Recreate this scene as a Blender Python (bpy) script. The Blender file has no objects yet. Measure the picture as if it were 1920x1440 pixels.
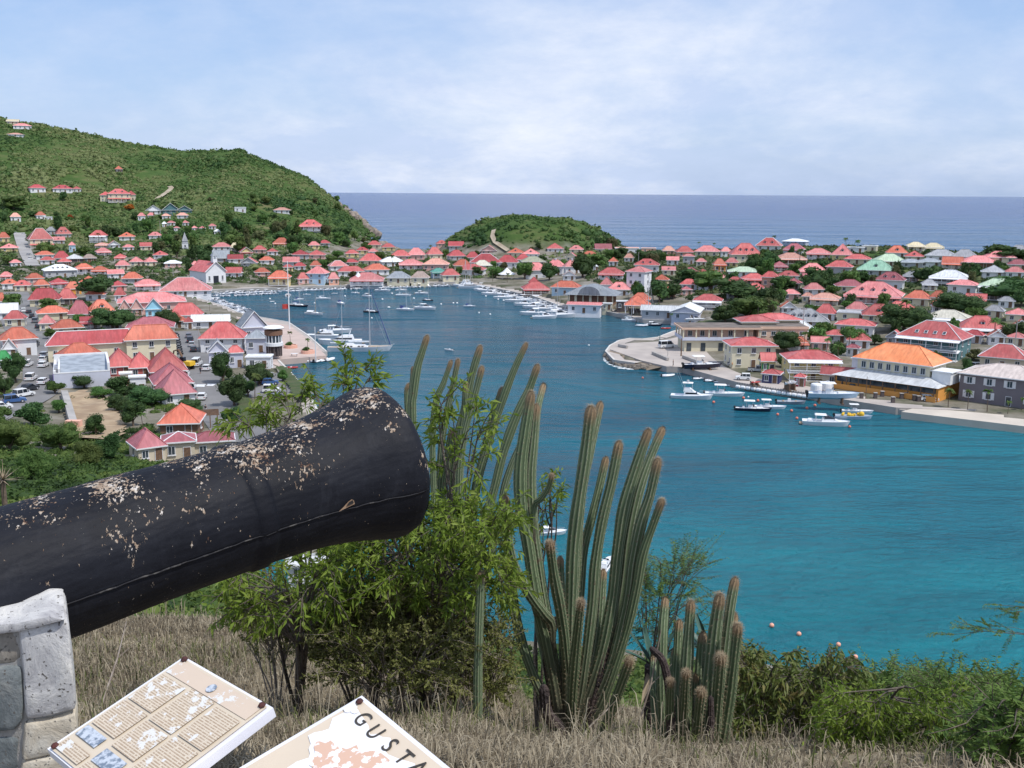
import bpy, math, random
import numpy as np
from mathutils import Vector, Matrix
from math import sin, cos, pi, radians as rad, atan2, sqrt, hypot
random.seed(7); NR = np.random.RandomState(11)
SC = bpy.context.scene; COL = SC.collection

# ------------------------------------------------------------------ camera, world, sun, exposure
F = 1900.0; CAMZ = 45.0; PITCH = rad(10.68); ROLL = rad(0.36)
cd = bpy.data.cameras.new('camera'); cam = bpy.data.objects.new('camera', cd); COL.objects.link(cam)
cd.sensor_width = 36; cd.lens = 36*F/1920; cd.clip_start = .05; cd.clip_end = 90000
FW = Vector((0, cos(PITCH), -sin(PITCH))); U0 = Vector((0, sin(PITCH), cos(PITCH))); R0 = Vector((1, 0, 0))
RT = R0*cos(ROLL) + U0*sin(ROLL); UP = U0*cos(ROLL) - R0*sin(ROLL)
C0 = Vector((0, 0, CAMZ))
cam.matrix_world = Matrix(((RT.x, UP.x, -FW.x, 0), (RT.y, UP.y, -FW.y, 0), (RT.z, UP.z, -FW.z, CAMZ), (0, 0, 0, 1)))
SC.camera = cam
SC.render.resolution_x = 1024; SC.render.resolution_y = 768
SUN_EL = rad(58); SUNV = Vector((0.84, -0.54, 0)).normalized()*cos(SUN_EL) + Vector((0, 0, sin(SUN_EL)))
sd = bpy.data.lights.new('sun', 'SUN'); sd.energy = 3.6; sd.angle = rad(.55); sd.color = (1, .955, .88)
so = bpy.data.objects.new('sun', sd); COL.objects.link(so)
so.rotation_euler = (-SUNV).to_track_quat('-Z', 'Y').to_euler(); so.location = (60, -40, 120)
SC.view_settings.view_transform = 'Standard'; SC.view_settings.look = 'None'; SC.view_settings.exposure = 0.0
W = bpy.data.worlds.new('World'); SC.world = W; W.use_nodes = True
nt = W.node_tree; N = nt.nodes; L = nt.links
bg = N['Background']; bg.inputs[1].default_value = .136
sky = N.new('ShaderNodeTexSky'); sky.sky_type = 'NISHITA'; sky.sun_disc = False
sky.sun_elevation = SUN_EL; sky.sun_rotation = atan2(SUNV.x, SUNV.y); sky.altitude = 40; sky.air_density = 1.0; sky.dust_density = 1.2; sky.ozone_density = 2.5
tc = N.new('ShaderNodeTexCoord')
def wmath(op, a, b=None, clamp=False):
    n = N.new('ShaderNodeMath'); n.operation = op; n.use_clamp = clamp
    for i, s in enumerate((a, b)):
        if s is None: continue
        if isinstance(s, (int, float)): n.inputs[i].default_value = s
        else: L.new(s, n.inputs[i])
    return n.outputs[0]
sep = N.new('ShaderNodeSeparateXYZ'); L.new(tc.outputs['Generated'], sep.inputs[0])
# project the direction on a cloud deck
den = wmath('ADD', wmath('MAXIMUM', sep.outputs[2], 0.0), .34)
cx = wmath('DIVIDE', sep.outputs[0], den); cy = wmath('DIVIDE', sep.outputs[1], den)
cmb = N.new('ShaderNodeCombineXYZ'); L.new(cx, cmb.inputs[0]); L.new(cy, cmb.inputs[1])
def wnoise(scale, detail, off, rough=.55, dist=.0, vec=None):
    mp = N.new('ShaderNodeMapping'); mp.inputs[1].default_value = off; L.new(vec or cmb.outputs[0], mp.inputs[0])
    n = N.new('ShaderNodeTexNoise'); n.inputs['Scale'].default_value = scale; n.inputs['Detail'].default_value = detail
    n.inputs['Roughness'].default_value = rough; n.inputs['Distortion'].default_value = dist; L.new(mp.outputs[0], n.inputs[0]); return n.outputs[0]
def wramp(src, stops):
    r = N.new('ShaderNodeValToRGB'); L.new(src, r.inputs[0]); e = r.color_ramp.elements
    while len(e) < len(stops): e.new(.5)
    for x, (p, c) in zip(e, stops): x.position = p; x.color = (c, c, c, 1) if isinstance(c, (int, float)) else (*c, 1)
    return r.outputs[0]
cm = wramp(wnoise(1.05, 8, (3.1, 1.7, 0), .6, .1), [(.36, 0), (.62, 1)])
cl = wramp(wnoise(2.1, 8, (8.3, 5.2, 2), .62, .15), [(.42, 0), (.68, 1)])
mixc = N.new('ShaderNodeMixRGB'); L.new(cl, mixc.inputs[0]); mixc.inputs[1].default_value = (4.6, 5.4, 7.1, 1); mixc.inputs[2].default_value = (7.3, 7.5, 8.0, 1)
mx0 = N.new('ShaderNodeMixRGB'); mx0.inputs[0].default_value = .62; L.new(sky.outputs[0], mx0.inputs[1]); mx0.inputs[2].default_value = (3.35, 4.7, 7.5, 1)
mx = N.new('ShaderNodeMixRGB'); L.new(wmath('MULTIPLY', cm, .85), mx.inputs[0]); L.new(mx0.outputs[0], mx.inputs[1]); L.new(mixc.outputs[0], mx.inputs[2])
L.new(mx.outputs[0], bg.inputs[0])

# ------------------------------------------------------------------ projection helpers (used to set things at their real spot on the ground)
def ray(u, v): return (RT*((u-960)/F) + UP*(-(v-720)/F) + FW)
def P(u, v, D): r = ray(u, v); return C0 + r*(D/r.y)
def Z(u, v, z=0.0): r = ray(u, v); return C0 + r*((z-CAMZ)/r.z)
def proj(p):
    q = Vector(p)-C0; d = q.dot(FW); return 960+F*q.dot(RT)/d, 720-F*q.dot(UP)/d, d

# ------------------------------------------------------------------ terrain
HARB = [(690, 1010), (640, 860), (580, 747), (545, 706), (517, 677), (555, 673), (592, 670), (614, 668), (580, 637), (542, 611), (515, 606), (492, 602), (447, 592), (425, 581), (380, 567), (337, 556), (358, 550),
        (400, 549), (520, 544), (655, 540), (755, 537), (860, 533), (905, 541), (960, 552), (1000, 561), (1060, 583), (1112, 586), (1165, 596), (1205, 606), (1253, 608), (1302, 609), (1300, 620), (1262, 628),
        (1232, 640), (1205, 643), (1180, 642), (1160, 646), (1142, 656), (1134, 667), (1150, 684), (1190, 690), (1250, 690), (1279, 694), (1330, 710), (1381, 726), (1450, 737), (1525, 747), (1565, 757), (1640, 770), (1685, 778), (1920, 806), (2250, 845)]
harb = [Z(u, v, 0.0) for u, v in HARB]; harb = [(p.x, p.y) for p in harb]
land = [(-900, 60), (-900, 1300), (-500, 1350), (-210, 1180)] + [(-160, 1060)] + [Z(u, v).to_2d()[:] for u, v in [(716, 457), (705, 462), (722, 470), (800, 472), (850, 470)]] + \
       [(-20, 900), (40, 890), (85, 860), (100, 820), (150, 790), (300, 740), (500, 660), (800, 500), (800, 200)] + harb[::-1] + \
       [(-45, 105), (10, 96), (45, 88), (75, 82), (120, 60), (160, 0), (160, -100), (-900, -100)]
def seg_dist(X, Y, pts, closed=False):
    d = np.full(X.shape, 1e9); n = len(pts)
    for i in range(n if closed else n-1):
        ax, ay = pts[i]; bx, by = pts[(i+1) % n]; dx, dy = bx-ax, by-ay; q = dx*dx+dy*dy+1e-9
        t = np.clip(((X-ax)*dx+(Y-ay)*dy)/q, 0, 1); d = np.minimum(d, np.hypot(X-ax-t*dx, Y-ay-t*dy))
    return d
def inside(X, Y, poly):
    r = np.zeros(X.shape, bool); n = len(poly); j = n-1
    for i in range(n):
        xi, yi = poly[i]; xj, yj = poly[j]
        if yi != yj: r ^= ((yi > Y) != (yj > Y)) & (X < (xj-xi)*(Y-yi)/(yj-yi)+xi)
        j = i
    return r
NEAR = [(-2000, 43.4), (2.6, 43.38), (4, 42.75), (5.5, 41.95), (9, 41.0)]
PROF = {
 -900: [(12, 39), (20, 33), (60, 21), (100, 13), (150, 7), (210, 4), (400, 4), (520, 8), (640, 20), (760, 45), (900, 95), (1020, 125), (1200, 60), (1400, 5)],
 0:    [(12, 39), (20, 33), (60, 21), (100, 13), (150, 6), (200, 3), (400, 3), (520, 5.5), (600, 8), (680, 17), (780, 40), (880, 78), (980, 114), (1080, 110), (1250, 40), (1350, 5)],
 110:  [(12, 39), (20, 33), (60, 20), (100, 12), (150, 5), (200, 2.5), (400, 2.5), (520, 4.5), (600, 8), (680, 15), (780, 34), (880, 66), (990, 108), (1080, 100), (1250, 30), (1350, 5)],
 200:  [(12, 39), (20, 33), (60, 20), (100, 12), (150, 4.5), (200, 2.5), (400, 2.5), (520, 4), (600, 7.5), (680, 15), (780, 32), (880, 62), (990, 96), (1080, 85), (1250, 20), (1350, 5)],
 345:  [(12, 39), (20, 33), (60, 18), (100, 10), (150, 3), (200, 2.2), (400, 2.2), (520, 3), (600, 7), (680, 15), (780, 30), (880, 58), (990, 84), (1080, 76), (1250, 10), (1350, 3)],
 450:  [(12, 39), (20, 33), (60, 16), (100, 6), (150, 2.2), (500, 2.2), (560, 3.5), (620, 7), (700, 15), (780, 27), (880, 58), (980, 89), (1080, 70), (1200, 5)],
 575:  [(12, 39), (20, 33), (60, 14), (100, 3), (130, 2.2), (540, 2), (620, 4), (700, 9), (780, 20), (880, 42), (960, 62), (1040, 50), (1150, 2)],
 640:  [(12, 38.5), (20, 32), (60, 12), (95, 2), (130, 2), (560, 2), (640, 3), (720, 5), (800, 12), (880, 24), (950, 36), (1010, 28), (1080, 2)],
 690:  [(12, 38.5), (20, 32), (60, 12), (95, 2), (600, 2), (760, 3), (860, 6), (940, 11), (1000, 5), (1050, 1)],
 725:  [(12, 38.5), (20, 32), (60, 12), (95, 2), (600, 2), (800, 2.5), (930, 1.2), (1000, .5)],
 850:  [(12, 38.5), (20, 32), (60, 12), (95, 1.5), (540, 2), (700, 2.5), (860, 2), (1000, 0)],
 1000: [(12, 38.5), (20, 31), (55, 12), (90, 1), (480, 1.8), (640, 3), (860, 3), (1000, 0)],
 1150: [(12, 38.5), (20, 31), (50, 12), (84, 1), (372, 1.5), (400, 3), (450, 5.5), (520, 8.5), (600, 10.5), (680, 8), (760, 3), (900, 0)],
 1300: [(12, 38.2), (20, 31), (50, 10), (80, 1), (346, 1.5), (400, 6), (480, 10), (560, 13), (640, 10), (720, 1)],
 1500: [(12, 37.8), (20, 31.5), (50, 11), (78, 1), (230, 1.5), (290, 2.5), (340, 5), (400, 9), (460, 13), (520, 16.5), (600, 13), (690, 1)],
 1700: [(12, 37.8), (20, 31.5), (50, 11), (78, 1), (205, 1.5), (250, 2), (300, 5), (360, 10), (420, 14.5), (480, 18.5), (560, 14), (650, 1)],
 1920: [(12, 37.8), (20, 31.5), (50, 11), (78, 1), (200, 1.5), (240, 2), (290, 6), (340, 11), (390, 15.5), (430, 18.8), (500, 15), (600, 1)],
 2700: [(12, 37.8), (20, 31.5), (50, 11), (78, 1), (200, 1.5), (240, 2), (290, 6), (340, 11), (390, 15.5), (430, 18.8), (500, 15), (600, 1)]}
NEARM = [(-2000, 43.4), (2.6, 43.36), (4, 42.65), (5.5, 41.74), (9, 40.1)]
NEARR = [(-2000, 43.4), (2.6, 43.3), (4, 42.6), (5.2, 41.93), (7, 40.8), (10, 39.1)]
PROF[1240] = [(12, 38.3), (20, 31), (50, 10), (80, 1), (350, 1.5), (400, 5), (480, 9), (560, 12), (640, 10), (720, 1)]
for k in PROF: PROF[k] = (NEARR + [p if p[0] > 12 else (14, 36.0) for p in PROF[k]]) if k > 1250 else (NEARM if k > 900 else NEAR) + PROF[k]
PK = sorted(PROF)
def vnoise(X, Y, s, seed=0):
    x = X/s+seed*17.3; y = Y/s+seed*9.1
    xi = np.floor(x); yi = np.floor(y); fx = x-xi; fy = y-yi; fx = fx*fx*(3-2*fx); fy = fy*fy*(3-2*fy)
    h = lambda a, b: (np.sin(a*127.1+b*311.7+seed)*43758.5453) % 1.0
    return (h(xi, yi)*(1-fx)+h(xi+1, yi)*fx)*(1-fy)+(h(xi, yi+1)*(1-fx)+h(xi+1, yi+1)*fx)*fy
def HT(X, Y):
    X = np.asarray(X, float); Y = np.asarray(Y, float)
    D = np.where(Y > 0, Y, -np.hypot(X, Y)); a = 960+1933*X/np.maximum(Y, np.abs(X)*.6+.5)
    zs = np.array([np.interp(D, [p[0] for p in PROF[k]], [p[1] for p in PROF[k]]) for k in PK])
    a = np.clip(a, PK[0], PK[-1]); idx = np.clip(np.searchsorted(PK, a)-1, 0, len(PK)-2)
    k0 = np.array(PK)[idx]; k1 = np.array(PK)[idx+1]; t = (a-k0)/(k1-k0)
    ii = np.indices(idx.shape); z = zs[(idx, *ii)]*(1-t)+zs[(idx+1, *ii)]*t
    # rounded knoll with the old fort path
    kx, ky = 14.0, 775.0; r = np.sqrt(((X-kx)/72)**2+((Y-ky)/85)**2)
    z = z + 26.5*np.clip(1-r**2.6, 0, 1)*np.where(r < 1, 1, 0)*(.86+.14*vnoise(X, Y, 26, 4))
    amp = np.clip((z-4)/30, 0, 1)*np.clip((Y-300)/200, 0, 1)
    z = z + amp*((vnoise(X, Y, 90, 1)-.5)*10+(vnoise(X, Y, 34, 2)-.5)*5)
    z = z + np.clip(1-np.abs(Y)/14, 0, 1)*((vnoise(X, Y, .9, 3)-.5)*.12)*np.clip(Y-2.5, 0, 1)
    return z
def H1(x, y): return float(HT(np.array([x]), np.array([y]))[0])
LOW = np.concatenate([np.arange(2.0, 30, .1), np.arange(30, 1500, 1.0)])
def G(u, v, dmin=20):
    """where the line of sight through (u, v) meets the ground"""
    r = ray(u, v); ds = LOW[LOW > dmin]; t = ds/r.y
    X = r.x*t; Zr = CAMZ+r.z*t; h = HT(X, ds); m = np.nonzero(Zr <= h)[0]
    if len(m) == 0: i = int(np.argmin(Zr-h))
    else: i = m[0]
    return Vector((X[i], ds[i], h[i]))

# ------------------------------------------------------------------ object helpers
def tag(o, label=None, cat=None, group=None, kind=None):
    if label: o['label'] = label
    if cat: o['category'] = cat
    if group: o['group'] = group
    if kind: o['kind'] = kind
    return o
def empty(name, loc, rz=0, label=None, cat=None, group=None):
    o = bpy.data.objects.new(name, None); COL.objects.link(o); o.location = loc; o.rotation_euler = (0, 0, rz); o.empty_display_size = .2
    return tag(o, label, cat, group)
class MB:
    def __init__(s): s.v = []; s.f = []; s.m = []
    def add(s, vs, fs, m=0):
        b = len(s.v); s.v += [tuple(p) for p in vs]; s.f += [tuple(b+i for i in f) for f in fs]; s.m += [m]*len(fs); return s
    def box(s, c, d, m=0, rz=0, top=(1, 1)):
        x, y, z = d[0]/2, d[1]/2, d[2]/2; cr, sr = cos(rz), sin(rz); vs = []
        for k, zz in enumerate((-z, z)):
            q = top if k else (1, 1)
            for a, b in ((-x, -y), (x, -y), (x, y), (-x, y)):
                a *= q[0]; b *= q[1]; vs.append((c[0]+a*cr-b*sr, c[1]+a*sr+b*cr, c[2]+zz))
        return s.add(vs, [(0, 3, 2, 1), (4, 5, 6, 7), (0, 1, 5, 4), (1, 2, 6, 5), (2, 3, 7, 6), (3, 0, 4, 7)], m)
    def prism(s, poly, z0, z1, m=0, m2=None):
        n = len(poly); vs = [(x, y, z0) for x, y in poly]+[(x, y, z1) for x, y in poly]
        s.add(vs, [tuple(range(n))[::-1], tuple(range(n, 2*n))], m)
        return s.add(vs, [(i, (i+1) % n, n+(i+1) % n, n+i) for i in range(n)], m if m2 is None else m2)
    def tube(s, pts, rs, n=8, m=0, cap=True):
        pts = [Vector(p) for p in pts]; b = []; vs = []; fs = []
        if not hasattr(rs, '__len__'): rs = [rs]*len(pts)
        a = None
        for i, p in enumerate(pts):
            t = (pts[min(i+1, len(pts)-1)]-pts[max(i-1, 0)]).normalized()
            if a is None: a = t.orthogonal().normalized()
            else:
                a = a-t*a.dot(t); a = a.normalized() if a.length > 1e-6 else t.orthogonal().normalized()
            c = t.cross(a)
            for k in range(n): w = 2*pi*k/n; vs.append(p+(a*cos(w)+c*sin(w))*rs[i])
        for i in range(len(pts)-1):
            for k in range(n): fs.append((i*n+k, i*n+(k+1) % n, (i+1)*n+(k+1) % n, (i+1)*n+k))
        if cap: fs += [tuple(range(n))[::-1], tuple(range((len(pts)-1)*n, len(pts)*n))]
        return s.add(vs, fs, m)
    def ball(s, c, r, n=8, k=5, m=0):
        r = r if hasattr(r, '__len__') else (r, r, r); vs = [(c[0], c[1], c[2]-r[2])]; fs = []
        for i in range(1, k):
            t = pi*i/k
            for j in range(n): w = 2*pi*j/n; vs.append((c[0]+r[0]*sin(t)*cos(w), c[1]+r[1]*sin(t)*sin(w), c[2]-r[2]*cos(t)))
        vs.append((c[0], c[1], c[2]+r[2])); e = len(vs)-1
        for j in range(n): fs += [(0, 1+(j+1) % n, 1+j), (e, e-n+j, e-n+(j+1) % n)]
        for i in range(k-2):
            for j in range(n): a = 1+i*n; fs.append((a+j, a+(j+1) % n, a+n+(j+1) % n, a+n+j))
        return s.add(vs, fs, m)
    def lathe(s, prof, n=16, m=0, c=(0, 0, 0)):
        vs = []; fs = []
        for r, z in prof:
            for k in range(n): w = 2*pi*k/n; vs.append((c[0]+r*cos(w), c[1]+r*sin(w), c[2]+z))
        for i in range(len(prof)-1):
            for k in range(n): fs.append((i*n+k, i*n+(k+1) % n, (i+1)*n+(k+1) % n, (i+1)*n+k))
        fs += [tuple(range(n))[::-1], tuple(range((len(prof)-1)*n, len(prof)*n))]
        return s.add(vs, fs, m)
    def mesh(s, name, mats, smooth=False):
        me = bpy.data.meshes.new(name); me.from_pydata(s.v, [], s.f)
        for m in (mats if isinstance(mats, (list, tuple)) else [mats]): me.materials.append(m)
        me.polygons.foreach_set('material_index', s.m)
        if smooth: me.polygons.foreach_set('use_smooth', [True]*len(s.f))
        me.update(); return me
    def build(s, name, mats, parent=None, smooth=False, loc=None, rz=0):
        return link(name, s.mesh(name, mats, smooth), parent, loc, rz)
def link(name, me, parent=None, loc=None, rz=0):
    o = bpy.data.objects.new(name, me); COL.objects.link(o)
    if parent: o.parent = parent
    if loc is not None: o.location = loc
    if rz: o.rotation_euler = (0, 0, rz)
    return o
def fast_mesh(name, V, Fq, mats, mi=None, smooth=False, k=None):
    """numpy mesh: V (n,3), Fq (m,k)"""
    V = np.asarray(V, np.float32); Fq = np.asarray(Fq, np.int32); k = Fq.shape[1]; m = len(Fq)
    me = bpy.data.meshes.new(name); me.vertices.add(len(V)); me.vertices.foreach_set('co', V.ravel())
    me.loops.add(m*k); me.loops.foreach_set('vertex_index', Fq.ravel()); me.polygons.add(m)
    me.polygons.foreach_set('loop_start', np.arange(0, m*k, k, dtype=np.int32))
    if mi is not None: me.polygons.foreach_set('material_index', np.asarray(mi, np.int32))
    if smooth: me.polygons.foreach_set('use_smooth', np.ones(m, bool))
    for q in (mats if isinstance(mats, (list, tuple)) else [mats]): me.materials.append(q)
    me.update(calc_edges=True); me.validate(); return me

# ------------------------------------------------------------------ materials
MATS = {}
def nodes(name):
    m = bpy.data.materials.new(name); m.use_nodes = True; t = m.node_tree; return m, t, t.nodes, t.links, t.nodes['Principled BSDF']
def pm(name, c1, c2=None, scale=1.0, rough=.7, bump=0, bscale=None, rnd=0.0, metal=0, spec=.4, detail=4, trans=0, coords='Object', stretch=None, lo=.35, hi=.65):
    if name in MATS: return MATS[name]
    m, t, N, L, b = nodes(name); c2 = c2 or tuple(x*.8 for x in c1)
    tc = N.new('ShaderNodeTexCoord'); vec = tc.outputs[coords] if coords != 'Position' else None
    if vec is None: g = N.new('ShaderNodeNewGeometry'); vec = g.outputs['Position']
    if stretch:
        mp = N.new('ShaderNodeMapping'); mp.inputs[3].default_value = stretch; L.new(vec, mp.inputs[0]); vec = mp.outputs[0]
    n = N.new('ShaderNodeTexNoise'); n.inputs['Scale'].default_value = scale; n.inputs['Detail'].default_value = detail; L.new(vec, n.inputs[0])
    r = N.new('ShaderNodeValToRGB'); e = r.color_ramp.elements; e[0].position = lo; e[1].position = hi; e[0].color = (*c1, 1); e[1].color = (*c2, 1); L.new(n.outputs[0], r.inputs[0])
    out = r.outputs[0]
    if rnd:
        oi = N.new('ShaderNodeObjectInfo'); hs = N.new('ShaderNodeHueSaturation'); mr = N.new('ShaderNodeMapRange'); mr.inputs[3].default_value = 1-rnd; mr.inputs[4].default_value = 1+rnd
        L.new(oi.outputs['Random'], mr.inputs[0]); L.new(mr.outputs[0], hs.inputs['Value']); L.new(out, hs.inputs['Color'])
        mr2 = N.new('ShaderNodeMapRange'); mr2.inputs[3].default_value = 1+rnd*.6; mr2.inputs[4].default_value = 1-rnd*.8
        mm = N.new('ShaderNodeMath'); mm.operation = 'FRACT'; m7 = N.new('ShaderNodeMath'); m7.operation = 'MULTIPLY'; m7.inputs[1].default_value = 7.31; L.new(oi.outputs['Random'], m7.inputs[0]); L.new(m7.outputs[0], mm.inputs[0])
        L.new(mm.outputs[0], mr2.inputs[0]); L.new(mr2.outputs[0], hs.inputs['Saturation']); out = hs.outputs[0]
    L.new(out, b.inputs['Base Color']); b.inputs['Roughness'].default_value = rough; b.inputs['Metallic'].default_value = metal; b.inputs['Specular IOR Level'].default_value = spec
    if bump:
        n2 = N.new('ShaderNodeTexNoise'); n2.inputs['Scale'].default_value = bscale or scale*4; n2.inputs['Detail'].default_value = 5; L.new(vec, n2.inputs[0])
        bp = N.new('ShaderNodeBump'); bp.inputs['Strength'].default_value = min(1, bump); bp.inputs['Distance'].default_value = .05; L.new(n2.outputs[0], bp.inputs['Height']); L.new(bp.outputs[0], b.inputs['Normal'])
    if trans:
        tr = N.new('ShaderNodeBsdfTranslucent'); L.new(out, tr.inputs[0]); ms = N.new('ShaderNodeMixShader'); ms.inputs[0].default_value = trans
        L.new(b.outputs[0], ms.inputs[1]); L.new(tr.outputs[0], ms.inputs[2]); L.new(ms.outputs[0], N['Material Output'].inputs[0])
    MATS[name] = m; return m
def roofmat(key, c, c2=None):
    # painted corrugated sheet: ribs, patchy fading, every roof a little different
    m, t, N, L, b = nodes('roof_'+key); c2 = c2 or tuple(min(1, x*1.15+.035) for x in c)
    tc = N.new('ShaderNodeTexCoord'); n = N.new('ShaderNodeTexNoise'); n.inputs['Scale'].default_value = .22; n.inputs['Detail'].default_value = 7; n.inputs['Roughness'].default_value = .65; L.new(tc.outputs['Object'], n.inputs[0])
    r = N.new('ShaderNodeValToRGB'); e = r.color_ramp.elements; e[0].position = .32; e[1].position = .7; e[0].color = (*c, 1); e[1].color = (*c2, 1); L.new(n.outputs[0], r.inputs[0])
    w = N.new('ShaderNodeTexWave'); w.inputs['Scale'].default_value = 1.6; w.bands_direction = 'X'; w.inputs['Distortion'].default_value = .2; L.new(tc.outputs['Object'], w.inputs[0])
    mr = N.new('ShaderNodeMapRange'); mr.inputs[3].default_value = .92; mr.inputs[4].default_value = 1.05; L.new(w.outputs['Fac'], mr.inputs[0])
    oi = N.new('ShaderNodeObjectInfo'); mr2 = N.new('ShaderNodeMapRange'); mr2.inputs[3].default_value = .74; mr2.inputs[4].default_value = 1.2; L.new(oi.outputs['Random'], mr2.inputs[0])
    mu0 = N.new('ShaderNodeMath'); mu0.operation = 'MULTIPLY'; L.new(mr.outputs[0], mu0.inputs[0]); L.new(mr2.outputs[0], mu0.inputs[1]); nf = N.new('ShaderNodeTexNoise'); nf.inputs['Scale'].default_value = 1.1; nf.inputs['Detail'].default_value = 6; mpf = N.new('ShaderNodeMapping'); mpf.inputs[3].default_value = (1.6, .45, .45); L.new(tc.outputs['Object'], mpf.inputs[0]); L.new(mpf.outputs[0], nf.inputs[0]); mrf = N.new('ShaderNodeMapRange'); mrf.inputs[1].default_value = .3; mrf.inputs[2].default_value = .7; mrf.inputs[3].default_value = .74; mrf.inputs[4].default_value = 1.12; L.new(nf.outputs[0], mrf.inputs[0]); mu = N.new('ShaderNodeMath'); mu.operation = 'MULTIPLY'; L.new(mu0.outputs[0], mu.inputs[0]); L.new(mrf.outputs[0], mu.inputs[1])
    hs = N.new('ShaderNodeHueSaturation'); L.new(mu.outputs[0], hs.inputs['Value']); L.new(r.outputs[0], hs.inputs['Color'])
    L.new(hs.outputs[0], b.inputs['Base Color']); b.inputs['Roughness'].default_value = .55; b.inputs['Specular IOR Level'].default_value = .35
    MATS['roof_'+key] = m; return m
for k, c, c2 in [('red', (.46, .085, .085), (.60, .19, .18)), ('pink', (.60, .19, .19), (.72, .31, .30)), ('orange', (.50, .12, .075), (.60, .20, .135)), ('bright', (.72, .22, .085), (.80, .30, .14)),
                 ('dkred', (.36, .055, .06), (.45, .10, .11)), ('dusk', (.36, .10, .12), (.44, .16, .18)), ('white', (.78, .80, .82), (.66, .68, .70)), ('grey', (.34, .35, .38), (.44, .45, .47)),
                 ('green', (.22, .42, .30), (.32, .50, .38)), ('ltgreen', (.45, .58, .42), (.55, .66, .50)), ('olive', (.40, .42, .30), (.48, .48, .36)), ('beige', (.60, .52, .34), (.68, .60, .44)),
                 ('brown', (.33, .25, .22), (.42, .33, .29)), ('slate', (.26, .29, .33), (.36, .39, .42)), ('teal', (.06, .22, .18), (.10, .28, .24)), ('cream', (.70, .66, .55), (.76, .73, .63)), ('shingle', (.52, .44, .40), (.62, .54, .50)),
                 ('salmon', (.62, .30, .24), (.68, .38, .30)), ('mint', (.03, .30, .08), (.06, .36, .12))]: roofmat(k, c, c2)
WALLC = dict(white=(.76, .77, .80), cream=(.70, .64, .48), yellow=(.72, .60, .30), pink=(.68, .42, .38), salmon=(.72, .40, .30), grey=(.45, .46, .49), blue=(.42, .58, .72), teal=(.10, .20, .22), dark=(.10, .08, .08),
             peach=(.72, .50, .38), brown=(.22, .12, .08), orange=(.72, .33, .08), stone=(.20, .18, .20), lilac=(.58, .60, .70), navy=(.04, .05, .14), cyan=(.35, .68, .85), beige=(.62, .54, .42), crimson=(.3, .03, .05), red=(.45, .12, .11))
for k, c in WALLC.items(): pm('wall_'+k, c, tuple(x*.86 for x in c), scale=.5, rough=.85, bump=.15, bscale=3, rnd=.05, lo=.3, hi=.8)
M = MATS
pm('glass', (.03, .04, .05), (.06, .08, .10), rough=.12, spec=.6); pm('frame', (.74, .74, .76), rough=.5); pm('shutter_green', (.04, .22, .10), rough=.6); pm('shutter_white', (.78, .78, .80), rough=.6)
pm('wood', (.20, .12, .07), (.12, .07, .05), scale=3, rough=.7); pm('pole', (.42, .41, .40), (.30, .29, .28), scale=2, rough=.7); pm('white_paint', (.80, .80, .81), (.72, .73, .75), scale=1.5, rough=.45)
pm('concrete', (.42, .40, .38), (.30, .285, .27), scale=.25, rough=.9, bump=.3, bscale=6, coords='Position'); pm('pave', (.46, .41, .37), (.36, .32, .295), scale=.18, rough=.9, bump=.25, bscale=5, coords='Position', detail=8)
pm('asphalt', (.21, .205, .205), (.15, .148, .15), scale=.12, rough=.9, coords='Position', detail=8, bump=.2, bscale=8); pm('rubber', (.03, .03, .035), rough=.8); pm('rock', (.26, .22, .18), (.12, .105, .09), scale=.7, rough=.95, bump=.8, bscale=2)
pm('trunk', (.16, .12, .09), (.09, .07, .055), scale=3, rough=.95, bump=.5); pm('steel', (.5, .5, .52), rough=.35, metal=.6)
# ------------------------------------------------------------------ ground sheet
nA, nR = 620, 540
az = np.radians(np.linspace(-80, 80, nA)); rr = np.concatenate([np.linspace(.3, 16, 120), 16*(1700/16)**(np.linspace(0, 1, nR-119)[1:])])
A_, R_ = np.meshgrid(az, rr); ORY = -4.0
GX = R_*np.sin(A_); GY = ORY+R_*np.cos(A_); GZ = HT(GX, GY)
ins = inside(GX, GY, land); hd = seg_dist(GX, GY, harb); ld = seg_dist(GX, GY, land, True)
natural = (GY < 100)
GZ = np.where(ins, GZ, -3.0); GZ = np.where(ins & (hd < 3.0) & (GY > 100), -3.0, GZ)
GZ = np.where(ins & (ld < 12) & (hd > 12), np.minimum(GZ, -0.4+ld*.55), GZ)
sqp = [tuple(Z(u, v, 1.3))[:2] for u, v in [(440, 645), (444, 592), (492, 598), (545, 606), (584, 637), (618, 668), (592, 674), (515, 682), (530, 694), (470, 672)]]; GZ = np.where(inside(GX, GY, sqp) & (GZ > 0), np.minimum(GZ, 1.2), GZ)
V = np.stack([GX.ravel(), GY.ravel(), GZ.ravel()], 1)
ii = (np.arange(nR)[:-1, None]*nA+np.arange(nA-1)[None]).ravel(); Fc = np.stack([ii, ii+1, ii+nA+1, ii+nA], 1)
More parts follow.
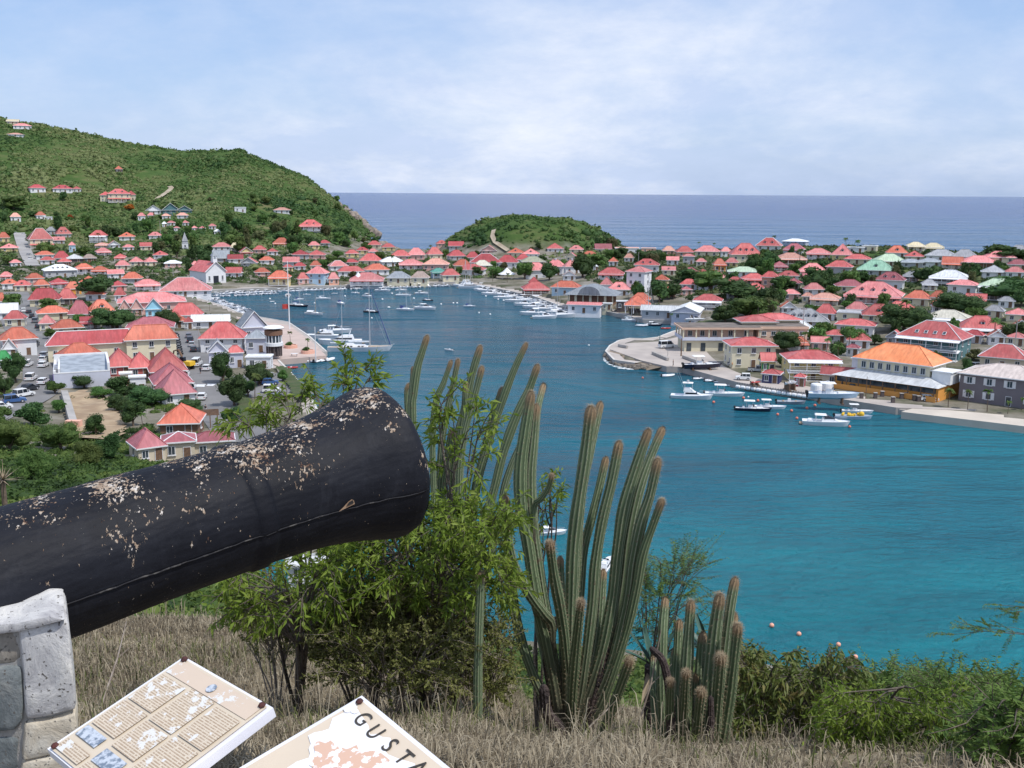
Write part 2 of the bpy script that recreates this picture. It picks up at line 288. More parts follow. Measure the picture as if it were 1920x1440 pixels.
def ground_mat():
    m, t, N, L, b = nodes('ground'); g = N.new('ShaderNodeNewGeometry'); sp = N.new('ShaderNodeSeparateXYZ'); L.new(g.outputs['Position'], sp.inputs[0])
    def noise(s, d=6, r=.6): n = N.new('ShaderNodeTexNoise'); n.inputs['Scale'].default_value = s; n.inputs['Detail'].default_value = d; n.inputs['Roughness'].default_value = r; L.new(g.outputs['Position'], n.inputs[0]); return n.outputs[0]
    def ramp(src, st):
        r = N.new('ShaderNodeValToRGB'); L.new(src, r.inputs[0]); e = r.color_ramp.elements
        while len(e) < len(st): e.new(.5)
        for x, (p, c) in zip(e, st): x.position = p; x.color = (*c, 1)
        return r.outputs[0]
    def mixf(f, a, b_):
        x = N.new('ShaderNodeMixRGB'); L.new(f, x.inputs[0]); L.new(a, x.inputs[1]); L.new(b_, x.inputs[2]); return x.outputs[0]
    def mrng(src, a, b_): x = N.new('ShaderNodeMapRange'); x.inputs[1].default_value = a; x.inputs[2].default_value = b_; L.new(src, x.inputs[0]); return x.outputs[0]
    hill = ramp(noise(.035), [(.32, (.032, .068, .018)), (.5, (.062, .105, .03)), (.64, (.12, .13, .055)), (.78, (.20, .165, .105))])
    town = ramp(noise(.09), [(.35, (.075, .085, .05)), (.5, (.17, .155, .12)), (.65, (.27, .25, .22))])
    near = ramp(noise(2.2, 8), [(.32, (.10, .075, .05)), (.5, (.20, .16, .105)), (.68, (.30, .25, .17))])
    out = mixf(mrng(sp.outputs[2], 6, 14), town, hill)
    out = mixf(mrng(sp.outputs[1], 30, 14), out, near)
    gr = N.new('ShaderNodeRGB'); gr.outputs[0].default_value = (.05, .075, .022, 1)
    L.new(out, b.inputs['Base Color']); b.inputs['Roughness'].default_value = .95; b.inputs['Specular IOR Level'].default_value = .1
    bp = N.new('ShaderNodeBump'); bp.inputs['Strength'].default_value = .6; bp.inputs['Distance'].default_value = .5; L.new(noise(.5), bp.inputs['Height']); L.new(bp.outputs[0], b.inputs['Normal']); return m
me = fast_mesh('ground', V, Fc, ground_mat(), smooth=True); tag(link('ground', me), kind='structure')

# ------------------------------------------------------------------ sea
def sea_mat():
    m, t, N, L, b = nodes('sea_water'); g = N.new('ShaderNodeNewGeometry'); sp = N.new('ShaderNodeSeparateXYZ'); L.new(g.outputs['Position'], sp.inputs[0])
    def mp(sc, rot=0):
        x = N.new('ShaderNodeMapping'); x.inputs[3].default_value = sc; x.inputs[2].default_value = (0, 0, rot); L.new(g.outputs['Position'], x.inputs[0]); return x.outputs[0]
    def noise(v, s, d=5, r=.6, di=0):
        n = N.new('ShaderNodeTexNoise'); n.inputs['Scale'].default_value = s; n.inputs['Detail'].default_value = d; n.inputs['Roughness'].default_value = r; n.inputs['Distortion'].default_value = di; L.new(v, n.inputs[0]); return n.outputs[0]
    def math(op, a, b_=None, clamp=False):
        n = N.new('ShaderNodeMath'); n.operation = op; n.use_clamp = clamp
        for i, s in enumerate((a, b_)):
            if s is None: continue
            if isinstance(s, (int, float)): n.inputs[i].default_value = s
            else: L.new(s, n.inputs[i])
        return n.outputs[0]
    def mix(f, a, b_):
        x = N.new('ShaderNodeMixRGB')
        for i, s in enumerate((f, a, b_)):
            if isinstance(s, tuple): x.inputs[i].default_value = (*s, 1)
            elif isinstance(s, (int, float)): x.inputs[i].default_value = s
            else: L.new(s, x.inputs[i])
        return x.outputs[0]
    def rng(s, a, b_, c=0., d=1.):
        x = N.new('ShaderNodeMapRange'); x.inputs[1].default_value = a; x.inputs[2].default_value = b_; x.inputs[3].default_value = c; x.inputs[4].default_value = d; L.new(s, x.inputs[0]); return x.outputs[0]
    shallow, mid, harbour, deep = (.012, .205, .245), (.014, .128, .185), (.026, .108, .158), (.010, .050, .19)
    yv = math('ADD', sp.outputs[1], math('MULTIPLY', math('SUBTRACT', noise(mp((1, 1, 1)), .018, 3), .5), 90))
    col = mix(rng(yv, 95, 150), shallow, mid)
    # paler sandy bottom off the right-hand quay
    sx = math('ADD', sp.outputs[0], math('MULTIPLY', sp.outputs[1], -.35))
    tq = math('MULTIPLY', rng(math('ADD', yv, math('MULTIPLY', sp.outputs[0], .25)), 150, 195), rng(sx, -50, 40))
    col = mix(tq, col, (.016, .195, .25))
    col = mix(rng(math('ADD', yv, math('MULTIPLY', sp.outputs[0], -.55)), 195, 300), col, harbour)
    col = mix(rng(sp.outputs[1], 620, 800), col, (.018, .095, .21))
    col = mix(rng(sp.outputs[1], 1000, 2600), col, deep)
    pat = noise(mp((.35, 1, 1), .25), .02, 6, .6, .6)
    col = mix(rng(pat, .42, .66, 0, .5), col, (.006, .04, .085))
    L.new(col, b.inputs['Base Color']); b.inputs['Roughness'].default_value = .14; b.inputs['IOR'].default_value = 1.2; b.inputs['Specular IOR Level'].default_value = .3
    h1 = noise(mp((.6, 1.35, 1), .3), .55, 6, .62, .3); h2 = noise(mp((.5, 1.2, 1), .15), .09, 5, .6, .4); h3 = noise(mp((.4, 1.1, 1), .1), .012, 5, .6, .4)
    hh = math('ADD', math('ADD', h1, math('MULTIPLY', h2, 2.2)), math('MULTIPLY', h3, 22))
    bp = N.new('ShaderNodeBump'); bp.inputs['Strength'].default_value = 1.0; bp.inputs['Distance'].default_value = 1.15; L.new(hh, bp.inputs['Height']); L.new(bp.outputs[0], b.inputs['Normal'])
    return m
MB().add([(-40000, -200, 0), (40000, -200, 0), (40000, 60000, 0), (-40000, 60000, 0)], [(0, 1, 2, 3)]).build('sea', sea_mat())
tag(bpy.data.objects['sea'], kind='structure')

# ------------------------------------------------------------------ quays: wall, kerb and paved strip along the waterline
def offset_in(pts, w):
    out = []
    for i, p in enumerate(pts):
        a = Vector(pts[max(i-1, 0)]); b = Vector(pts[min(i+1, len(pts)-1)]); t = (b-a).normalized(); n = Vector((-t.y, t.x)); q = Vector(p)+n*w
        out.append((q.x, q.y))
    return out
def quay(i0, i1, w, name, top=1.3):
    pts = harb[i0:i1+1]; side = -w if False else w; inner = offset_in(pts, side)
    # make sure that the strip lies on the land side
    mx_, my_ = inner[len(inner)//2]
    if not inside(np.array([mx_]), np.array([my_]), land)[0]: inner = offset_in(pts, -w)
    k1 = [(a[0]*(1-.5/w)+b[0]*.5/w, a[1]*(1-.5/w)+b[1]*.5/w) for a, b in zip(inner, pts)] ; k1 = [(b[0]+(a[0]-b[0])*.5/w, b[1]+(a[1]-b[1])*.5/w) for a, b in zip(inner, pts)]
    mb = MB(); n = len(pts)
    vs = [(x, y, -3) for x, y in pts]+[(x, y, top+.12) for x, y in pts]+[(x, y, top+.12) for x, y in k1]+[(x, y, top) for x, y in k1]+[(x, y, top) for x, y in inner]
    fs = []; ms = []
    for i in range(n-1):
        for r, mt in ((0, 0), (1, 1), (2, 1), (3, 2)): fs.append((r*n+i, r*n+i+1, (r+1)*n+i+1, (r+1)*n+i)); ms.append(mt)
    mb.v = vs; mb.f = fs; mb.m = ms
    o = mb.build(name, [M['concrete'], pm('kerb', (.62, .60, .57), (.5, .48, .45), scale=.4, rough=.85, coords='Position'), M['pave']]); tag(o, kind='structure')
pm('quay_wall', (.10, .10, .10), (.05, .05, .055), scale=.8, rough=.9)
M['concrete'], _c = M['concrete'], M['concrete']
def idx(u, v): return HARB.index((u, v))
quay(0, idx(517, 677), 7, 'quay'); quay(idx(517, 677), idx(337, 556), 9, 'quay'); quay(idx(337, 556), idx(860, 533), 14, 'quay'); quay(idx(860, 533), idx(1302, 609), 12, 'quay')
quay(idx(1302, 609), idx(1232, 640), 8, 'quay'); quay(idx(1232, 640), idx(1142, 656), 5, 'quay')
quay(idx(1142, 656), idx(1190, 690), 3.2, 'quay'); quay(idx(1250, 690), idx(1685, 778), 16, 'quay'); quay(idx(1685, 778), len(HARB)-1, 22, 'quay', 1.0)
def sheet(name, pix, z, mat, kind='structure', drape=None, th=None):
    ps = [Z(u, v, z) for u, v in pix]
    mb = MB(); mb.prism([(p.x, p.y) for p in ps], z-(th or .5), z, 0); o = mb.build(name, mat); tag(o, kind=kind); return o
# paved apron of the right-hand wharf, the left-hand square
apron = M['pave']
sheet('wharf_pavement', [(1144, 655), (1162, 645.5), (1182, 643), (1235, 640), (1270, 632), (1330, 640), (1440, 672), (1570, 715), (1640, 730), (1830, 745), (1830, 770), (1680, 764), (1565, 746), (1525, 738), (1450, 728), (1381, 716), (1330, 702), (1280, 688), (1250, 687), (1200, 675)], 1.55, apron, th=3)
sheet('square_pavement', [(440, 640), (445, 594), (492, 602), (515, 605.5), (542, 610), (580, 637), (612, 666.5), (592, 668.5), (517, 674.5), (530, 690), (470, 665)], 1.5, pm('plaza', (.52, .41, .36), (.44, .35, .31), scale=.2, rough=.9, coords='Position', detail=8), th=3)
sheet('promenade_pavement', [(1690, 772), (1780, 745), (2100, 760), (2100, 820), (1920, 799)], 1.45, pm('promenade', (.56, .50, .43), (.48, .43, .37), scale=.2, rough=.9, coords='Position', detail=8), th=3)
# rubble bank in front of the wharf
mb = MB(); rs = random.Random(5)
mb2 = MB(); a = [Z(u, v, 1.5) for u, v in [(1143, 657), (1170, 664), (1205, 675), (1250, 686), (1280, 689)]]; b = [Z(u, v, 0) for u, v in [(1136, 667), (1152, 684), (1190, 691), (1250, 692), (1279, 695)]]
for i in range(4): mb2.add([a[i], a[i+1], b[i+1]+Vector((0, -1, -1)), b[i]+Vector((0, -1, -1))], [(0, 3, 2, 1)])
tag(mb2.build('embankment', pm('bank', (.30, .24, .18), (.20, .16, .12), scale=.5, rough=.95, bump=.8, bscale=2, coords='Position')), kind='structure')
for k in range(520):
    i = rs.random()*3.999; j = int(i); t = i-j; q = rs.betavariate(1.2, 1.2)
    p = (b[j]*(1-t)+b[j+1]*t)*(1-q*.35)+(a[j]*(1-t)+a[j+1]*t)*q*.35; r = .35+rs.random()*.55
    c = (p.x+rs.uniform(-.7, .7), p.y+rs.uniform(-1.2, .7), p.z+.1); n0 = len(mb.v); mb.ball(c, (r*rs.uniform(.8, 1.3), r*rs.uniform(.8, 1.2), r*rs.uniform(.6, 1)), 6, 4)
    for z in range(n0, len(mb.v)): x = mb.v[z]; mb.v[z] = (x[0]+rs.uniform(-.12, .12), x[1]+rs.uniform(-.12, .12), x[2]+rs.uniform(-.1, .1))
tag(mb.build('rubble', M['rock']), kind='stuff', label='brown boulders along the foot of the wharf bank')
# foam where the swell meets the bank
def foam_mat():
    m, t, N, L, b_ = nodes('foam'); g = N.new('ShaderNodeNewGeometry'); n = N.new('ShaderNodeTexNoise'); n.inputs['Scale'].default_value = .9; n.inputs['Detail'].default_value = 7; L.new(g.outputs['Position'], n.inputs[0])
    r = N.new('ShaderNodeValToRGB'); r.color_ramp.elements[0].position = .44; r.color_ramp.elements[1].position = .56; L.new(n.outputs[0], r.inputs[0]); L.new(r.outputs[0], b_.inputs['Alpha']); b_.inputs['Base Color'].default_value = (.8, .84, .86, 1); return m
ps = [Z(u, v, .02) for u, v in [(1131, 668), (1137, 668), (1152, 682), (1180, 688), (1200, 692), (1188, 694), (1160, 691), (1140, 683), (1131, 676)]]
tag(MB().add(ps, [tuple(range(len(ps)))]).build('foam', foam_mat(), loc=(0, 0, .01)), kind='stuff', label='white foam at the foot of the wharf bank')

mb = MB(); rs = random.Random(8)
for k in range(420):
    u = rs.uniform(628, 717); y = rs.uniform(915, 1010); x = (u-960)/1933*y; z = H1(x, y); r = rs.uniform(1.2, 4.2)
    if not inside(np.array([x]), np.array([y]), land)[0] or rs.random() < (z-4)/34: continue
    n0 = len(mb.v); mb.ball((x, y, z), (r*rs.uniform(.8, 1.5), r*rs.uniform(.8, 1.3), r*rs.uniform(.7, 1.4)), 7, 5)
    for q in range(n0, len(mb.v)): w = mb.v[q]; mb.v[q] = (w[0]+rs.uniform(-.6, .6), w[1]+rs.uniform(-.6, .6), w[2]+rs.uniform(-.6, .6))
for k in range(260):
    j = rs.randrange(3); P0 = [Z(716, 457), Z(705, 462), Z(722, 470), Z(700, 450)][j]; P1 = [Z(705, 462), Z(722, 470), Z(742, 471), Z(716, 457)][j]; p = P0.lerp(P1, rs.random()); r = rs.uniform(.8, 2.6); n0 = len(mb.v); mb.ball((p.x+rs.uniform(-4, 4), p.y+rs.uniform(-8, 8), .3), (r*1.4, r*1.4, r), 6, 4)
    for q in range(n0, len(mb.v)): w = mb.v[q]; mb.v[q] = (w[0]+rs.uniform(-.4, .4), w[1]+rs.uniform(-.4, .4), w[2]+rs.uniform(-.4, .4))
tag(mb.build('cliff_rocks', pm('cliff', (.30, .25, .21), (.15, .125, .11), scale=.25, rough=.95, bump=.7, bscale=1, coords='Position')), 'bare brown rocks at the foot of the headland', kind='stuff')

# ------------------------------------------------------------------ roads draped over the ground
def road(name, pix, w, mat, lift=.12, step=4):
    pts = []
    g = [G(u, v) for u, v in pix]
    for i in range(len(g)-1):
        n = max(1, int((g[i+1]-g[i]).length/step))
        for k in range(n): pts.append(g[i].lerp(g[i+1], k/n))
    pts.append(g[-1]); vs = []; fs = []; K = 4
    for i, p in enumerate(pts):
        t = (pts[min(i+1, len(pts)-1)]-pts[max(i-1, 0)]); t.z = 0; t.normalize(); n = Vector((-t.y, t.x, 0))
        for k in range(K+1): q = p+n*w*(k/K-.5); vs.append((q.x, q.y, max(H1(q.x, q.y), p.z-.3)+lift))
    for i in range(len(pts)-1):
        for k in range(K): a = i*(K+1)+k; fs.append((a, a+1, a+K+2, a+K+1))
    mb = MB(); mb.add(vs, fs); o = mb.build(name, mat, smooth=True); tag(o, kind='structure'); return pts
R1 = road('road', [(-60, 800), (10, 768), (60, 742), (84, 715), (82, 690), (76, 665), (70, 640), (60, 615), (48, 590), (38, 565), (30, 548)], 9, M['asphalt'])
R2 = road('road', [(470, 830), (435, 785), (408, 740), (392, 715), (378, 690), (358, 665), (345, 640), (338, 622)], 11, M['asphalt'])
R3 = road('road', [(62, 500), (50, 478), (42, 458), (36, 438)], 7, pm('pale_asphalt', (.36, .35, .34), (.28, .27, .265), scale=.1, rough=.9, coords='Position'), lift=.5)
R4 = road('footpath', [(318, 352), (322, 355), (312, 364), (300, 372), (290, 380)], 4, pm('dirt_path', (.42, .36, .28), (.32, .26, .19), scale=.2, rough=.95, coords='Position'), lift=1.2)
R5 = road('footpath', [(926, 433), (923, 445), (928, 458), (940, 466), (952, 474)], 3.0, M['dirt_path'], lift=.9)
R6 = road('car_park', [(470, 705), (500, 722), (520, 745)], 16, M['asphalt'], lift=.1)
R7 = road('street', [(30, 620), (20, 600), (28, 575)], 6, M['asphalt'], lift=.08)
mb = MB()
for k in range(9):
    p0 = Z(368+k*4.1, 728.5-k*.2, 0); x, y = p0.x*.95, p0.y*.95; g = G(368+k*4.1, 725-k*.2); h = max(H1(g.x, g.y), 0)+.145
    mb.add([(g.x-.25, g.y-1.4, h), (g.x+.25, g.y-1.4, h), (g.x+.25, g.y+1.4, h), (g.x-.25, g.y+1.4, h)], [(0, 1, 2, 3)])
tag(mb.build('crossing_marking', M['white_paint']), kind='structure')
# dug earth below the town and the sandy track to it
def patch(name, pix, mat, lift=.25, n=14):
    gs = [G(u, v) for u, v in pix]; poly = [(p.x, p.y) for p in gs]; xs = [p[0] for p in poly]; ys = [p[1] for p in poly]
    X, Y = np.meshgrid(np.linspace(min(xs), max(xs), n*2), np.linspace(min(ys), max(ys), n*2)); I = inside(X, Y, poly); Hh = HT(X, Y)+lift+vnoise(X, Y, 3, 5)*.7
    mb = MB(); m_ = n*2; mb.v = list(zip(X.ravel(), Y.ravel(), Hh.ravel()))
    for i in range(m_-1):
        for j in range(m_-1):
            if I[i, j] or I[i+1, j+1]: mb.f.append((i*m_+j, i*m_+j+1, (i+1)*m_+j+1, (i+1)*m_+j)); mb.m.append(0)
    tag(mb.build(name, mat, smooth=True), kind='structure')
patch('dirt_ground', [(128, 742), (150, 738), (185, 750), (215, 775), (228, 815), (205, 835), (160, 830), (140, 800)], pm('dirt', (.42, .32, .21), (.28, .20, .13), scale=.35, rough=.95, coords='Position', detail=9, bump=.6, bscale=1.5))
patch('lawn', [(417, 705), (425, 700), (470, 760), (500, 800), (470, 800)], pm('lawn', (.045, .075, .022), (.08, .09, .04), scale=.5, rough=.95, coords='Position'))
patch('lawn', [(520, 690), (540, 698), (580, 745), (560, 752)], M['lawn'])
patch('lawn', [(1305, 612), (1385, 606), (1400, 600), (1350, 600), (1300, 607)], M['lawn'])
# ------------------------------------------------------------------ houses
RECTS = []      # (u0, v0, u1, v1, y) image boxes of houses, so that trees grow in the gaps between them
FOOT = []       # (x, y, r)
NAMED = []      # (u, v, label, y)
WMESH = {}
def win_mesh(w, h, sh):
    k = (round(w, 1), round(h, 1), sh)
    if k not in WMESH:
        mb = MB(); mb.box((0, 0, 0), (w, .10, h), 0); mb.box((0, -.045, 0), (w-.22, .06, h-.22), 1); mb.box((0, -.085, 0), (.07, .05, h-.2), 0); mb.box((0, -.12, -h/2-.06), (w+.2, .16, .1), 0)
        if sh:
            for s in (-1, 1): mb.box((s*(w*.75+.02), -.03, 0), (w*.5, .06, h+.05), 2)
        WMESH[k] = mb.mesh('window', [M['frame'], M['glass'], M['shutter_'+(sh or 'white')]])
    return WMESH[k]
def roof_mb(w, d, h, z, kind, oh=.55, ridge=None, th=.16):
    """hip / gable (ridge along x) / cross gable (ridge along y) / pyramid / flat / shed"""
    mb = MB(); a, b = w/2+oh, d/2+oh
    if kind == 'f':
        mb.box((0, 0, z+.15), (w+.5, d+.5, .3), 1); mb.box((0, 0, z+.33), (w-.1, d-.1, .08), 0); return mb
    if kind == 'h':
        r = max(0, a-b) if a > b else 0; q = max(0, b-a) if b > a else 0
        if ridge is not None: r = a*ridge
    if kind == 'p': r = q = 0
    if kind in 'hp':
        r = max(r, .15); q = max(q, .01) if q else 0
        lo = [(-a, -b), (a, -b), (a, b), (-a, b)]
        if q: top = [(0, -q), (0, q)]; tf = [(0, 1, 4), (2, 3, 5), (1, 2, 5, 4), (3, 0, 4, 5)]
        else: top = [(-r, 0), (r, 0)]; tf = [(0, 1, 5, 4), (2, 3, 4, 5), (1, 2, 5), (3, 0, 4)]
        vs = [(x, y, z) for x, y in lo]+[(x, y, z+h) for x, y in top]
        mb.add(vs, tf, 0)
        p1, p2 = Vector(vs[4]), Vector(vs[5])
        mb.tube([p1+Vector((0, 0, .03)), p2+Vector((0, 0, .03))], .13, 5, 2)
        cn = [(4, 0), (4, 3), (5, 1), (5, 2)] if not q else [(4, 0), (4, 1), (5, 2), (5, 3)]
        for i, j in cn: mb.tube([Vector(vs[i])+Vector((0, 0, .02)), Vector(vs[j])+Vector((0, 0, .05))], .09, 4, 2)
    elif kind == 'g':
        mb.add([(-a, -b, z), (a, -b, z), (a, b, z), (-a, b, z), (-a, 0, z+h), (a, 0, z+h)], [(0, 1, 5, 4), (2, 3, 4, 5)], 0)
        mb.tube([(-a, 0, z+h+.02), (a, 0, z+h+.02)], .12, 5, 2)
    elif kind == 'c':
        mb.add([(-a, -b, z), (a, -b, z), (a, b, z), (-a, b, z), (0, -b, z+h), (0, b, z+h)], [(0, 4, 5, 3), (1, 2, 5, 4)], 0)
        mb.tube([(0, -b, z+h+.02), (0, b, z+h+.02)], .12, 5, 2)
        for s in (-1, 1): mb.tube([(s*a, -b, z), (0, -b, z+h)], .14, 4, 1)
    # fascia
    for c, dd in (((0, -b, z-.07), (2*a, .12, .2)), ((0, b, z-.07), (2*a, .12, .2)), ((-a, 0, z-.07), (.12, 2*b-.13, .2)), ((a, 0, z-.07), (.12, 2*b-.13, .2))): mb.box(c, dd, 1)
    mb.add([(-a+.05, -b+.05, z-.05), (a-.05, -b+.05, z-.05), (a-.05, b-.05, z-.05), (-a+.05, b-.05, z-.05)], [(0, 3, 2, 1)], 1)
    return mb
def house(base, w, d, hw, hr, roof, wall, label, kind='h', rz=0, storeys=None, opts='', group=None, ridge=None, name='house', cat='house', wins=True, shut=None, found=4.0, oh=.55):
    root = empty(name, base, rz, label, cat, group)
    rm = [M['roof_'+roof], M['white_paint'], M['roof_'+roof] if 'R' not in opts else M['white_paint']]; wm = M['wall_'+wall]
    mb = MB(); mb.box((0, 0, hw/2-found/2), (w, d, hw+found))
    if kind == 'g':
        for s in (-1, 1): mb.add([(s*w/2, -d/2, hw), (s*w/2, d/2, hw), (s*w/2, 0, hw+hr*.93)], [(0, 1, 2) if s > 0 else (0, 2, 1)])
    if kind == 'c':
        for s in (-1, 1): mb.add([(-w/2, s*d/2, hw), (w/2, s*d/2, hw), (0, s*d/2, hw+hr*.93)], [(0, 1, 2) if s < 0 else (0, 2, 1)])
    mb.build('wall', wm, root)
    ro = roof_mb(w, d, hr, hw, kind, oh, ridge).build('roof', rm, root)
    st = storeys or max(1, int(round(hw/3.1))); sh = hw/st
    if wins:
        n = min(9, max(2, int(w/3.3))); nd = min(4, max(1, int(d/4)))
        ww = min(1.15, w/n*.5); wh = min(1.45, sh*.55)
        for s in range(st):
            zc = sh*s+sh*.55
            if 'V' in opts and s < 1 and st > 1: pass
            for i in range(n):
                x = -w/2+w*(i+.5)/n
                if s == 0 and i == n//2:
                    db = MB(); db.box((0, 0, 0), (1.2, .1, 2.1), 0); db.box((0, -.05, 0), (1.0, .06, 1.9), 1); o = db.build('door', [M['frame'], M['wood'] if not shut else M['glass']], root); o.location = (x, -d/2-.03, 1.08); continue
                o = link('window', win_mesh(ww, wh, shut), root, (x, -d/2-.03, zc))
            for sx in (-1, 1):
                if 'n' in opts: continue
                for i in range(nd): link('window', win_mesh(ww, wh, shut), root, (sx*(w/2+.03), -d/2+d*(i+.5)/nd, zc), sx*pi/2)
    if 'v' in opts or 'V' in opts:   # veranda or gallery along the front
        dv = 1.9 if 'v' in opts else 2.2
        for s in (range(st) if 'V' in opts else range(1)):
            z1 = sh*(s+1)-.25
            mb = MB(); mb.add([(-w/2-.4, -d/2-dv, z1-.25), (w/2+.4, -d/2-dv, z1-.25), (w/2+.4, -d/2-.02, z1+.25), (-w/2-.4, -d/2-.02, z1+.25), (-w/2-.4, -d/2-dv, z1-.4), (w/2+.4, -d/2-dv, z1-.4), (w/2+.4, -d/2-.02, z1+.1), (-w/2-.4, -d/2-.02, z1+.1)], [(0, 1, 2, 3), (4, 7, 6, 5), (0, 4, 5, 1), (1, 5, 6, 2), (3, 7, 4, 0)])
            mb.build('veranda_roof', rm[0] if 'v' in opts else M['white_paint'], root)
            k = max(2, int(w/3.2))+1
            mb = MB()
            for i in range(k): mb.box((-w/2+w*i/(k-1), -d/2-dv+.2, sh*s+sh/2-.3), (.16, .16, sh-.6))
            mb.box((0, -d/2-dv+.2, sh*s+1.0), (w, .08, .08)); mb.box((0, -d/2-dv+.2, sh*s+.6), (w, .05, .05))
            mb.box((0, -d/2-dv/2, sh*s-.1-found*.0), (w, dv, .18))
            mb.build('railing', M['white_paint'], root)
    nd_ = [int(ch) for ch in opts if ch.isdigit()]
    if nd_ and nd_[0]:   # dormers
        k = nd_[0]
        for i in range(k):
            x = (w*.62)*((i+.5)/k-.5) if k > 1 else 0; t = .38; y = -(d/2+oh)*(1-t); zz = hw+hr*t; s = min(1.3, hr*.4)
            mb = MB(); L_ = s*.9/max(.2, hr/(d/2+oh)); mb.box((0, L_/2-.15, s*.2), (s*.9, L_, s*.8), 0)
            mb.add([(-s*.6, -.35, s*.55), (0, -.35, s*1.05), (s*.6, -.35, s*.55), (-s*.6, L_+.3, s*.55), (0, L_+.3, s*1.05), (s*.6, L_+.3, s*.55)], [(0, 1, 4, 3), (1, 2, 5, 4), (0, 2, 1)], 2)
            mb.box((0, -.2, s*.2), (s*.5, .08, s*.5), 1)
            o = mb.build('dormer', [M['frame'], M['glass'], rm[0]], ro); o.location = (x, y, zz-.1)
    if 'k' in opts:
        mb = MB(); mb.box((0, 0, 0), (.8, .8, .9)); mb.box((0, 0, .5), (1.1, 1.1, .14)); o = mb.build('cupola', M['white_paint'], ro); o.location = (0, 0, hw+hr+.2)
    if 'S' in opts:
        mb = MB()
        for i in range(4): mb.box((w*.15*(i-1.5), 0, 0), (.9, 1.2, .12), 0); mb.box((w*.15*(i-1.5), 0, .05), (.7, 1.0, .08), 1)
        o = mb.build('skylight', [M['frame'], M['glass']], ro); t = .3; o.location = (0, -(d/2+oh)*(1-t), hw+hr*t+.15); o.rotation_euler = (atan2(hr, d/2+oh), 0, 0)
    return root
def hpix(u0, u1, vr, ve, vb, roof, wall, flags, label, dist=None):
    """a house standing where the sight line through its foot meets the ground; sizes follow from its distance"""
    uc = (u0+u1)/2; g = G(uc, vb) if dist is None else P(uc, vb, dist)
    dep = (g-C0).dot(FW); s = dep/F
    o = dict(x.split('=') for x in flags.split() if '=' in x); fl = ''.join(x for x in flags.split() if '=' not in x)
    kind = 'h'
    for k in 'gcpf':
        if k in fl: kind = k
    a = rad(float(o.get('r', (hash_(label) % 25)-12))); q = float(o.get('d', .72))
    dv = 10.58 - math.degrees(math.atan((720-vb)/F)); sd = sin(rad(max(0.5, dv)))
    W_ = (u1-u0)*s; w = W_/(abs(cos(a))+q*abs(sin(a))); d = w*q; oh = min(.6, w*.05+.1); w = max(2, w-2*oh); d = max(2, d-2*oh)
    hw = max(2.3 if 'l' not in fl else 1.2, (vb-ve)*s); hr = max(.16*d, ((ve-vr)*s-(d/2+oh)*sd)*(.78+.2*((hash_(label)//7) % 10)/10))
    if kind in 'c': hr = max(.2*w, (ve-vr)*s)
    base = g+Vector((0, d/2, 0)); yaw = -atan2(g.x, g.y)
    RECTS.append((u0, vr, u1, vb, g.y)); FOOT.append((base.x, base.y, max(w, d)*.55)); NAMED.append((uc, (vr+vb)/2, label, g.y))
    opts = ''.join(ch for ch in fl if ch not in 'hgcpfl')
    sh = 'green' if 'G' in opts else ('white' if 'W' in opts else None)
    return house((base.x, base.y, H1(base.x, base.y-d/2)), w, d, hw, hr, roof, wall, label, kind, yaw+a, opts=opts, shut=sh, ridge=float(o['e']) if 'e' in o else None, storeys=int(o['s']) if 's' in o else None, oh=oh)
def hash_(s): return sum((i+1)*ord(c) for i, c in enumerate(s))
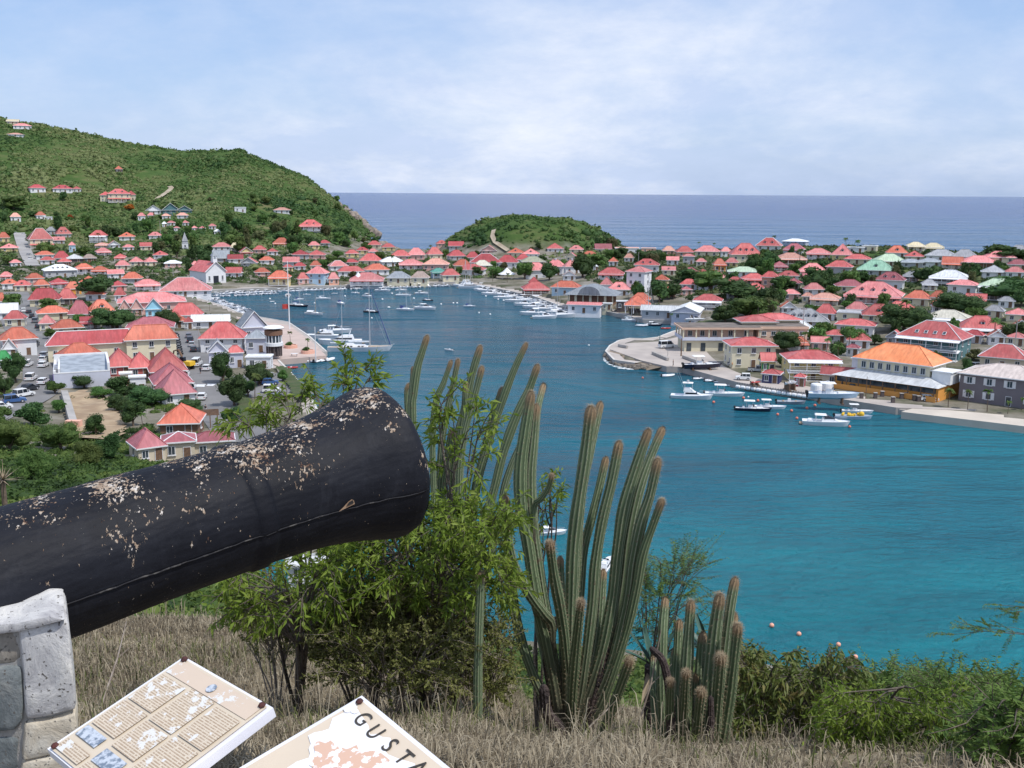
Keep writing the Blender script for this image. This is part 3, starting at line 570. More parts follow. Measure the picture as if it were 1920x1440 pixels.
TABLE = """
20 54 230 236 242 pink white ||pink roofed villa topmost on the left hill summit
9 34 224 229 233 beige beige g||tan roofed house behind the hilltop villa at the left edge
10 42 249 252 256 salmon white l||long flat pink roofed house just under the hilltop villa
214 229 312 319 323 orange dark p||tiny orange roofed hut alone in the scrub halfway up the hill
49 82 345 353 361 dkred white ||leftmost red roofed villa on the upper left slope
94 131 346 354 361 dkred white 2||red roofed white villa above the blue pool on the slope
134 151 349 355 360 red white p||small red roofed annex right of the villa above the pool
185 208 359 366 378 red cream p||left wing of the big red roofed hill villa
236 254 358 366 376 red cream p||right wing of the big red roofed hill villa
198 240 353 364 380 red cream v2||big red roofed hill villa with two white dormers and terrace
270 300 385 395 402 white white c r=0||left white gabled pavilion of the hillside hotel
300 332 381 394 406 white teal c r=0 d=1||tallest white gabled hotel pavilion in the middle of the left slope
330 358 386 394 404 white teal c r=0||right white gabled pavilion of the hillside hotel
257 272 398 405 414 pink white ||small pink roofed cottage left below the gabled hotel
275 290 398 404 410 pink white ||small white cottage below the left hotel gable
301 319 401 406 411 salmon white ||low pink roofed cottage in front of the tall hotel gable
329 352 399 405 410 salmon white ||low salmon cottage below the right hotel gable
312 328 415 419 424 pink white ||white bungalow in the second row below the hotel
340 354 414 419 424 pink white p||pink pyramid roofed bungalow below the hotel
303 312 417 421 426 white white ||leftmost white bungalow below the hotel
358 370 424 428 434 pink white p||white bungalow left in the lowest row under the hotel
372 385 424 428 434 pink white p||white bungalow in the middle of the lowest row under the hotel
390 405 419 424 430 pink white ||rightmost pink roofed bungalow under the hotel
324 337 427 430 434 pink white ||small bungalow above the white steeple
400 413 432 436 440 white white ||tiny white house right of the lowest bungalow row
437 461 386 390 398 white white f||flat white house alone on the slope right of the hotel
510 544 388 394 400 salmon white ||pink roofed white villa high on the slope above the bay
557 603 410 424 433 red white v2||red roofed white villa alone near the headland with a long terrace
17 37 398 407 416 salmon white ||salmon roofed house at the left edge above the hillside road
64 84 396 404 412 orange white ||orange roofed house left of the dark trees above the road
80 97 404 408 415 white white f||white block beside the orange roofed house above the road
-6 16 434 446 454 orange yellow ||orange roofed house cut by the left edge beside the road
100 131 425 439 447 red grey 2||red roofed house with white dormers behind the big red house
85 104 424 432 440 grey grey ||grey roofed link between two red houses by the hillside road
47 94 424 449 466 red cream v R r=8||big red hip roofed house with dark gallery beside the hillside road
165 199 429 442 456 red white V s=2||red roofed two storey white house among palms
176 204 455 459 466 salmon beige v||low salmon roofed annex in front of the two storey house
128 141 453 460 473 pink blue p||narrow pale blue tower house left of the palms
62 98 469 478 487 orange white ||orange roofed house with white gable below the hillside road
98 128 470 486 492 dkred cream ||dark red roofed house left of the white tent roof
119 153 476 486 493 white dark p||white tent like roof over a dark hall
152 178 479 487 492 brown brown ||brown roofed house right of the white tent roof
72 100 484 491 496 red white ||red roofed low house behind the big white roof
105 131 487 495 499 red brown ||small red roofed house above the big white roof
73 136 494 507 521 white grey 4||big white roofed hall in the left part of town
138 171 493 502 514 orange white v||orange roofed white house right of the big white roof
169 201 498 507 516 orange white v||orange roofed house second right of the big white roof
214 241 486 498 506 pink cream ||twin pink roofed house left of the pyramid roofs
240 267 480 491 499 pink cream p||left of two equal pink pyramid roofs above the dark trees
266 293 480 491 499 pink cream p||right of two equal pink pyramid roofs above the dark trees
228 250 459 465 471 pink white ||pink roofed house alone in the trees on the lower slope
305 338 488 494 502 white pink ||whitish roofed pink house above the church trees
395 431 453 463 471 pink white ||pink roofed white house above the grey slate roof
430 448 455 464 472 beige beige ||beige roofed house behind the round pale tree
395 430 470 486 492 slate grey g||grey slate roofed house in the trees above the church
358 372 492 499 504 pink pink ||little pink roofed house left of the church
247 296 522 534 545 pink white v r=3||pink hip roofed white house left of the long quay hall
212 235 540 556 565 red white ||red roofed house beside the spreading dark tree
118 150 525 542 552 orange orange ||orange hip roofed house left of the spreading dark tree
60 90 524 537 545 orange salmon ||orange roofed house behind the great red roofs at left
-10 12 545 565 578 orange white ||orange roofed house cut by the left edge behind the round tree
5 40 505 520 530 yellow_ yellow ||
48 108 537 562 576 dkred cream h e=.5||large dark red hip roof at the head of the left street
104 140 540 560 572 red dark h||red roofed gallery house with dark louvred windows
62 122 575 590 600 orange cream ||low orange roofed row right of the left street
124 168 558 590 602 dusk beige ||tall dusky red roofed house in the old quarter
160 211 560 584 602 orange yellow 1||orange hip roofed house with one white dormer
70 101 587 607 622 pink cream p||pink pyramid roofed corner house on the left street
88 150 598 618 630 orange cream ||low orange roofed house behind the long cream building
212 336 544 567 590 pink pink r=0 d=.6||very long pink roofed hall behind the gabled arcade
220 243 562 580 592 pink pink c r=0 d=.9 ||left white edged pink gable of the arcade
242 266 560 580 592 pink pink c r=0 d=.9||second white edged pink gable of the arcade
266 284 556 572 588 pink pink c r=0 d=.9||upper pink gable in the middle of the arcade
268 302 560 580 597 pink cyan c r=0 d=.9||right pink gable above the turquoise wall of the arcade
312 378 566 592 604 red white r=-10 d=.6||red hip roofed white house beside the left quay
356 430 590 605 616 white white g r=-6 d=.4 ||long white canopy roof behind the red roofed customs house
300 345 590 606 616 orange white ||orange roof between the two round trees and the canopy
343 362 598 610 618 red white p||small red pyramid roof beside the right round tree
366 458 598 635 662 red white 0 r=-8 d=.75 s=2||two storey white customs house with red hip roof and window rows
228 320 592 614 630 dusk cream r=-4||dusky red roof behind the long cream building
230 328 604 637 676 orange cream n r=2 d=.45 e=.6||orange red right end of the long cream building
86 252 617 645 678 dkred cream nR r=0 d=.3 e=.75||long cream building with red hip roof and white ridge
92 184 640 673 692 orange beige r=5 d=.8||orange red hip roof in front of the long cream building
188 238 651 690 706 red red h r=0 d=1.4||leftmost red gable of the row in front of the cream wall
234 276 660 696 708 red red h r=0 d=1.3||smallest middle red gable of the row before the cream wall
262 338 650 700 716 red red h r=4 d=1.3||tall right red gable of the row before the cream wall
268 350 672 720 742 dusk cream h r=6 d=1.2 ||dusky red gabled roof stepping down beside the right street
280 358 697 748 760 dusk white h r=8 d=1.1||lowest dusky red gable beside the right street
105 136 660 663 682 cream cream f r=0||beige lift housing box on the red roofs
222 246 700 702 728 cream cream f r=0||small flat white house with an outside stair
240 272 706 708 738 white white f r=0||flat white terraced house right of the blue roofed block
285 376 759 804 818 orange brown h r=-10 d=1.1||orange red barn roof with a white chimney below the town
-8 62 608 636 668 orange white r=6||orange roofed house at the left edge beside the street
2 30 638 658 672 orange white c||small orange gable against the left edge
-10 20 664 684 694 mint cream ||green roofed shed at the left edge
3 46 580 600 612 red cream ||red roofed house left of the parked cars in the left street
-6 32 568 588 600 white white g||whitish grey roofed house at the left edge behind the round tree
228 302 802 848 868 dusk beige h r=14 d=1.3||lower dusky red roof with hips just above the cannon
296 360 806 830 866 dusk beige r=0 d=1 R||lower dusky red roof with two white vents above the cannon
352 434 802 826 862 dusk beige r=0||rightmost lower dusky red roof above the cannon
437 498 584 614 640 slate lilac c r=12 d=1||tall grey gabled warehouse on the left quay
455 502 615 634 662 slate lilac h d=1 r=-8 ||grey roofed pale house beside the round tower
386 424 639 660 694 slate lilac c r=0 d=1||narrow pale house with a grey gable behind the street trees
424 456 645 661 690 red lilac h||small red roofed white house beside the big park trees
455 512 668 671 692 white white f r=-10||low white flat roofed quay office
484 513 480 489 496 orange white ||orange and white house in the trees above the far quay
500 545 506 520 534 orange yellow v||orange roofed yellow house nearest to the church
555 579 509 523 532 red pink ||little red pavilion roof between the far quay houses
580 602 487 498 508 orange cream ||orange roofed house in the trees behind the far quay
571 617 497 513 532 pink blue r=-20 d=.9||tall pink hip roofed house with pale blue walls on the far quay
612 652 486 499 508 pink white R||faded pink roofed white house behind the far quay
630 683 497 509 519 red white r=4 d=.5||red roofed house with a row of white windows behind the far quay
613 636 510 523 532 pink salmon ||salmon walled house right of the pale blue one
652 719 509 525 534 pink white v r=-3 d=.7||broad pale pink hip roof in the middle of the far quay
671 716 474 489 497 red cream ||red hip roofed house under the headland
644 672 484 492 500 dkred cream ||dark red roofed house under the headland trees
678 730 494 506 516 orange white ||orange red double roof behind the broad pink hip roof
709 758 480 491 500 white white ||white roofed hall at the root of the isthmus
731 770 466 480 488 red pink ||red hip roofed house at the far bay left
762 797 464 478 487 pink pink ||pink roofed house at the far bay
746 792 485 495 507 pink white v r=0||pale pink roofed house with a white gallery on the isthmus
790 843 483 496 508 salmon pink ||broad salmon roof in the middle of the isthmus
722 770 507 521 531 slate cream r=-4 ||grey hip roofed house on the far quay
768 806 505 521 531 brown cream r=-8||brownish hip roofed house next to the grey one on the far quay
805 838 501 510 522 teal blue v||green roofed pale blue house on the isthmus
824 863 503 516 526 red cream ||red roofed house beside the green roofed one
797 831 461 477 486 red cream ||red pyramid roofed house at the foot of the knoll
836 874 468 480 488 dkred grey ||dark red hip roof at the left foot of the knoll
872 900 471 483 490 dkred cream ||smaller dark red hip roof at the left foot of the knoll
848 886 485 498 508 orange cream ||orange roofed house below the knoll
880 940 473 492 503 dkred white R r=0||largest dark red roof below the knoll
930 973 475 492 503 dkred white r=-6||dark red roof with white walls below the knoll path
852 913 494 506 516 red white r=-10||red roofed house with white gable near the moored masts
885 923 487 498 506 cream white ||pale yellow roofed white house below the knoll
966 996 476 487 494 dkred white ||small dark red roof right of the knoll path
975 1024 480 491 498 olive cream ||olive green roofed house under the knoll
980 1030 490 507 523 pink white r=6||pink hip roofed white house among the marina trees
1022 1062 485 500 516 pink white k||left of the twin pink roofs with white cupolas
1055 1091 484 500 514 pink white k||right of the twin pink roofs with white cupolas
990 1012 521 533 540 dkred brown p||dark red pavilion roof above the marina trees
976 1032 531 545 552 red brown v||red roofed open restaurant beside the marina
1032 1093 526 539 554 orange blue r=-12 d=.6||orange roofed pale blue house beside the marina hall
1122 1173 500 514 525 red white v||bright red hip roofed house left of the stepped white building
1190 1239 484 497 512 red white 2||top red hip roof above the stepped white building
1173 1226 496 510 550 pink white r=-22 d=1 Vs=3 s=3||stepped white building with pink roof and galleries
1125 1150 519 534 548 pink white p||small pink roofed house left of the stepped building
1140 1184 527 543 555 pink white 1||pink roofed house in front of the stepped white building
1182 1222 547 562 575 orange salmon ||orange roofed house behind the open pavilion
1141 1160 483 492 499 orange white p||tiny orange pyramid roofed hut right of the knoll
1170 1190 477 486 492 salmon white ||small salmon roofed hut right of the knoll
1152 1202 459 466 477 salmon white f||salmon flat roofed white house first on the ridge
1201 1233 459 466 473 salmon salmon f||salmon flat roofed house second on the ridge
1112 1122 498 502 508 white white ||tiny white house beside the marina trees
1241 1268 462 471 478 salmon salmon ||salmon roofed house third on the ridge
1266 1304 461 473 481 red salmon ||red hip roofed house fourth on the ridge
1280 1304 475 481 496 pink grey ||grey walled house in the shade under the ridge
1304 1353 460 472 481 pink cream ||pink double hip roof on the ridge
1350 1373 462 472 482 pink white ||small pink hip roof with a white wall on the ridge
1305 1326 486 494 500 pink cream ||small pink roofed house below the ridge
1336 1363 483 496 511 orange orange v||terraced orange house with balconies
1360 1386 482 493 502 pink yellow ||pink roofed yellow house beside the terraced orange one
1368 1433 451 478 492 red cream 3 r=10||great red hip roof with dormers in the middle of the ridge
1420 1471 445 461 470 red white 2 R||red hip roof at the highest point of the ridge
1470 1521 447 453 458 white grey ||white domed looking roof on the skyline
1471 1513 456 468 477 dusk white v1||dusky pink hip roof under the white skyline roof
1455 1517 472 485 498 salmon brown v||long salmon roof in the shade below the ridge
1368 1429 499 511 520 ltgreen white r=0||pale green hip roof in the trees
1391 1441 511 523 538 red pink v||red roofed pink house below the pale green roof
1428 1463 507 520 542 red salmon ||salmon walled house with a red roof beside the tall tree
1460 1502 506 518 528 red white 1||red roofed house with one dormer above the dark trees
1540 1570 508 516 524 pink salmon ||
1301 1359 550 564 580 red white V s=2||white house with a two storey gallery and red roof in the trees
1240 1269 541 552 558 orange salmon ||small orange roof alone in the trees above the white sheds
1515 1561 464 475 486 pink white v||pink roofed white house right of the dark ridge trees
1562 1603 456 480 488 pink yellow p1||tall pink pyramid roof on a yellow house
1590 1625 460 466 474 white white f||white terraces near the right skyline
1618 1650 458 462 472 white cream f||white and cream terraced house near the right skyline
1664 1706 459 476 484 orange white 1||orange red hip roof near the right skyline
1702 1738 453 461 472 beige cream v||left beige roofed house on the right skyline
1734 1774 454 464 473 beige cream v||right beige roofed house on the right skyline
1587 1638 478 489 496 red cream ||red hip roof below the pink pyramid roof
1552 1604 488 501 514 red grey ||red hip roof on a grey house left of the green roof
1615 1683 486 509 518 green grey 1||sea green pyramid roof on the right hill
1640 1706 476 492 501 ltgreen cream ||pale green hip roof above the sea green one
1690 1735 486 494 503 slate grey ||low slate roofed house left of the long grey house
1725 1773 487 495 502 slate white ||low grey roofed house below the long grey villa
1742 1800 465 480 492 grey white r=-4||left half of the long grey roofed villa
1790 1838 467 482 492 grey white r=-4||right half of the long grey roofed villa
1806 1881 480 496 503 pink brown ||broad pink roof right of the grey villa
1850 1911 474 487 494 pink cream ||double pink roof at the right end of the ridge
1889 1925 500 511 523 pink white ||pink roofed white house cut by the right edge
1752 1826 506 521 537 white dark V s=2 r=-6||white hip roof over a dark timber gallery
1782 1843 523 535 552 pink white ||pink roofed house with a bright white side wall
1844 1914 519 537 562 ltgreen dark V s=2||pale green roofed tall dark timber house at the right
1595 1706 522 555 569 pink pink 3v r=-5||great faded pink hip roof in the middle of the right hill
1645 1703 507 526 545 dusk white 2||dusky red roofed white house behind the great pink roof
1568 1628 521 537 549 dusk cream ||dusky red hip roof left of the great pink roof
1700 1752 541 560 574 orange cream ||left half of the orange red double roof on the right slope
1745 1780 544 558 574 orange cream ||right half of the orange red double roof on the right slope
1523 1581 549 562 572 salmon cream v||salmon roofed house with dark windows in the trees
1504 1527 552 561 568 salmon cream ||small salmon roof left of the house with dark windows
1462 1496 569 580 590 orange white c||orange gable left of the grey roof
1530 1572 571 592 602 red white ||red roofed house behind the grey roof with dormers
1590 1632 568 585 594 pink cream ||pale pink roofed house behind the red one
1663 1723 565 585 596 red cream ||red hip roof above the salmon terrace
1620 1686 571 594 606 red cream 1||red double hip roof with a dormer
1685 1742 583 597 607 salmon grey ||flat salmon roof left of the cream house
1573 1640 587 592 602 grey cream f||flat grey roofed cream building
1744 1829 580 598 618 cream cream r=-6 V s=2||cream hip roofed two storey house
1804 1893 590 616 632 red brown 1V s=2||bright red hip roof with a gallery at the right
1442 1540 594 620 638 white dark 2 r=8||white hip roof with two dark dormers
1467 1562 574 604 616 grey grey 4 r=4||broad grey hip roof with a row of dormers
1572 1651 597 611 631 red white r=-6||red roofed white house in the middle of the lower town
1549 1594 620 632 644 red white ||small red roofed white house behind the palms
1589 1637 625 640 654 red white ||red roof half hidden by palms above the yellow building
1670 1698 650 663 672 red blue ||low red roof left of the blue green building
1848 1940 643 672 694 red beige nR r=-6||red roofed beige wall building at the right edge
1810 1850 622 634 645 dkred grey ||low dark red roof behind the palms at the right
1540 1622 685 704 726 red beige g r=-8 d=.35 ||low red gabled hall between yellow and orange buildings
"""
for ln in TABLE.strip().split('\n'):
    a, _, lab = ln.partition('||'); t = a.split()
    if not lab: continue
    hpix(*[float(x) for x in t[:5]], t[5], t[6], ' '.join(t[7:]), lab)
# ------------------------------------------------------------------ the buildings with a shape of their own
def reg(u0, v0, u1, v1, g, r, label): RECTS.append((u0, v0, u1, v1, g.y)); FOOT.append((g.x, g.y, r)); NAMED.append(((u0+u1)/2, (v0+v1)/2, label, g.y))
def special(name, label, cat, u0, v0, u1, v1, rz=0, dist=None, r=None):
    g = G((u0+u1)/2, v1) if dist is None else P((u0+u1)/2, v1, dist); s = (g-C0).dot(FW)/F
    root = empty(name, g, -atan2(g.x, g.y)+rz, label, cat); reg(u0, v0, u1, v1, g, r or (u1-u0)*s*.5, label); return root, s
# church
root, s = special('church', 'small white church with a red roof and open belfry facing the harbour', 'church', 386, 487, 425, 531, rz=rad(26))
w, d, h, hr = 10, 17, 5.6, 4.2
mb = MB(); mb.box((0, d/2, h/2-1), (w, d, h+2)); mb.add([(-w/2, 0, h), (w/2, 0, h), (0, 0, h+hr), (-w/2, d, h), (w/2, d, h), (0, d, h+hr)], [(0, 1, 2), (3, 5, 4)]); wl = mb.build('wall', M['wall_white'], root)
mb = MB(); a = w/2+.5; mb.add([(-a, -.5, h-.3), (0, -.5, h+hr+.2), (a, -.5, h-.3), (-a, d+.4, h-.3), (0, d+.4, h+hr+.2), (a, d+.4, h-.3)], [(0, 1, 4, 3), (1, 2, 5, 4)], 0)
for sx in (-1, 1): mb.tube([(sx*a, -.55, h-.3), (0, -.55, h+hr+.25)], .2, 4, 1)
mb.build('roof', [M['roof_red'], M['white_paint']], root)
mb = MB(); mb.box((0, -.04, 1.7), (2.6, .1, 3.4)); mb.build('door', pm('dark_door', (.02, .025, .04), rough=.5), root)
for x in (-3.3, 3.3): link('window', win_mesh(1, 2.2, None), root, (x, -.04, 2.4))
mb = MB(); mb.box((0, 1.2, h+hr+.6), (2.2, 2.2, 1.6)); tw = mb
for x in (-.85, .85):
    for y in (.35, 2.05): tw.box((x, y, h+hr+2.1), (.3, .3, 1.5))
b = tw.build('belfry', M['wall_white'], root)
mb = MB(); mb.add([(-1.3, -.1, h+hr+2.9), (1.3, -.1, h+hr+2.9), (1.3, 2.5, h+hr+2.9), (-1.3, 2.5, h+hr+2.9), (0, 1.2, h+hr+5.2)], [(0, 1, 4), (1, 2, 4), (2, 3, 4), (3, 0, 4), (0, 3, 2, 1)]); mb.build('spire', M['roof_slate'], b)
mb = MB(); mb.box((0, 1.2, h+hr+5.7), (.12, .12, 1.2)); mb.box((0, 1.2, h+hr+5.9), (.6, .12, .12)); mb.build('cross', M['white_paint'], b)
# bell tower on the slope
root, s = special('bell_tower', 'grey bell tower with a steep pyramid spire standing alone on the slope above the church', 'tower', 342, 438, 353, 467)
k = s*11; mb = MB(); mb.box((0, 0, k*.5-1), (k, k, k+2)); mb.build('tower_base', M['wall_white'], root)
mb = MB(); mb.box((0, 0, k*1.15), (k*.86, k*.86, k*.35)); mb.box((0, 0, k*1.02), (k*1.06, k*1.06, k*.08)); mb.build('belfry', M['wall_grey'], root)
mb = MB(); z = k*1.33; mb.add([(-k*.5, -k*.5, z), (k*.5, -k*.5, z), (k*.5, k*.5, z), (-k*.5, k*.5, z), (0, 0, z+k*1.5)], [(0, 1, 4), (1, 2, 4), (2, 3, 4), (3, 0, 4), (0, 3, 2, 1)]); mb.build('spire', M['roof_grey'], root)
link('window', win_mesh(k*.3, k*.5, None), root, (0, -k/2-.02, k*.5))
# round tower with glazed storey on the left square
root, s = special('round_tower', 'round harbour building with white disc roof and glazed upper storey on the left square', 'building', 495, 610, 534, 668)
R = 17*s; mb = MB()
for k in range(12): a = 2*pi*k/12; mb.box((R*.8*cos(a), R*.8*sin(a), 1.4), (.3, .3, 2.8))
mb.lathe([(R*.62, 0), (R*.62, 2.8)], 20); mb.build('ground_floor', [M['wall_dark']], root)
MB().lathe([(R*.95, 2.8), (R, 2.85), (R, 3.7), (R*.95, 3.75)], 28).build('balcony', M['white_paint'], root)
mb = MB(); mb.lathe([(R*.82, 3.7), (R*.82, 5.6)], 24); mb.build('glazing', M['glass'], root)
mb = MB()
for k in range(14): a = 2*pi*k/14; mb.box((R*.84*cos(a), R*.84*sin(a), 4.65), (.22, .22, 1.9), rz=a)
mb.build('mullion', M['white_paint'], root)
MB().lathe([(R*.86, 5.6), (R*.98, 5.7), (R*.98, 6.9), (R*.8, 7.0)], 28).build('timber_band', M['wall_brown'], root)
MB().lathe([(R*.2, 7.0), (R*.2, 7.5)], 8).build('post', M['steel'], root)
MB().lathe([(R*1.12, 7.45), (R*1.16, 7.6), (R*.9, 7.95), (R*.3, 8.2), (.1, 8.25)], 32).build('roof', M['white_paint'], root, smooth=False)
# blue grey slab roofed block
root, s = special('flat_roofed_building', 'flat grey roofed block with white parapet and one purple side', 'building', 103, 668, 209, 728, r=10)
w, d, h = 98*s, 15, 3.4; yb = 0
mb = MB(); mb.box((0, d/2, h/2-1), (w, d, h+2)); mb.build('wall', M['wall_lilac'], root)
mb = MB(); mb.box((-w/2-.06, d/2, h/2-.6), (.1, d, h+1)); mb.build('purple_wall', pm('purple', (.16, .07, .38), rough=.8), root)
mb = MB(); mb.add([(-w*.38, .3, h+.1), (w*.47, .3, h+.1), (w*.47, d-.3, h+1.6), (-w*.38, d-.3, h+1.6), (-w*.38, .3, h-.1), (w*.47, .3, h-.1), (w*.47, d-.3, h-.1), (-w*.38, d-.3, h-.1)], [(0, 1, 2, 3), (0, 4, 5, 1), (1, 5, 6, 2), (2, 6, 7, 3), (3, 7, 4, 0)])
mb.build('roof', pm('slab', (.34, .38, .43), (.24, .27, .31), scale=.5, rough=.8, lo=.4, hi=.6), root)
mb = MB(); mb.box((w*.48, d/2, h+.9), (.5, d, 1.8)); mb.box((0, d, h+1.0), (w, .4, 2.0)); mb.box((-w*.40, d/2, h+.5), (.4, d, 1.0)); mb.box((-w*.48, d/2, h+.3), (.5, d, .6)); mb.box((0, .1, h+.05), (w, .3, .25)); mb.build('parapet', M['white_paint'], root)
for i in range(3): mb = MB(); mb.box((-w*.44, 2+i*2.2, h+.5), (1, 1.2, .9)); mb.build('air_conditioner', M['steel'], root)
# pergola frame
root, s = special('pergola', 'bare brown timber pergola frame beside the right street', 'pergola', 366, 781, 410, 804)
w = 40*s
for i in range(4): mb = MB(); mb.box((-w/2+w*i/3, 0, 1.2), (.16, .16, 2.4)); mb.box((-w/2+w*i/3, 4.5, 1.2), (.16, .16, 2.4)); mb.build('post', M['wood'], root)
for i in range(5): mb = MB(); mb.box((0, i*1.12, 2.5), (w+.6, .12, .2)); mb.build('beam', M['wood'], root)
# customs pier building on the right wharf (peach, two storeys, flat roofs with red lean-tos)
root, s = special('ferry_terminal', 'long peach two storey terminal with flat grey roof and open gallery on the wharf', 'building', 1268, 604, 1442, 664, rz=rad(14), r=20); root.location = Z(1352, 660, 1.5)
w, d, h = 22.0, 11, 6.4
mb = MB(); mb.box((0, d/2, 1.6), (w-1.5, d-1.5, 3.4)); mb.build('ground_floor', M['wall_cream'], root)
mb = MB(); mb.box((0, d/2+.8, 4.9), (w-3, d-3, 3)); mb.build('upper_wall', M['wall_peach'], root)
mb = MB(); mb.box((0, d/2, 3.3), (w, d, .3)); mb.box((0, 0, 3.75), (w, .12, .9)); mb.box((-w/2, d/2, 3.75), (.12, d, .9)); mb.build('gallery', M['wall_lilac'], root)
for i in range(7): mb = MB(); mb.box((-w/2+.2+(w-.4)*i/6, .1, 5.2), (.35, .35, 2.5)); mb.build('column', M['wall_cream'], root)
for i in range(3): mb = MB(); mb.box((-w/2+.2, 3+3.5*i, 5.2), (.35, .35, 2.5)); mb.build('column', M['wall_cream'], root)
mb = MB(); mb.box((0, d/2, 6.6), (w+.8, d+.8, .5), 0); mb.box((0, d/2, 6.9), (w+.2, d+.2, .1), 1); mb.build('roof', [M['wall_peach'], pm('bitumen', (.20, .17, .15), (.13, .11, .10), scale=.4, rough=.95)], root)
for x in (-8.5, -5, -1.5, 3, 7.5): link('window', win_mesh(1.3, 1.6, None), root, (x, 2.25, 5.0))
for x in (-9, -5, 0, 6): mb = MB(); mb.box((x, .7, 1.3), (1.3, .12, 2.3)); mb.build('door', M['glass'], root)
mb = MB(); mb.box((w/2+7, d/2+1.5, 2.6), (14, d-2, 7.2)); mb.build('rear_wing', M['wall_peach'], root)
mb = MB(); mb.box((w/2+7, d/2+1.5, 6.5), (14.6, d-1.4, .7), 0); mb.box((w/2+7, d/2+1.5, 6.9), (14, d-2, .1), 1); mb.build('parapet', [M['wall_peach'], M['bitumen']], root)
for i in range(5): link('window', win_mesh(1.3, 1.2, None), root, (w/2+1.6+2.7*i, 2.47, 5.0))
for i, (x, y, ww_, dd_) in enumerate([(w/2+1, d/2+4, 10, 8), (w/2+8, d+3, 13, 8)]): o = roof_mb(ww_, dd_, 1.4, 0, 'h').build('upper_roof', [M['roof_red'], M['white_paint'], M['roof_red']], root); o.location = (x, y, 7.9); mb = MB(); mb.box((x, y, 7.5), (ww_-.6, dd_-.6, .9)); mb.build('penthouse', M['wall_cream'], root)
# cream depot with red roof
hpix(1358, 1464, 630, 648, 690, 'red', 'cream', 'r=15 d=.8 s=2', 'cream two storey depot with red hip roof beside the terminal')
# shed with green doors between them
root, s = special('workshop', 'low workshop with green roll doors and pale flat roof on the wharf', 'workshop', 1308, 648, 1372, 682, rz=rad(-26), dist=280, r=6)
w = 13; mb = MB(); mb.box((0, 3.5, 1.5), (w, 7, 3)); mb.build('wall', M['wall_beige'], root); mb = MB(); mb.box((0, 3.5, 3.1), (w+.8, 8, .22)); mb.build('roof', M['wall_beige'], root)
for i in range(4): mb = MB(); mb.box((-w/2+1.8+i*3.1, -.05, 1.35), (2.6, .12, 2.6)); mb.build('roller_door', pm('dullgreen', (.12, .17, .12), (.09, .13, .10), scale=2, rough=.6), root)
# yellow building
root = hpix(1468, 1584, 651, 674, 712, 'red', 'yellow', 'r=13 d=.7 s=2 V', 'yellow two storey customs building with red hip roof and white shutters')
hpix(1423, 1458, 659, 678, 700, 'red', 'yellow', 'r=13 d=.9 g G', 'small yellow wing with red gable left of the yellow building')
# kiosks
hpix(1430, 1472, 691, 703, 721, 'red', 'navy', 'p r=-10 d=1 n', 'dark blue kiosk with a red pyramid roof on the quay')
hpix(1490, 1514, 703, 711, 726, 'red', 'crimson', 'p r=-10 d=1 n', 'small crimson kiosk beside the boat trailer on the quay')
# orange restaurant
g = G(1712, 745); s = (g-C0).dot(FW)/F; yaw = -atan2(g.x, g.y)+rad(-22); root = empty('restaurant', g+Vector((0, 8, 0)), yaw, 'large restaurant with bright orange hip roof above a white terrace roof on the quay', 'restaurant'); reg(1612, 662, 1822, 748, g, 17, 'bright orange roofed restaurant on the quay')
w, d = 19.5, 13; mb = MB(); mb.box((0, 0, 1.4), (w+4, d+3, 3.2)); mb.build('lower_wall', M['wall_orange'], root)
mb = MB(); mb.box((0, 0, 4.9), (w-3, d-4, 4.2)); mb.build('upper_wall', M['wall_cream'], root)
mb = MB(); a, b_ = w/2+2.4, d/2+2.8; c, e = w/2-1.5, d/2-2
mb.add([(-a, -b_, 3.1), (a, -b_, 3.1), (a, b_, 3.1), (-a, b_, 3.1), (-c, -e, 4.5), (c, -e, 4.5), (c, e, 4.5), (-c, e, 4.5)], [(0, 1, 5, 4), (1, 2, 6, 5), (2, 3, 7, 6), (3, 0, 4, 7), (0, 3, 2, 1)]); mb.build('terrace_roof', M['roof_white'], root)
o = roof_mb(w-3, d-4, 3.4, 7.0, 'h', .9).build('roof', [M['roof_bright'], M['white_paint'], M['roof_bright']], root)
for i in range(8): link('window', win_mesh(1.1, 1.5, None), root, (-w/2+3+(w-6)*i/7, -d/2+1.95, 5.6))
for i in range(4): link('window', win_mesh(1.1, 1.5, None), root, (-w/2+1.45, -3+2*i, 5.6), -pi/2)
for i in range(9): mb = MB(); mb.box((-w/2-1.5+(w+3)*i/8, -d/2-2.6, 1.5), (.2, .2, 3.2)); mb.build('post', M['wood'], root)
mb = MB(); mb.box((0, -d/2-1.56, 2.2), (w+3, .1, 1.1)); mb.build('window_band', M['glass'], root)
mb = MB(); mb.box((0, -d/2-2.7, .6), (w+4, .12, 1.2)); mb.build('railing', M['wall_orange'], root)
mb = MB(); mb.box((w/2+1, -2, 4.6), (4, 5, 2.6)); mb.box((w/2+1, -2, 6), (4.6, 5.6, .2)); mb.build('side_terrace', M['white_paint'], root)
mb = MB(); mb.box((-w/2, 2, 4.6), (4, 4, 2.4)); mb.box((-w/2, 2, 5.9), (4.6, 4.6, .2)); mb.build('side_terrace', M['white_paint'], root)
# blue green building with red roof
hpix(1695, 1833, 615, 652, 690, 'red', 'teal', 'r=-16 d=.7 V s=2 SR', 'blue green two storey building with large red hip roof and skylights', dist=262)
# dark stone building at the right edge
g = G(1905, 762); root = hpix(1822, 2000, 676, 710, 764, 'shingle', 'stone', 'r=-14 d=.75 s=2 W', 'dark stone museum with white shutters and pale hip roof at the right edge')
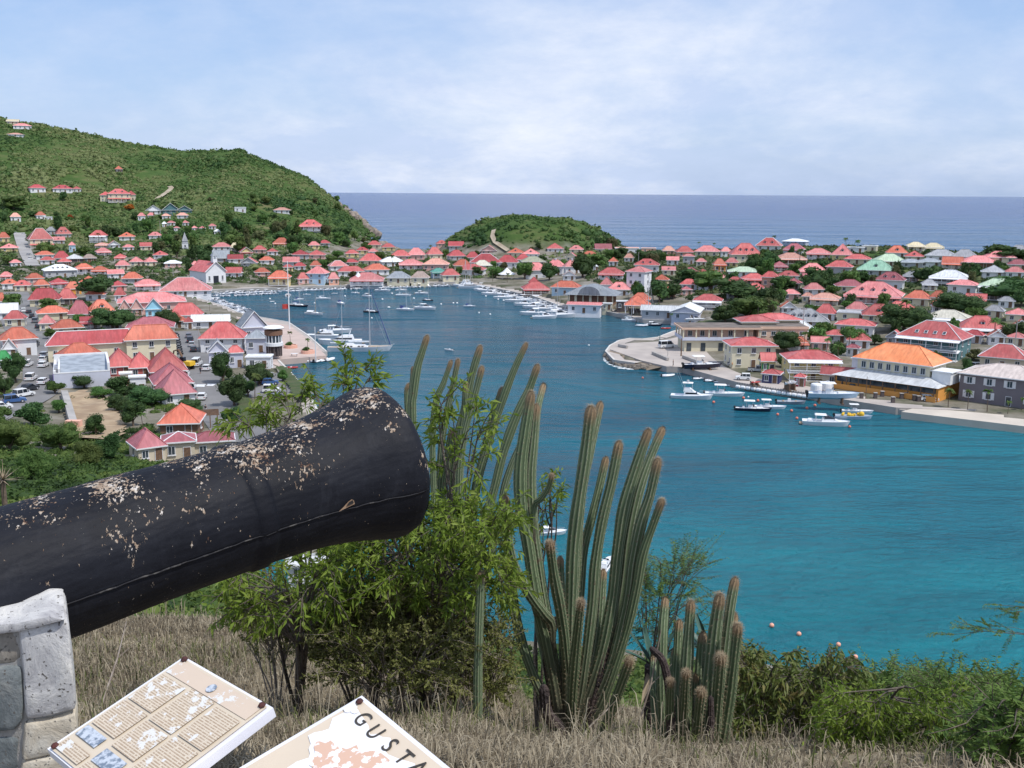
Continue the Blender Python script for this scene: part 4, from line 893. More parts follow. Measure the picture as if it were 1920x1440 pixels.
# marina hall with arched grey roof
root, s = special('marina_hall', 'marina hall with broad grey curved roof over cream and brown upper floor', 'building', 1052, 539, 1160, 578, rz=rad(-10), r=14)
w = 100*s; d = 14; mb = MB(); mb.box((0, d/2, 2), (w*.8, d*.8, 6)); mb.build('wall', M['wall_brown'], root)
for i in range(7): mb = MB(); mb.box((-w*.42+w*.84*i/6, .7, 2), (.9 if i % 2 else .35, .4, 6)); mb.build('column', M['wall_cream'], root)
mb = MB(); a, b_ = w/2, d/2+1; mb.add([(-a, -1.5, 5), (a, -1.5, 5), (a, d+1, 5), (-a, d+1, 5), (-a*.35, d/2, 8.2), (a*.25, d/2, 8.2)], [(0, 1, 5, 4), (1, 2, 5), (2, 3, 4, 5), (3, 0, 4), (0, 3, 2, 1)])
arc = [(x, 5.2+3.1*sqrt(max(0, 1-(x/(a*.42))**2))) for x in np.linspace(-a*.42, a*.42, 13)]
vs = [(x-a*.02, -1.2, z) for x, z in arc]+[(x-a*.02, d*.7, z+.25) for x, z in arc]; mb.add(vs, [(i, i+1, 14+i, 13+i) for i in range(12)]+[tuple(range(13))[::-1]])
mb.build('roof', M['roof_slate'], root)
hpix(1062, 1132, 566, 572, 588, 'pink', 'white', 'g r=-8 d=.45 n', 'low white quay bar with a pink canopy edge below the marina hall')
hpix(1128, 1150, 566, 571, 582, 'white', 'cream', 'f r=-8', 'cream flat roofed store beside the marina hall')
# open pavilion, white sheds
root, s = special('open_pavilion', 'open quay pavilion with orange pyramid roof', 'pavilion', 1168, 558, 1222, 586, r=8)
w = 44*s; o = roof_mb(w, w*.8, 3.4, 2.9, 'p').build('roof', [M['roof_orange'], M['white_paint'], M['roof_orange']], root)
for x in (-1, -.33, .33, 1):
    for y in (-1, 1): mb = MB(); mb.box((x*w/2, y*w*.4, 1.4), (.3, .3, 3)); mb.build('post', M['white_paint'], root)
mb = MB(); mb.box((0, w*.1, .6), (w*.7, w*.3, 1.2)); mb.build('counter', M['wall_dark'], root)
hpix(1155, 1182, 562, 566, 582, 'white', 'dark', 'f r=0', 'dark open store under a white awning left of the pavilion')
hpix(1202, 1290, 571, 582, 597, 'white', 'grey', 'g r=-5 d=.4 n', 'left long white roofed boat shed on the marina quay')
hpix(1262, 1328, 575, 586, 602, 'white', 'lilac', 'c r=-6 d=1.6 n', 'right white gabled boat shed beside the grassy inlet')
hpix(290, 389, 518, 546, 556, 'pink', 'white', 'r=-3 d=.7 R', 'long quay hall with broad pink hip roof and white fascia')
hpix(140, 152, 500, 506, 512, 'white', 'white', 'f', 'tiny white annex beside the big white roof')
hpix(532, 622, 1046, 1070, 1098, 'white', 'white', 'g r=-10 d=.5', 'white roofed boathouse glimpsed through the bushes under the barrel')
# white marquee
for u0, v0, u1, v1, lb in [(935, 506, 966, 523, 'white peaked marquee on the quay below the knoll'), (660, 522, 684, 533, 'low white awning on the far quay in front of the broad pink roof')]:
    root, s = special('marquee', lb, 'tent', u0, v0, u1, v1); k = (u1-u0)*s/2
    MB().lathe([(k*1.1, 2.4), (k, 2.7), (k*.55, 3.6), (k*.2, 5.0), (.05, 5.8)], 8).build('canopy', M['white_paint'], root)
    for a in range(4): mb = MB(); mb.box((k*.75*cos(a*pi/2+.78), k*.75*sin(a*pi/2+.78), 1.2), (.12, .12, 2.5)); mb.build('post', M['white_paint'], root)
# retaining wall, chimney, walls
root, s = special('retaining_wall', 'grey concrete retaining wall beside the dug earth', 'wall', 116, 742, 140, 806, r=3)
a, b_ = G(121, 744), G(139, 806); t = (b_-a); n = 10; mb = MB()
root.location = a; root.rotation_euler = (0, 0, 0)
mb.tube([(0, 0, .6), tuple(t*.5+Vector((0, 0, .8))), tuple(t+Vector((0, 0, .6)))], .9, 4); mb.build('wall_body', M['concrete'], root)
mb = MB(); mb.box((t.x, t.y, t.z+.4), (2.6, 1.2, 2.6)); mb.build('end_pier', M['wall_salmon'], root)
# ------------------------------------------------------------------ foliage
def folmat(name, c1, c2, c3, scale=.6, rnd=.25, trans=.3, attr=False, rough=.7):
    m, t, N, L, b = nodes(name); tc = N.new('ShaderNodeTexCoord'); n = N.new('ShaderNodeTexNoise'); n.inputs['Scale'].default_value = scale; n.inputs['Detail'].default_value = 5; n.inputs['Roughness'].default_value = .7; L.new(tc.outputs['Object'], n.inputs[0])
    src = n.outputs[0]
    if attr:
        a = N.new('ShaderNodeAttribute'); a.attribute_name = 'tint'; mm = N.new('ShaderNodeMath'); mm.operation = 'ADD'; L.new(a.outputs['Fac'], mm.inputs[0]); L.new(src, mm.inputs[1])
        m2 = N.new('ShaderNodeMath'); m2.operation = 'MULTIPLY'; m2.inputs[1].default_value = .5; L.new(mm.outputs[0], m2.inputs[0]); src = m2.outputs[0]
    r = N.new('ShaderNodeValToRGB'); e = r.color_ramp.elements; e.new(.5); e[0].position = .3; e[1].position = .5; e[2].position = .7
    e[0].color = (*c1, 1); e[1].color = (*c2, 1); e[2].color = (*c3, 1); L.new(src, r.inputs[0]); out = r.outputs[0]
    if rnd:
        oi = N.new('ShaderNodeObjectInfo'); hs = N.new('ShaderNodeHueSaturation'); mr = N.new('ShaderNodeMapRange'); mr.inputs[3].default_value = 1-rnd; mr.inputs[4].default_value = 1+rnd*1.3
        L.new(oi.outputs['Random'], mr.inputs[0]); L.new(mr.outputs[0], hs.inputs['Value']); mr2 = N.new('ShaderNodeMapRange'); mr2.inputs[3].default_value = .485; mr2.inputs[4].default_value = .52; L.new(oi.outputs['Random'], mr2.inputs[0]); L.new(mr2.outputs[0], hs.inputs['Hue']); L.new(out, hs.inputs['Color']); out = hs.outputs[0]
    L.new(out, b.inputs['Base Color']); b.inputs['Roughness'].default_value = rough; b.inputs['Specular IOR Level'].default_value = .25
    tr = N.new('ShaderNodeBsdfTranslucent'); L.new(out, tr.inputs[0]); ms = N.new('ShaderNodeMixShader'); ms.inputs[0].default_value = trans
    L.new(b.outputs[0], ms.inputs[1]); L.new(tr.outputs[0], ms.inputs[2]); L.new(ms.outputs[0], N['Material Output'].inputs[0]); MATS[name] = m; return m
FOL = dict(dark=folmat('foliage_dark', (.026, .055, .018), (.05, .095, .03), (.09, .15, .048)), mid=folmat('foliage_mid', (.042, .085, .022), (.08, .145, .036), (.14, .21, .055)),
           pale=folmat('foliage_pale', (.05, .08, .02), (.10, .15, .04), (.17, .21, .06)), olive=folmat('foliage_olive', (.05, .06, .025), (.10, .11, .045), (.16, .15, .07)), flame=folmat('foliage_flame', (.05, .06, .02), (.35, .09, .02), (.55, .14, .03)))
def rot_quads(C, S, rs, up=.0, asp=.55):
    """random little leaf quads at centres C with half sizes S"""
    n = len(C); a = rs.normal(size=(n, 3)); a[:, 2] += up; a /= np.linalg.norm(a, axis=1)[:, None]; b = rs.normal(size=(n, 3)); b -= a*(a*b).sum(1)[:, None]; b /= np.linalg.norm(b, axis=1)[:, None]; c = np.cross(a, b)
    S = S[:, None]; V = np.stack([C-b*S, C-c*S*asp, C+b*S, C+c*S*asp], 1).reshape(-1, 3); return V, np.arange(4*n).reshape(n, 4)
def ball_np(c, r, n=8, k=5, rs=None, jit=.15):
    mb = MB(); mb.ball((0, 0, 0), 1, n, k); v = np.array(mb.v); v *= 1+rs.uniform(-jit, jit, (len(v), 1)); return v*np.array(r)+np.array(c), mb.f
def crown(rx, rz, zc, nl, nq, qs, rs, core=True, flat=1.0, shell=.5):
    """a crown of overlapping lobes, each a lumpy core wrapped in many small leaf faces"""
    VV = []; QQ = []; off = 0; TV = []; TF = []
    for i in range(nl):
        a = rs.uniform(0, 2*pi); rr_ = sqrt(rs.uniform(0, 1))*.68; h = rs.uniform(-.55, .75)
        k = sqrt(max(.12, 1-h*h)); c = np.array([rx*rr_*cos(a)*k, rx*rr_*sin(a)*k, zc+rz*h*.75]); r = np.array([rx, rx, rz*1.05])*rs.uniform(.34, .52)
        n = nq//nl; d = rs.normal(size=(n, 3)); d /= np.linalg.norm(d, axis=1)[:, None]; d[:, 2] = np.where(d[:, 2] < -.4, -d[:, 2], d[:, 2])
        C = c+d*r*rs.uniform(shell+.2, 1.14, (n, 1)); V, Q = rot_quads(C, rs.uniform(.6, 1.3, n)*qs, rs, up=.8); VV.append(V); QQ.append(Q+off); off += len(V)
        if core: TV.append((c, r*.80))
    V = np.concatenate(VV); Q = np.concatenate(QQ); f = [tuple(x) for x in Q]; v = list(map(tuple, V))
    for c, r in TV:
        bv, bf = ball_np(c, r, 7, 5, rs); b = len(v); v += list(map(tuple, bv)); f += [tuple(b+i for i in q) for q in bf]
    return v, f
TREES = {}
def tree_proto(shape, tone, lod):
    k = (shape, tone, lod)
    if k in TREES: return TREES[k]
    rs = np.random.RandomState(hash_(shape+tone)+lod)
    rx, rz, zc, nl = dict(domed=(4.2, 3.1, 3.3, 16), round=(3.2, 3.5, 3.7, 13), spreading=(5.2, 2.7, 4.1, 18), tall=(2.3, 4.3, 4.7, 11), bushy=(3.0, 1.9, 1.9, 10))[shape]
    nq = {0: 700, 1: 2600, 2: 7000}[lod]; qs = {0: .38, 1: .21, 2: .13}[lod]
    v, f = crown(rx, rz, zc, nl, nq, qs, rs); mb = MB(); mb.add(v, f); cm_ = mb.mesh('crown', FOL[tone])
    mb = MB(); h = zc; mb.tube([(0, 0, -1), (.1, .05, h*.5), (.0, .1, h*.9)], [.34, .22, .12], 7)
    for a in range(5): w = a*1.26+.3; mb.tube([(.05, .03, h*.35), (rx*.3*cos(w), rx*.3*sin(w), h*.65), (rx*.6*cos(w), rx*.6*sin(w), h*.95)], [.15, .09, .04], 5)
    TREES[k] = (cm_, mb.mesh('trunk', M['trunk'])); return TREES[k]
def tree(pos, sc, shape, tone, label, group, lod=0, sz=1.0, name='tree'):
    c, t = tree_proto(shape, tone, lod); r = empty(name, pos, random.uniform(0, 6.28), label, 'tree' if name == 'tree' else 'bush', group); r.scale = (sc, sc, sc*sz)
    link('crown', c, r); link('trunk', t, r); return r
def palm_proto():
    rs = random.Random(3); out = []
    for v in range(3):
        mb = MB(); h = 7+v; tip = (.5*v-.3, .3, h); mb.tube([(0, 0, -1), (.15, .1, h*.35), (tip[0]*.6, .2, h*.7), tip], [.22, .16, .13, .12], 7); tm = mb.mesh('trunk', M['trunk'])
        mb = MB()
        for k in range(17):
            a = k*2.4; el = rs.uniform(.1, 1.1); Lf = rs.uniform(2.4, 3.1); pts = []
            for i in range(9):
                t = i/8; r = Lf*t*cos(el)*(1-.12*t); z = Lf*t*sin(el)-t*t*Lf*(.55+.3*(1-el)); pts.append(Vector((tip[0]+r*cos(a), tip[1]+r*sin(a), tip[2]+z)))
            mb.tube(pts, [.035]*9, 3)
            s = Vector((-sin(a), cos(a), 0))
            for i in range(1, 9):
                for q in (0, .5):
                    p = pts[i-1].lerp(pts[i], q+.25) if i else pts[i]; d = (pts[i]-pts[i-1]).normalized(); ll = .75*sin(pi*min(1, (i+q)/9.2)**.8)+.12
                    for sg in (-1, 1):
                        e = p+s*sg*ll*.8+d*ll*.45-Vector((0, 0, ll*.42)); w = d*.085; mb.add([p-w, p+w, e+w*.3, e-w*.3], [(0, 1, 2, 3)])
        out.append((mb.mesh('fronds', FOL['mid']), mb.mesh('fronds', FOL['pale']), tm))
    return out
PALMS = palm_proto()
def palm(pos, sc, label, group='palm trees', tone=0):
    i = random.randrange(3); r = empty('palm_tree', pos, random.uniform(0, 6.28), label, 'palm tree', group); r.scale = (sc,)*3
    link('trunk', PALMS[i][2], r); link('fronds', PALMS[i][tone], r); return r
SHORT = [n for n in NAMED if len(n[2].split()) <= 10]
used = set()
def near_label(u, v, y, what, article='the'):
    c = sorted(SHORT, key=lambda n: abs(n[0]-u)+1.6*abs(n[1]-v)+.12*abs(n[3]-y))
    for n in c[:14]:
        du, dv = u-n[0], v-n[1]
        if abs(du) > abs(dv)*1.2: rel = 'left of' if du < 0 else 'right of'
        else: rel = 'behind' if y > n[3] else 'in front of'
        d = hypot(du, dv); pre = 'close ' if d < 28 and rel.endswith('of') and rel[0] in 'lr' else ''
        lab = f"{what} {pre}{rel} {article} {n[2]}"
        if len(lab.split()) <= 16 and lab not in used: used.add(lab); return lab
    return None
ROADS = [[(p.x, p.y) for p in r] for r in (R1, R2, R3, R6, R7)]
def free_spot(x, y, pad=1.0):
    if not inside(np.array([x]), np.array([y]), land)[0]: return False
    if seg_dist(np.array([x]), np.array([y]), harb)[0] < 13: return False
    for r, w in zip(ROADS, (6, 7, 5, 9, 4)):
        if seg_dist(np.array([x]), np.array([y]), r)[0] < w*.8+pad: return False
    return all(hypot(x-a, y-b) > r+pad for a, b, r in FOOT)
TB = []
def overlap(u0, v0, u1, v1, y):
    """how much of a house standing behind this box would be hidden"""
    worst = 0
    for a, b, c, d, yy in RECTS:
        if yy < y: continue
        w = min(u1, c)-max(u0, a); h = min(v1, d)-max(v0, b)
        if w > 0 and h > 0: worst = max(worst, w*h/max(30, (c-a)*(d-b)))
    return worst
# the smaller houses packed between the ones above
rh = random.Random(77); nh = 0
for (z0, z1, z2, z3), n, cols, (wa, wb) in [((0, 440, 340, 530), 12, ('red', 'orange', 'pink'), (20, 34)), ((10, 530, 340, 625), 16, ('red', 'orange', 'dkred', 'pink'), (28, 48)), ((430, 462, 860, 526), 22, ('red', 'orange', 'pink', 'dkred'), (20, 36)), ((850, 472, 1130, 530), 9, ('red', 'pink', 'orange'), (22, 36)), ((1130, 470, 1500, 560), 14, ('red', 'pink', 'orange', 'dusk'), (22, 40)), ((1480, 470, 1920, 670), 26, ('red', 'pink', 'orange', 'dusk', 'grey'), (28, 52))]:
    made = 0
    for t in range(900):
        if made >= n: break
        u, v = rh.uniform(z0, z2), rh.uniform(z1, z3); w = rh.uniform(wa, wb); hh_ = w*rh.uniform(.5, .62); g = G(u, v)
        if not free_spot(g.x, g.y+3, 2.0) or overlap(u-w/2, v-hh_, u+w/2, v, g.y) > .22 or any(min(u+w/2, c)-max(u-w/2, a) > w*.25 and min(v, d)-max(v-hh_, b) > hh_*.45 for a, b, c, d, _ in RECTS): continue
        rc = rh.choice(cols); wc = rh.choice(('white', 'white', 'cream', 'pink', 'yellow', 'grey')); kd = rh.choice(('', '', '', 'g', 'c', 'p'))
        word = {'dusk': 'dusky red', 'dkred': 'dark red'}.get(rc, rc); lab = near_label(u, v-hh_/2, g.y, f"small {word} roofed house")
        if not lab: continue
        hpix(u-w/2, u+w/2, v-hh_, v-hh_*.42, v, rc, wc, kd+rh.choice(('', '', 'v', '1')), lab); NAMED.pop(); made += 1; nh += 1
print('FILL', nh)
# trees that can be pointed at in the photo: u centre, foot v, width px, height px, shape, tone
TR = """212 618 82 48 domed dark|large dark domed tree behind the long cream building
318 617 58 42 domed dark|dark domed tree beside the turquoise walled arcade
26 580 44 32 domed mid|round green tree at the head of the left street
92 580 44 22 domed mid|low round green tree between the red roofs at left
176 562 80 48 spreading dark|broad dark spreading tree left of the red quay house
96 636 30 22 round mid|bushy tree on the corner of the left street
152 608 34 20 round mid|green tree between orange roof and domed tree
130 596 40 16 bushy pale|pale bush among the low orange roofs
418 720 46 62 tall dark|tall dark park tree nearest the pale gabled house
440 762 60 66 round dark|dark park tree in the middle of the green strip
486 722 62 46 domed dark|round dark tree beside the small car park
465 745 42 40 round dark|dark park tree between the strip and the car park
437 800 44 40 round dark|lowest dark park tree beside the kerb
530 716 24 24 round mid|small tree between parked cars and sea wall
158 728 54 30 domed dark|dark tree in front of the blue roofed block
282 762 80 42 domed dark|dark tree above the orange red barn roof
352 782 60 40 domed dark|dark tree right of the orange red barn roof
222 740 60 34 bushy dark|dark bush between dug earth and white house
104 740 40 26 bushy mid|green bush at the road bend
30 718 50 62 round dark|dark tree between the left road and the edge
8 746 40 50 round dark|dark tree at the left edge beside parked cars
243 396 20 14 round flame|orange flowering tree under the big hill villa
132 412 14 10 round flame|small orange flowering tree beside the hillside road
451 474 28 24 round pale|round pale tree beside the beige roofed house
25 392 60 24 domed mid|green tree above the road at the left edge
1165 480 30 18 round dark|dark tree at the right foot of the knoll
1483 488 12 30 tall dark|tall thin dark tree before the salmon walled house
1600 648 60 40 domed mid|green tree behind the orange restaurant
1695 622 100 60 domed dark|large dark tree mass behind the blue green building
1470 660 60 46 domed dark|dark tree below the white hip roof with dormers
1520 690 50 40 round mid|green tree behind the yellow customs building
1810 715 24 46 tall dark|dark tree at the corner of the blue green building
1757 690 22 34 tall mid|slim tree before the galleried side of the blue green building
1615 722 32 30 round dark|dark tree in front of the terrace of the restaurant
1590 716 30 16 bushy mid|hedge beside the low gabled hall
1372 560 100 36 domed dark|dark tree canopy below the pale green hip roof
1330 545 70 40 domed mid|broad green tree above the galleried house in the trees
1295 530 60 30 domed dark|dark tree left of the broad green canopy
1400 600 90 46 domed mid|green tree behind the white sheds
1440 584 60 50 round dark|dark tree above the white hip roof
1360 606 60 38 round dark|dark tree beside the galleried house in the trees
1262 560 44 30 round dark|dark tree left of the small orange roof
1236 566 44 44 round dark|dark tree right of the stepped white building
1030 525 40 36 round dark|dark tree between the marina hall and the pink roofs
1056 508 30 22 round mid|green tree under the twin pink roofs
984 524 40 36 round mid|green tree right of the white marquee
930 522 30 24 round mid|green tree left of the white marquee
895 516 26 18 round dark|dark tree beside the moored masts
1092 520 50 50 round dark|dark tree left of the bright red hip roof
1110 500 60 26 domed mid|green tree at the foot of the knoll near the marina
1880 560 110 46 domed dark|dark thicket at the right edge below the timber gallery
1800 590 100 46 domed dark|dark thicket right of the orange red double roof
1900 640 60 40 round dark|dark tree at the right edge above the red gallery house
1740 530 60 36 domed dark|dark tree between the pink hip roof and the timber gallery
1880 488 90 22 bushy dark|dark tree line right of the long grey villa
1470 545 60 32 domed dark|dark tree beside the salmon walled house
1525 545 66 50 domed dark|dark tree left of the dusky hip roof"""
for ln in TR.split('\n'):
    a, lab = ln.split('|'); t = a.split(); u, v, w, h = map(float, t[:4]); g = G(u, v); s = (g-C0).dot(FW)/F
    nom = dict(domed=(8.4, 7.0), round=(6.6, 7.6), spreading=(10.4, 7.2), tall=(4.8, 9.4), bushy=(6.2, 4.1))[t[4]]
    k = w*s/nom[0]; tree(g, k, t[4], t[5], lab, None, 1 if g.y < 330 else 0, max(.5, min(2.2, h*s/nom[1]/k))); used.add(lab); TB.append((g.x, g.y, w*s*.4))
PL = """478 752 44 pale_|palm with drooping fronds at the car park entrance
175 452 22 |palm left of the two storey white house on the slope
186 458 20 |palm beside the two storey white house on the slope
160 456 18 |palm left of two more palms on the lower left slope
1258 604 14 |small palm in front of the left white shed
1236 576 26 |pale palm behind the open quay pavilion
1178 566 20 |pale palm between marina hall and pavilion
1412 672 34 |bright palm beside the yellow gabled wing
1590 664 46 |palm left of the restaurant roof
1570 700 50 |palm behind the yellow customs building
1548 672 34 |palm above the right end of the yellow building
1506 660 36 |palm behind the left end of the yellow building
1700 612 44 |tall palm above the blue green building
1712 618 40 |second palm above the blue green building
1742 620 26 |palm near the cream hip roofed house
1864 640 48 |palm in front of the red gallery house
1878 646 40 |palm right of the red gallery house
1778 764 40 |street palm with dark crown on the quay before the restaurant
1814 768 36 |palm on the pale promenade left of the dark stone museum
1851 772 42 |palm on the pale promenade in front of the dark stone museum
1889 776 24 |young palm on the promenade near the right edge
1915 770 24 |bushy young palm at the right edge of the promenade
1498 502 34 |tall palm on the ridge beside the great red roof
1310 470 16 |palm on the skyline above the pink roofs
1338 470 14 |second palm on the skyline above the pink roofs
1586 466 22 |palm beside the tall pink pyramid roof
1608 474 26 |palm right of the tall pink pyramid roof
1452 458 18 |palm on the skyline left of the highest red roof
1450 610 40 |palm in the thicket behind the white sheds
1420 604 36 |palm in the dark thicket above the terminal
736 505 26 |palm in front of the white roofed hall
924 528 20 |pale palm on the quay left of the marquee
951 530 20 |small pale palm on the quay under the marquee
806 478 16 |palm at the left foot of the knoll
340 566 16 |pale palm at the inner corner of the harbour
366 570 14 |small palm on the left quay among the boats
393 583 14 |palm on the left quay near the white canopy
545 646 24 |palm in the round planter nearest the round tower
577 660 24 |palm in the round planter nearest the water
270 818 40 |yellowish palm left of the orange red barn roof"""
for ln in PL.split('\n'):
    a, lab = ln.split('|'); t = a.split(); u, v, h = map(float, t[:3]); g = G(u, v); s = (g-C0).dot(FW)/F
    if v > 735 and u > 1700: g = Z(u, v, 1.5)
    palm(g, h*s/8.6, lab, tone=0 if len(t) < 4 and (u % 3 < 1.6) else 1); used.add(lab)
# the rest of the town's trees, growing in the gaps
ZONES = [((0, 375, 640, 420), 20, .8, ('round', 'bushy', 'domed')), ((0, 420, 560, 520), 70, 1.1, ('round', 'domed', 'bushy', 'tall')), ((0, 520, 220, 640), 10, .8, ('round', 'bushy')), ((420, 440, 760, 525), 32, 1.0, ('round', 'domed', 'bushy')),
         ((760, 470, 1140, 520), 14, .8, ('round', 'bushy')), ((1120, 465, 1500, 600), 38, 1.0, ('round', 'domed', 'tall')), ((1460, 465, 1925, 690), 50, 1.0, ('round', 'domed', 'tall', 'bushy'))]
cnt = 0; rs_ = random.Random(21)
for (z0, z1, z2, z3), n, k, shapes in ZONES:
    made = 0
    for t in range(n*40):
        if made >= n: break
        u, v = rs_.uniform(z0, z2), rs_.uniform(z1, z3); g = G(u, v)
        if g.y < 150 or g.y > 1000 or not free_spot(g.x, g.y, 1.5): continue
        s = (g-C0).dot(FW)/F; sc = k*rs_.uniform(.7, 1.35); shape = rs_.choice(shapes)
        nom = dict(domed=(8.4, 7.0), round=(6.6, 7.6), spreading=(10.4, 7.2), tall=(4.8, 9.4), bushy=(6.2, 4.1))[shape]
        w, h = nom[0]*sc/s, nom[1]*sc/s
        if u > 1150 and v-h < 462: continue
        if overlap(u-w*.45, v-h, u+w*.45, v, g.y) > .22: continue
        if any(hypot(g.x-a, g.y-b) < r+1.5*sc for a, b, r in TB): continue
        tone = rs_.choice(('dark', 'dark', 'mid', 'mid', 'pale', 'olive') if u < 1100 else ('dark', 'dark', 'dark', 'mid', 'mid', 'olive'))
        word = {'dark': 'dark green', 'mid': 'green', 'pale': 'pale green', 'olive': 'olive brown'}[tone]; size = 'small' if sc < k*.9 else ('large' if sc > k*1.18 else '')
        lab = near_label(u, v-h/2, g.y, ' '.join(x for x in (size, word, shape, 'tree') if x))
        if not lab: continue
        tree(g, sc, shape, tone, lab, 'trees between the houses of the town', 0); TB.append((g.x, g.y, 2.6*sc)); made += 1
    cnt += made
# trees and big bushes on the slope below the left road
for n_, (u, v, w, h, sh_, tn, lab) in enumerate([(20, 850, 90, 70, 'domed', 'pale', 'pale green tree low at the left edge above the barrel'), (70, 905, 80, 70, 'round', 'mid', 'round green tree just above the barrel at left'), (115, 845, 80, 60, 'domed', 'mid', 'green tree between the road bend and the barrel'), (60, 800, 70, 46, 'bushy', 'dark', 'dark bush below the curve of the left road'),
    (160, 880, 70, 60, 'round', 'pale', 'pale tree below the dug earth'), (205, 868, 60, 60, 'tall', 'dark', 'dark tree right below the dug earth'), (180, 820, 40, 44, 'tall', 'dark', 'slim dark shrub standing in the dug earth'), (250, 800, 50, 56, 'round', 'dark', 'dark tree between the dug earth and the orange barn'),
    (228, 775, 50, 40, 'domed', 'dark', 'dark tree above the rubble of the dug earth'), (110, 775, 40, 28, 'bushy', 'mid', 'green bush left of the retaining wall'), (5, 800, 50, 40, 'domed', 'mid', 'green tree under the parked cars at the left edge'), (190, 748, 50, 24, 'bushy', 'mid', 'bush between the blue roofed block and the dug earth'), (255, 745, 40, 30, 'round', 'dark', 'dark tree below the white terraced house')]):
    g = G(u, v); s = (g-C0).dot(FW)/F; nom = dict(domed=(8.4, 7.0), round=(6.6, 7.6), tall=(4.8, 9.4), bushy=(6.2, 4.1))[sh_]; k = w*s/nom[0]; tree(g, k, sh_, tn, lab, None, 2 if g.y < 160 else 1, max(.5, min(2, h*s/nom[1]/k)))
print('TREES', cnt)

# ------------------------------------------------------------------ scrub covering the hills: nobody could count it
def scrub(name, pts, radii, tints, nq, qs, mat, seed, label, hz=.75, core=(6, 4)):
    rs = np.random.RandomState(seed); mb = MB(); mb.ball((0, 0, 0), 1, *core); bv = np.array(mb.v); V = []; off = 0
    tri = np.array([(f[0], f[1], f[2], f[-1]) if len(f) == 4 else (f[0], f[1], f[2], f[2]) for f in mb.f])
    n = len(pts); P_ = np.array(pts); R_ = np.array(radii)
    # leaf faces
    d = rs.normal(size=(n, nq, 3)); d /= np.linalg.norm(d, axis=2)[..., None]; d[..., 2] = np.abs(d[..., 2])
    C = P_[:, None]+d*R_[:, None, None]*np.array([1, 1, hz])*rs.uniform(.78, 1.2, (n, nq, 1)); C = C.reshape(-1, 3)
    S = (np.repeat(R_, nq)*rs.uniform(.6, 1.4, n*nq)*qs); Vq, Q = rot_quads(C, S, rs, up=.9, asp=.7); tq = np.repeat(tints, nq)+rs.uniform(-.12, .12, n*nq)
    me = fast_mesh(name, Vq, Q, mat); 
    # cores
    Vc = P_[:, None]+bv[None]*R_[:, None, None]*np.array([1, 1, hz])*.9*rs.uniform(.8, 1.15, (n, len(bv), 1)); T3 = []
    for f in mb.f:
        T3.append((f[0], f[1], f[2]));
        if len(f) == 4: T3.append((f[0], f[2], f[3]))
    T3 = np.array(T3); Fc_ = (T3[None]+np.arange(n)[:, None, None]*len(bv)).reshape(-1, 3)
    # one mesh: quads as pairs of triangles
    Qt = np.concatenate([Q[:, [0, 1, 2]], Q[:, [0, 2, 3]]]); V = np.concatenate([Vq, Vc.reshape(-1, 3)]); Fa = np.concatenate([Qt, Fc_+len(Vq)]); ta = np.concatenate([tq, tq, np.repeat(tints, len(T3))])
    bpy.data.meshes.remove(me); me = fast_mesh(name, V, Fa, mat); at = me.attributes.new('tint', 'FLOAT', 'FACE')
    if len(me.polygons) == len(ta): at.data.foreach_set('value', ta.astype(np.float32))
    return tag(link(name, me), label, None, None, 'stuff')
HS = folmat('scrub_leaves', (.026, .066, .018), (.066, .126, .032), (.17, .20, .08), scale=.02, rnd=0, trans=.2, attr=True)
rs = np.random.RandomState(4)
def scatter(n, ymin, ymax, umin, umax, dens):
    y = np.sqrt(rs.uniform(ymin**2, ymax**2, n)); u = rs.uniform(umin, umax, n); x = (u-960)/1933*y
    ok = inside(x, y, land) & (seg_dist(x, y, harb) > 13) & (seg_dist(x, y, land, True) > 5)
    for r, w in zip(ROADS, (6, 7, 5, 9, 4)): ok &= seg_dist(x, y, r) > w*.8+1
    ok &= seg_dist(x, y, [(p.x, p.y) for p in R4]) > 3.6; ok &= seg_dist(x, y, [(p.x, p.y) for p in R5]) > 2.6
    for a, b, r in FOOT: ok &= np.hypot(x-a, y-b) > r+1.2
    z = HT(x, y); ok &= rs.uniform(0, 1, n) < dens(x, y, z); return x[ok], y[ok], z[ok]
for dug in [(165, 790, 12), (140, 765, 6)]:
    g = G(dug[0], dug[1]); FOOT.append((g.x, g.y, dug[2]))
x, y, z = scatter(30000, 520, 1120, -80, 1180, lambda x, y, z: np.where(z > 7, .95, .10)*np.where(vnoise(x, y, 24, 7) > .22, 1, .25))
R_ = rs.uniform(1.1, 3.2, len(x))*(.65+.9*vnoise(x, y, 45, 3)**2+.5*(rs.uniform(0, 1, len(x)) > .93)); print('SCRUB far', len(x))
scrub('hill_scrub', np.stack([x, y, z-.3], 1), R_, -.05+vnoise(x, y, 70, 8)*.75+vnoise(x, y, 22, 9)*.3+rs.uniform(-.1, .3, len(x)), 12, .28, HS, 1, 'low green and dry scrub covering the hills behind the bay', core=(5, 4))
x, y, z = scatter(14000, 360, 900, 1100, 2000, lambda x, y, z: np.where(z > 5, .9, .1))
R_ = rs.uniform(.9, 2.3, len(x)); HS2 = folmat('scrub_dark', (.024, .046, .014), (.05, .085, .026), (.11, .13, .05), scale=.03, rnd=0, trans=.2, attr=True)
scrub('town_scrub', np.stack([x, y, z-.2], 1), R_, rs.uniform(0.1, .9, len(x)), 14, .26, HS2, 2, 'dark bushes and hedges filling the right hill between the houses', core=(5, 4))
x, y, z = scatter(9000, 200, 640, -60, 900, lambda x, y, z: np.where((y > 430) & (x < 0), .75, .33))
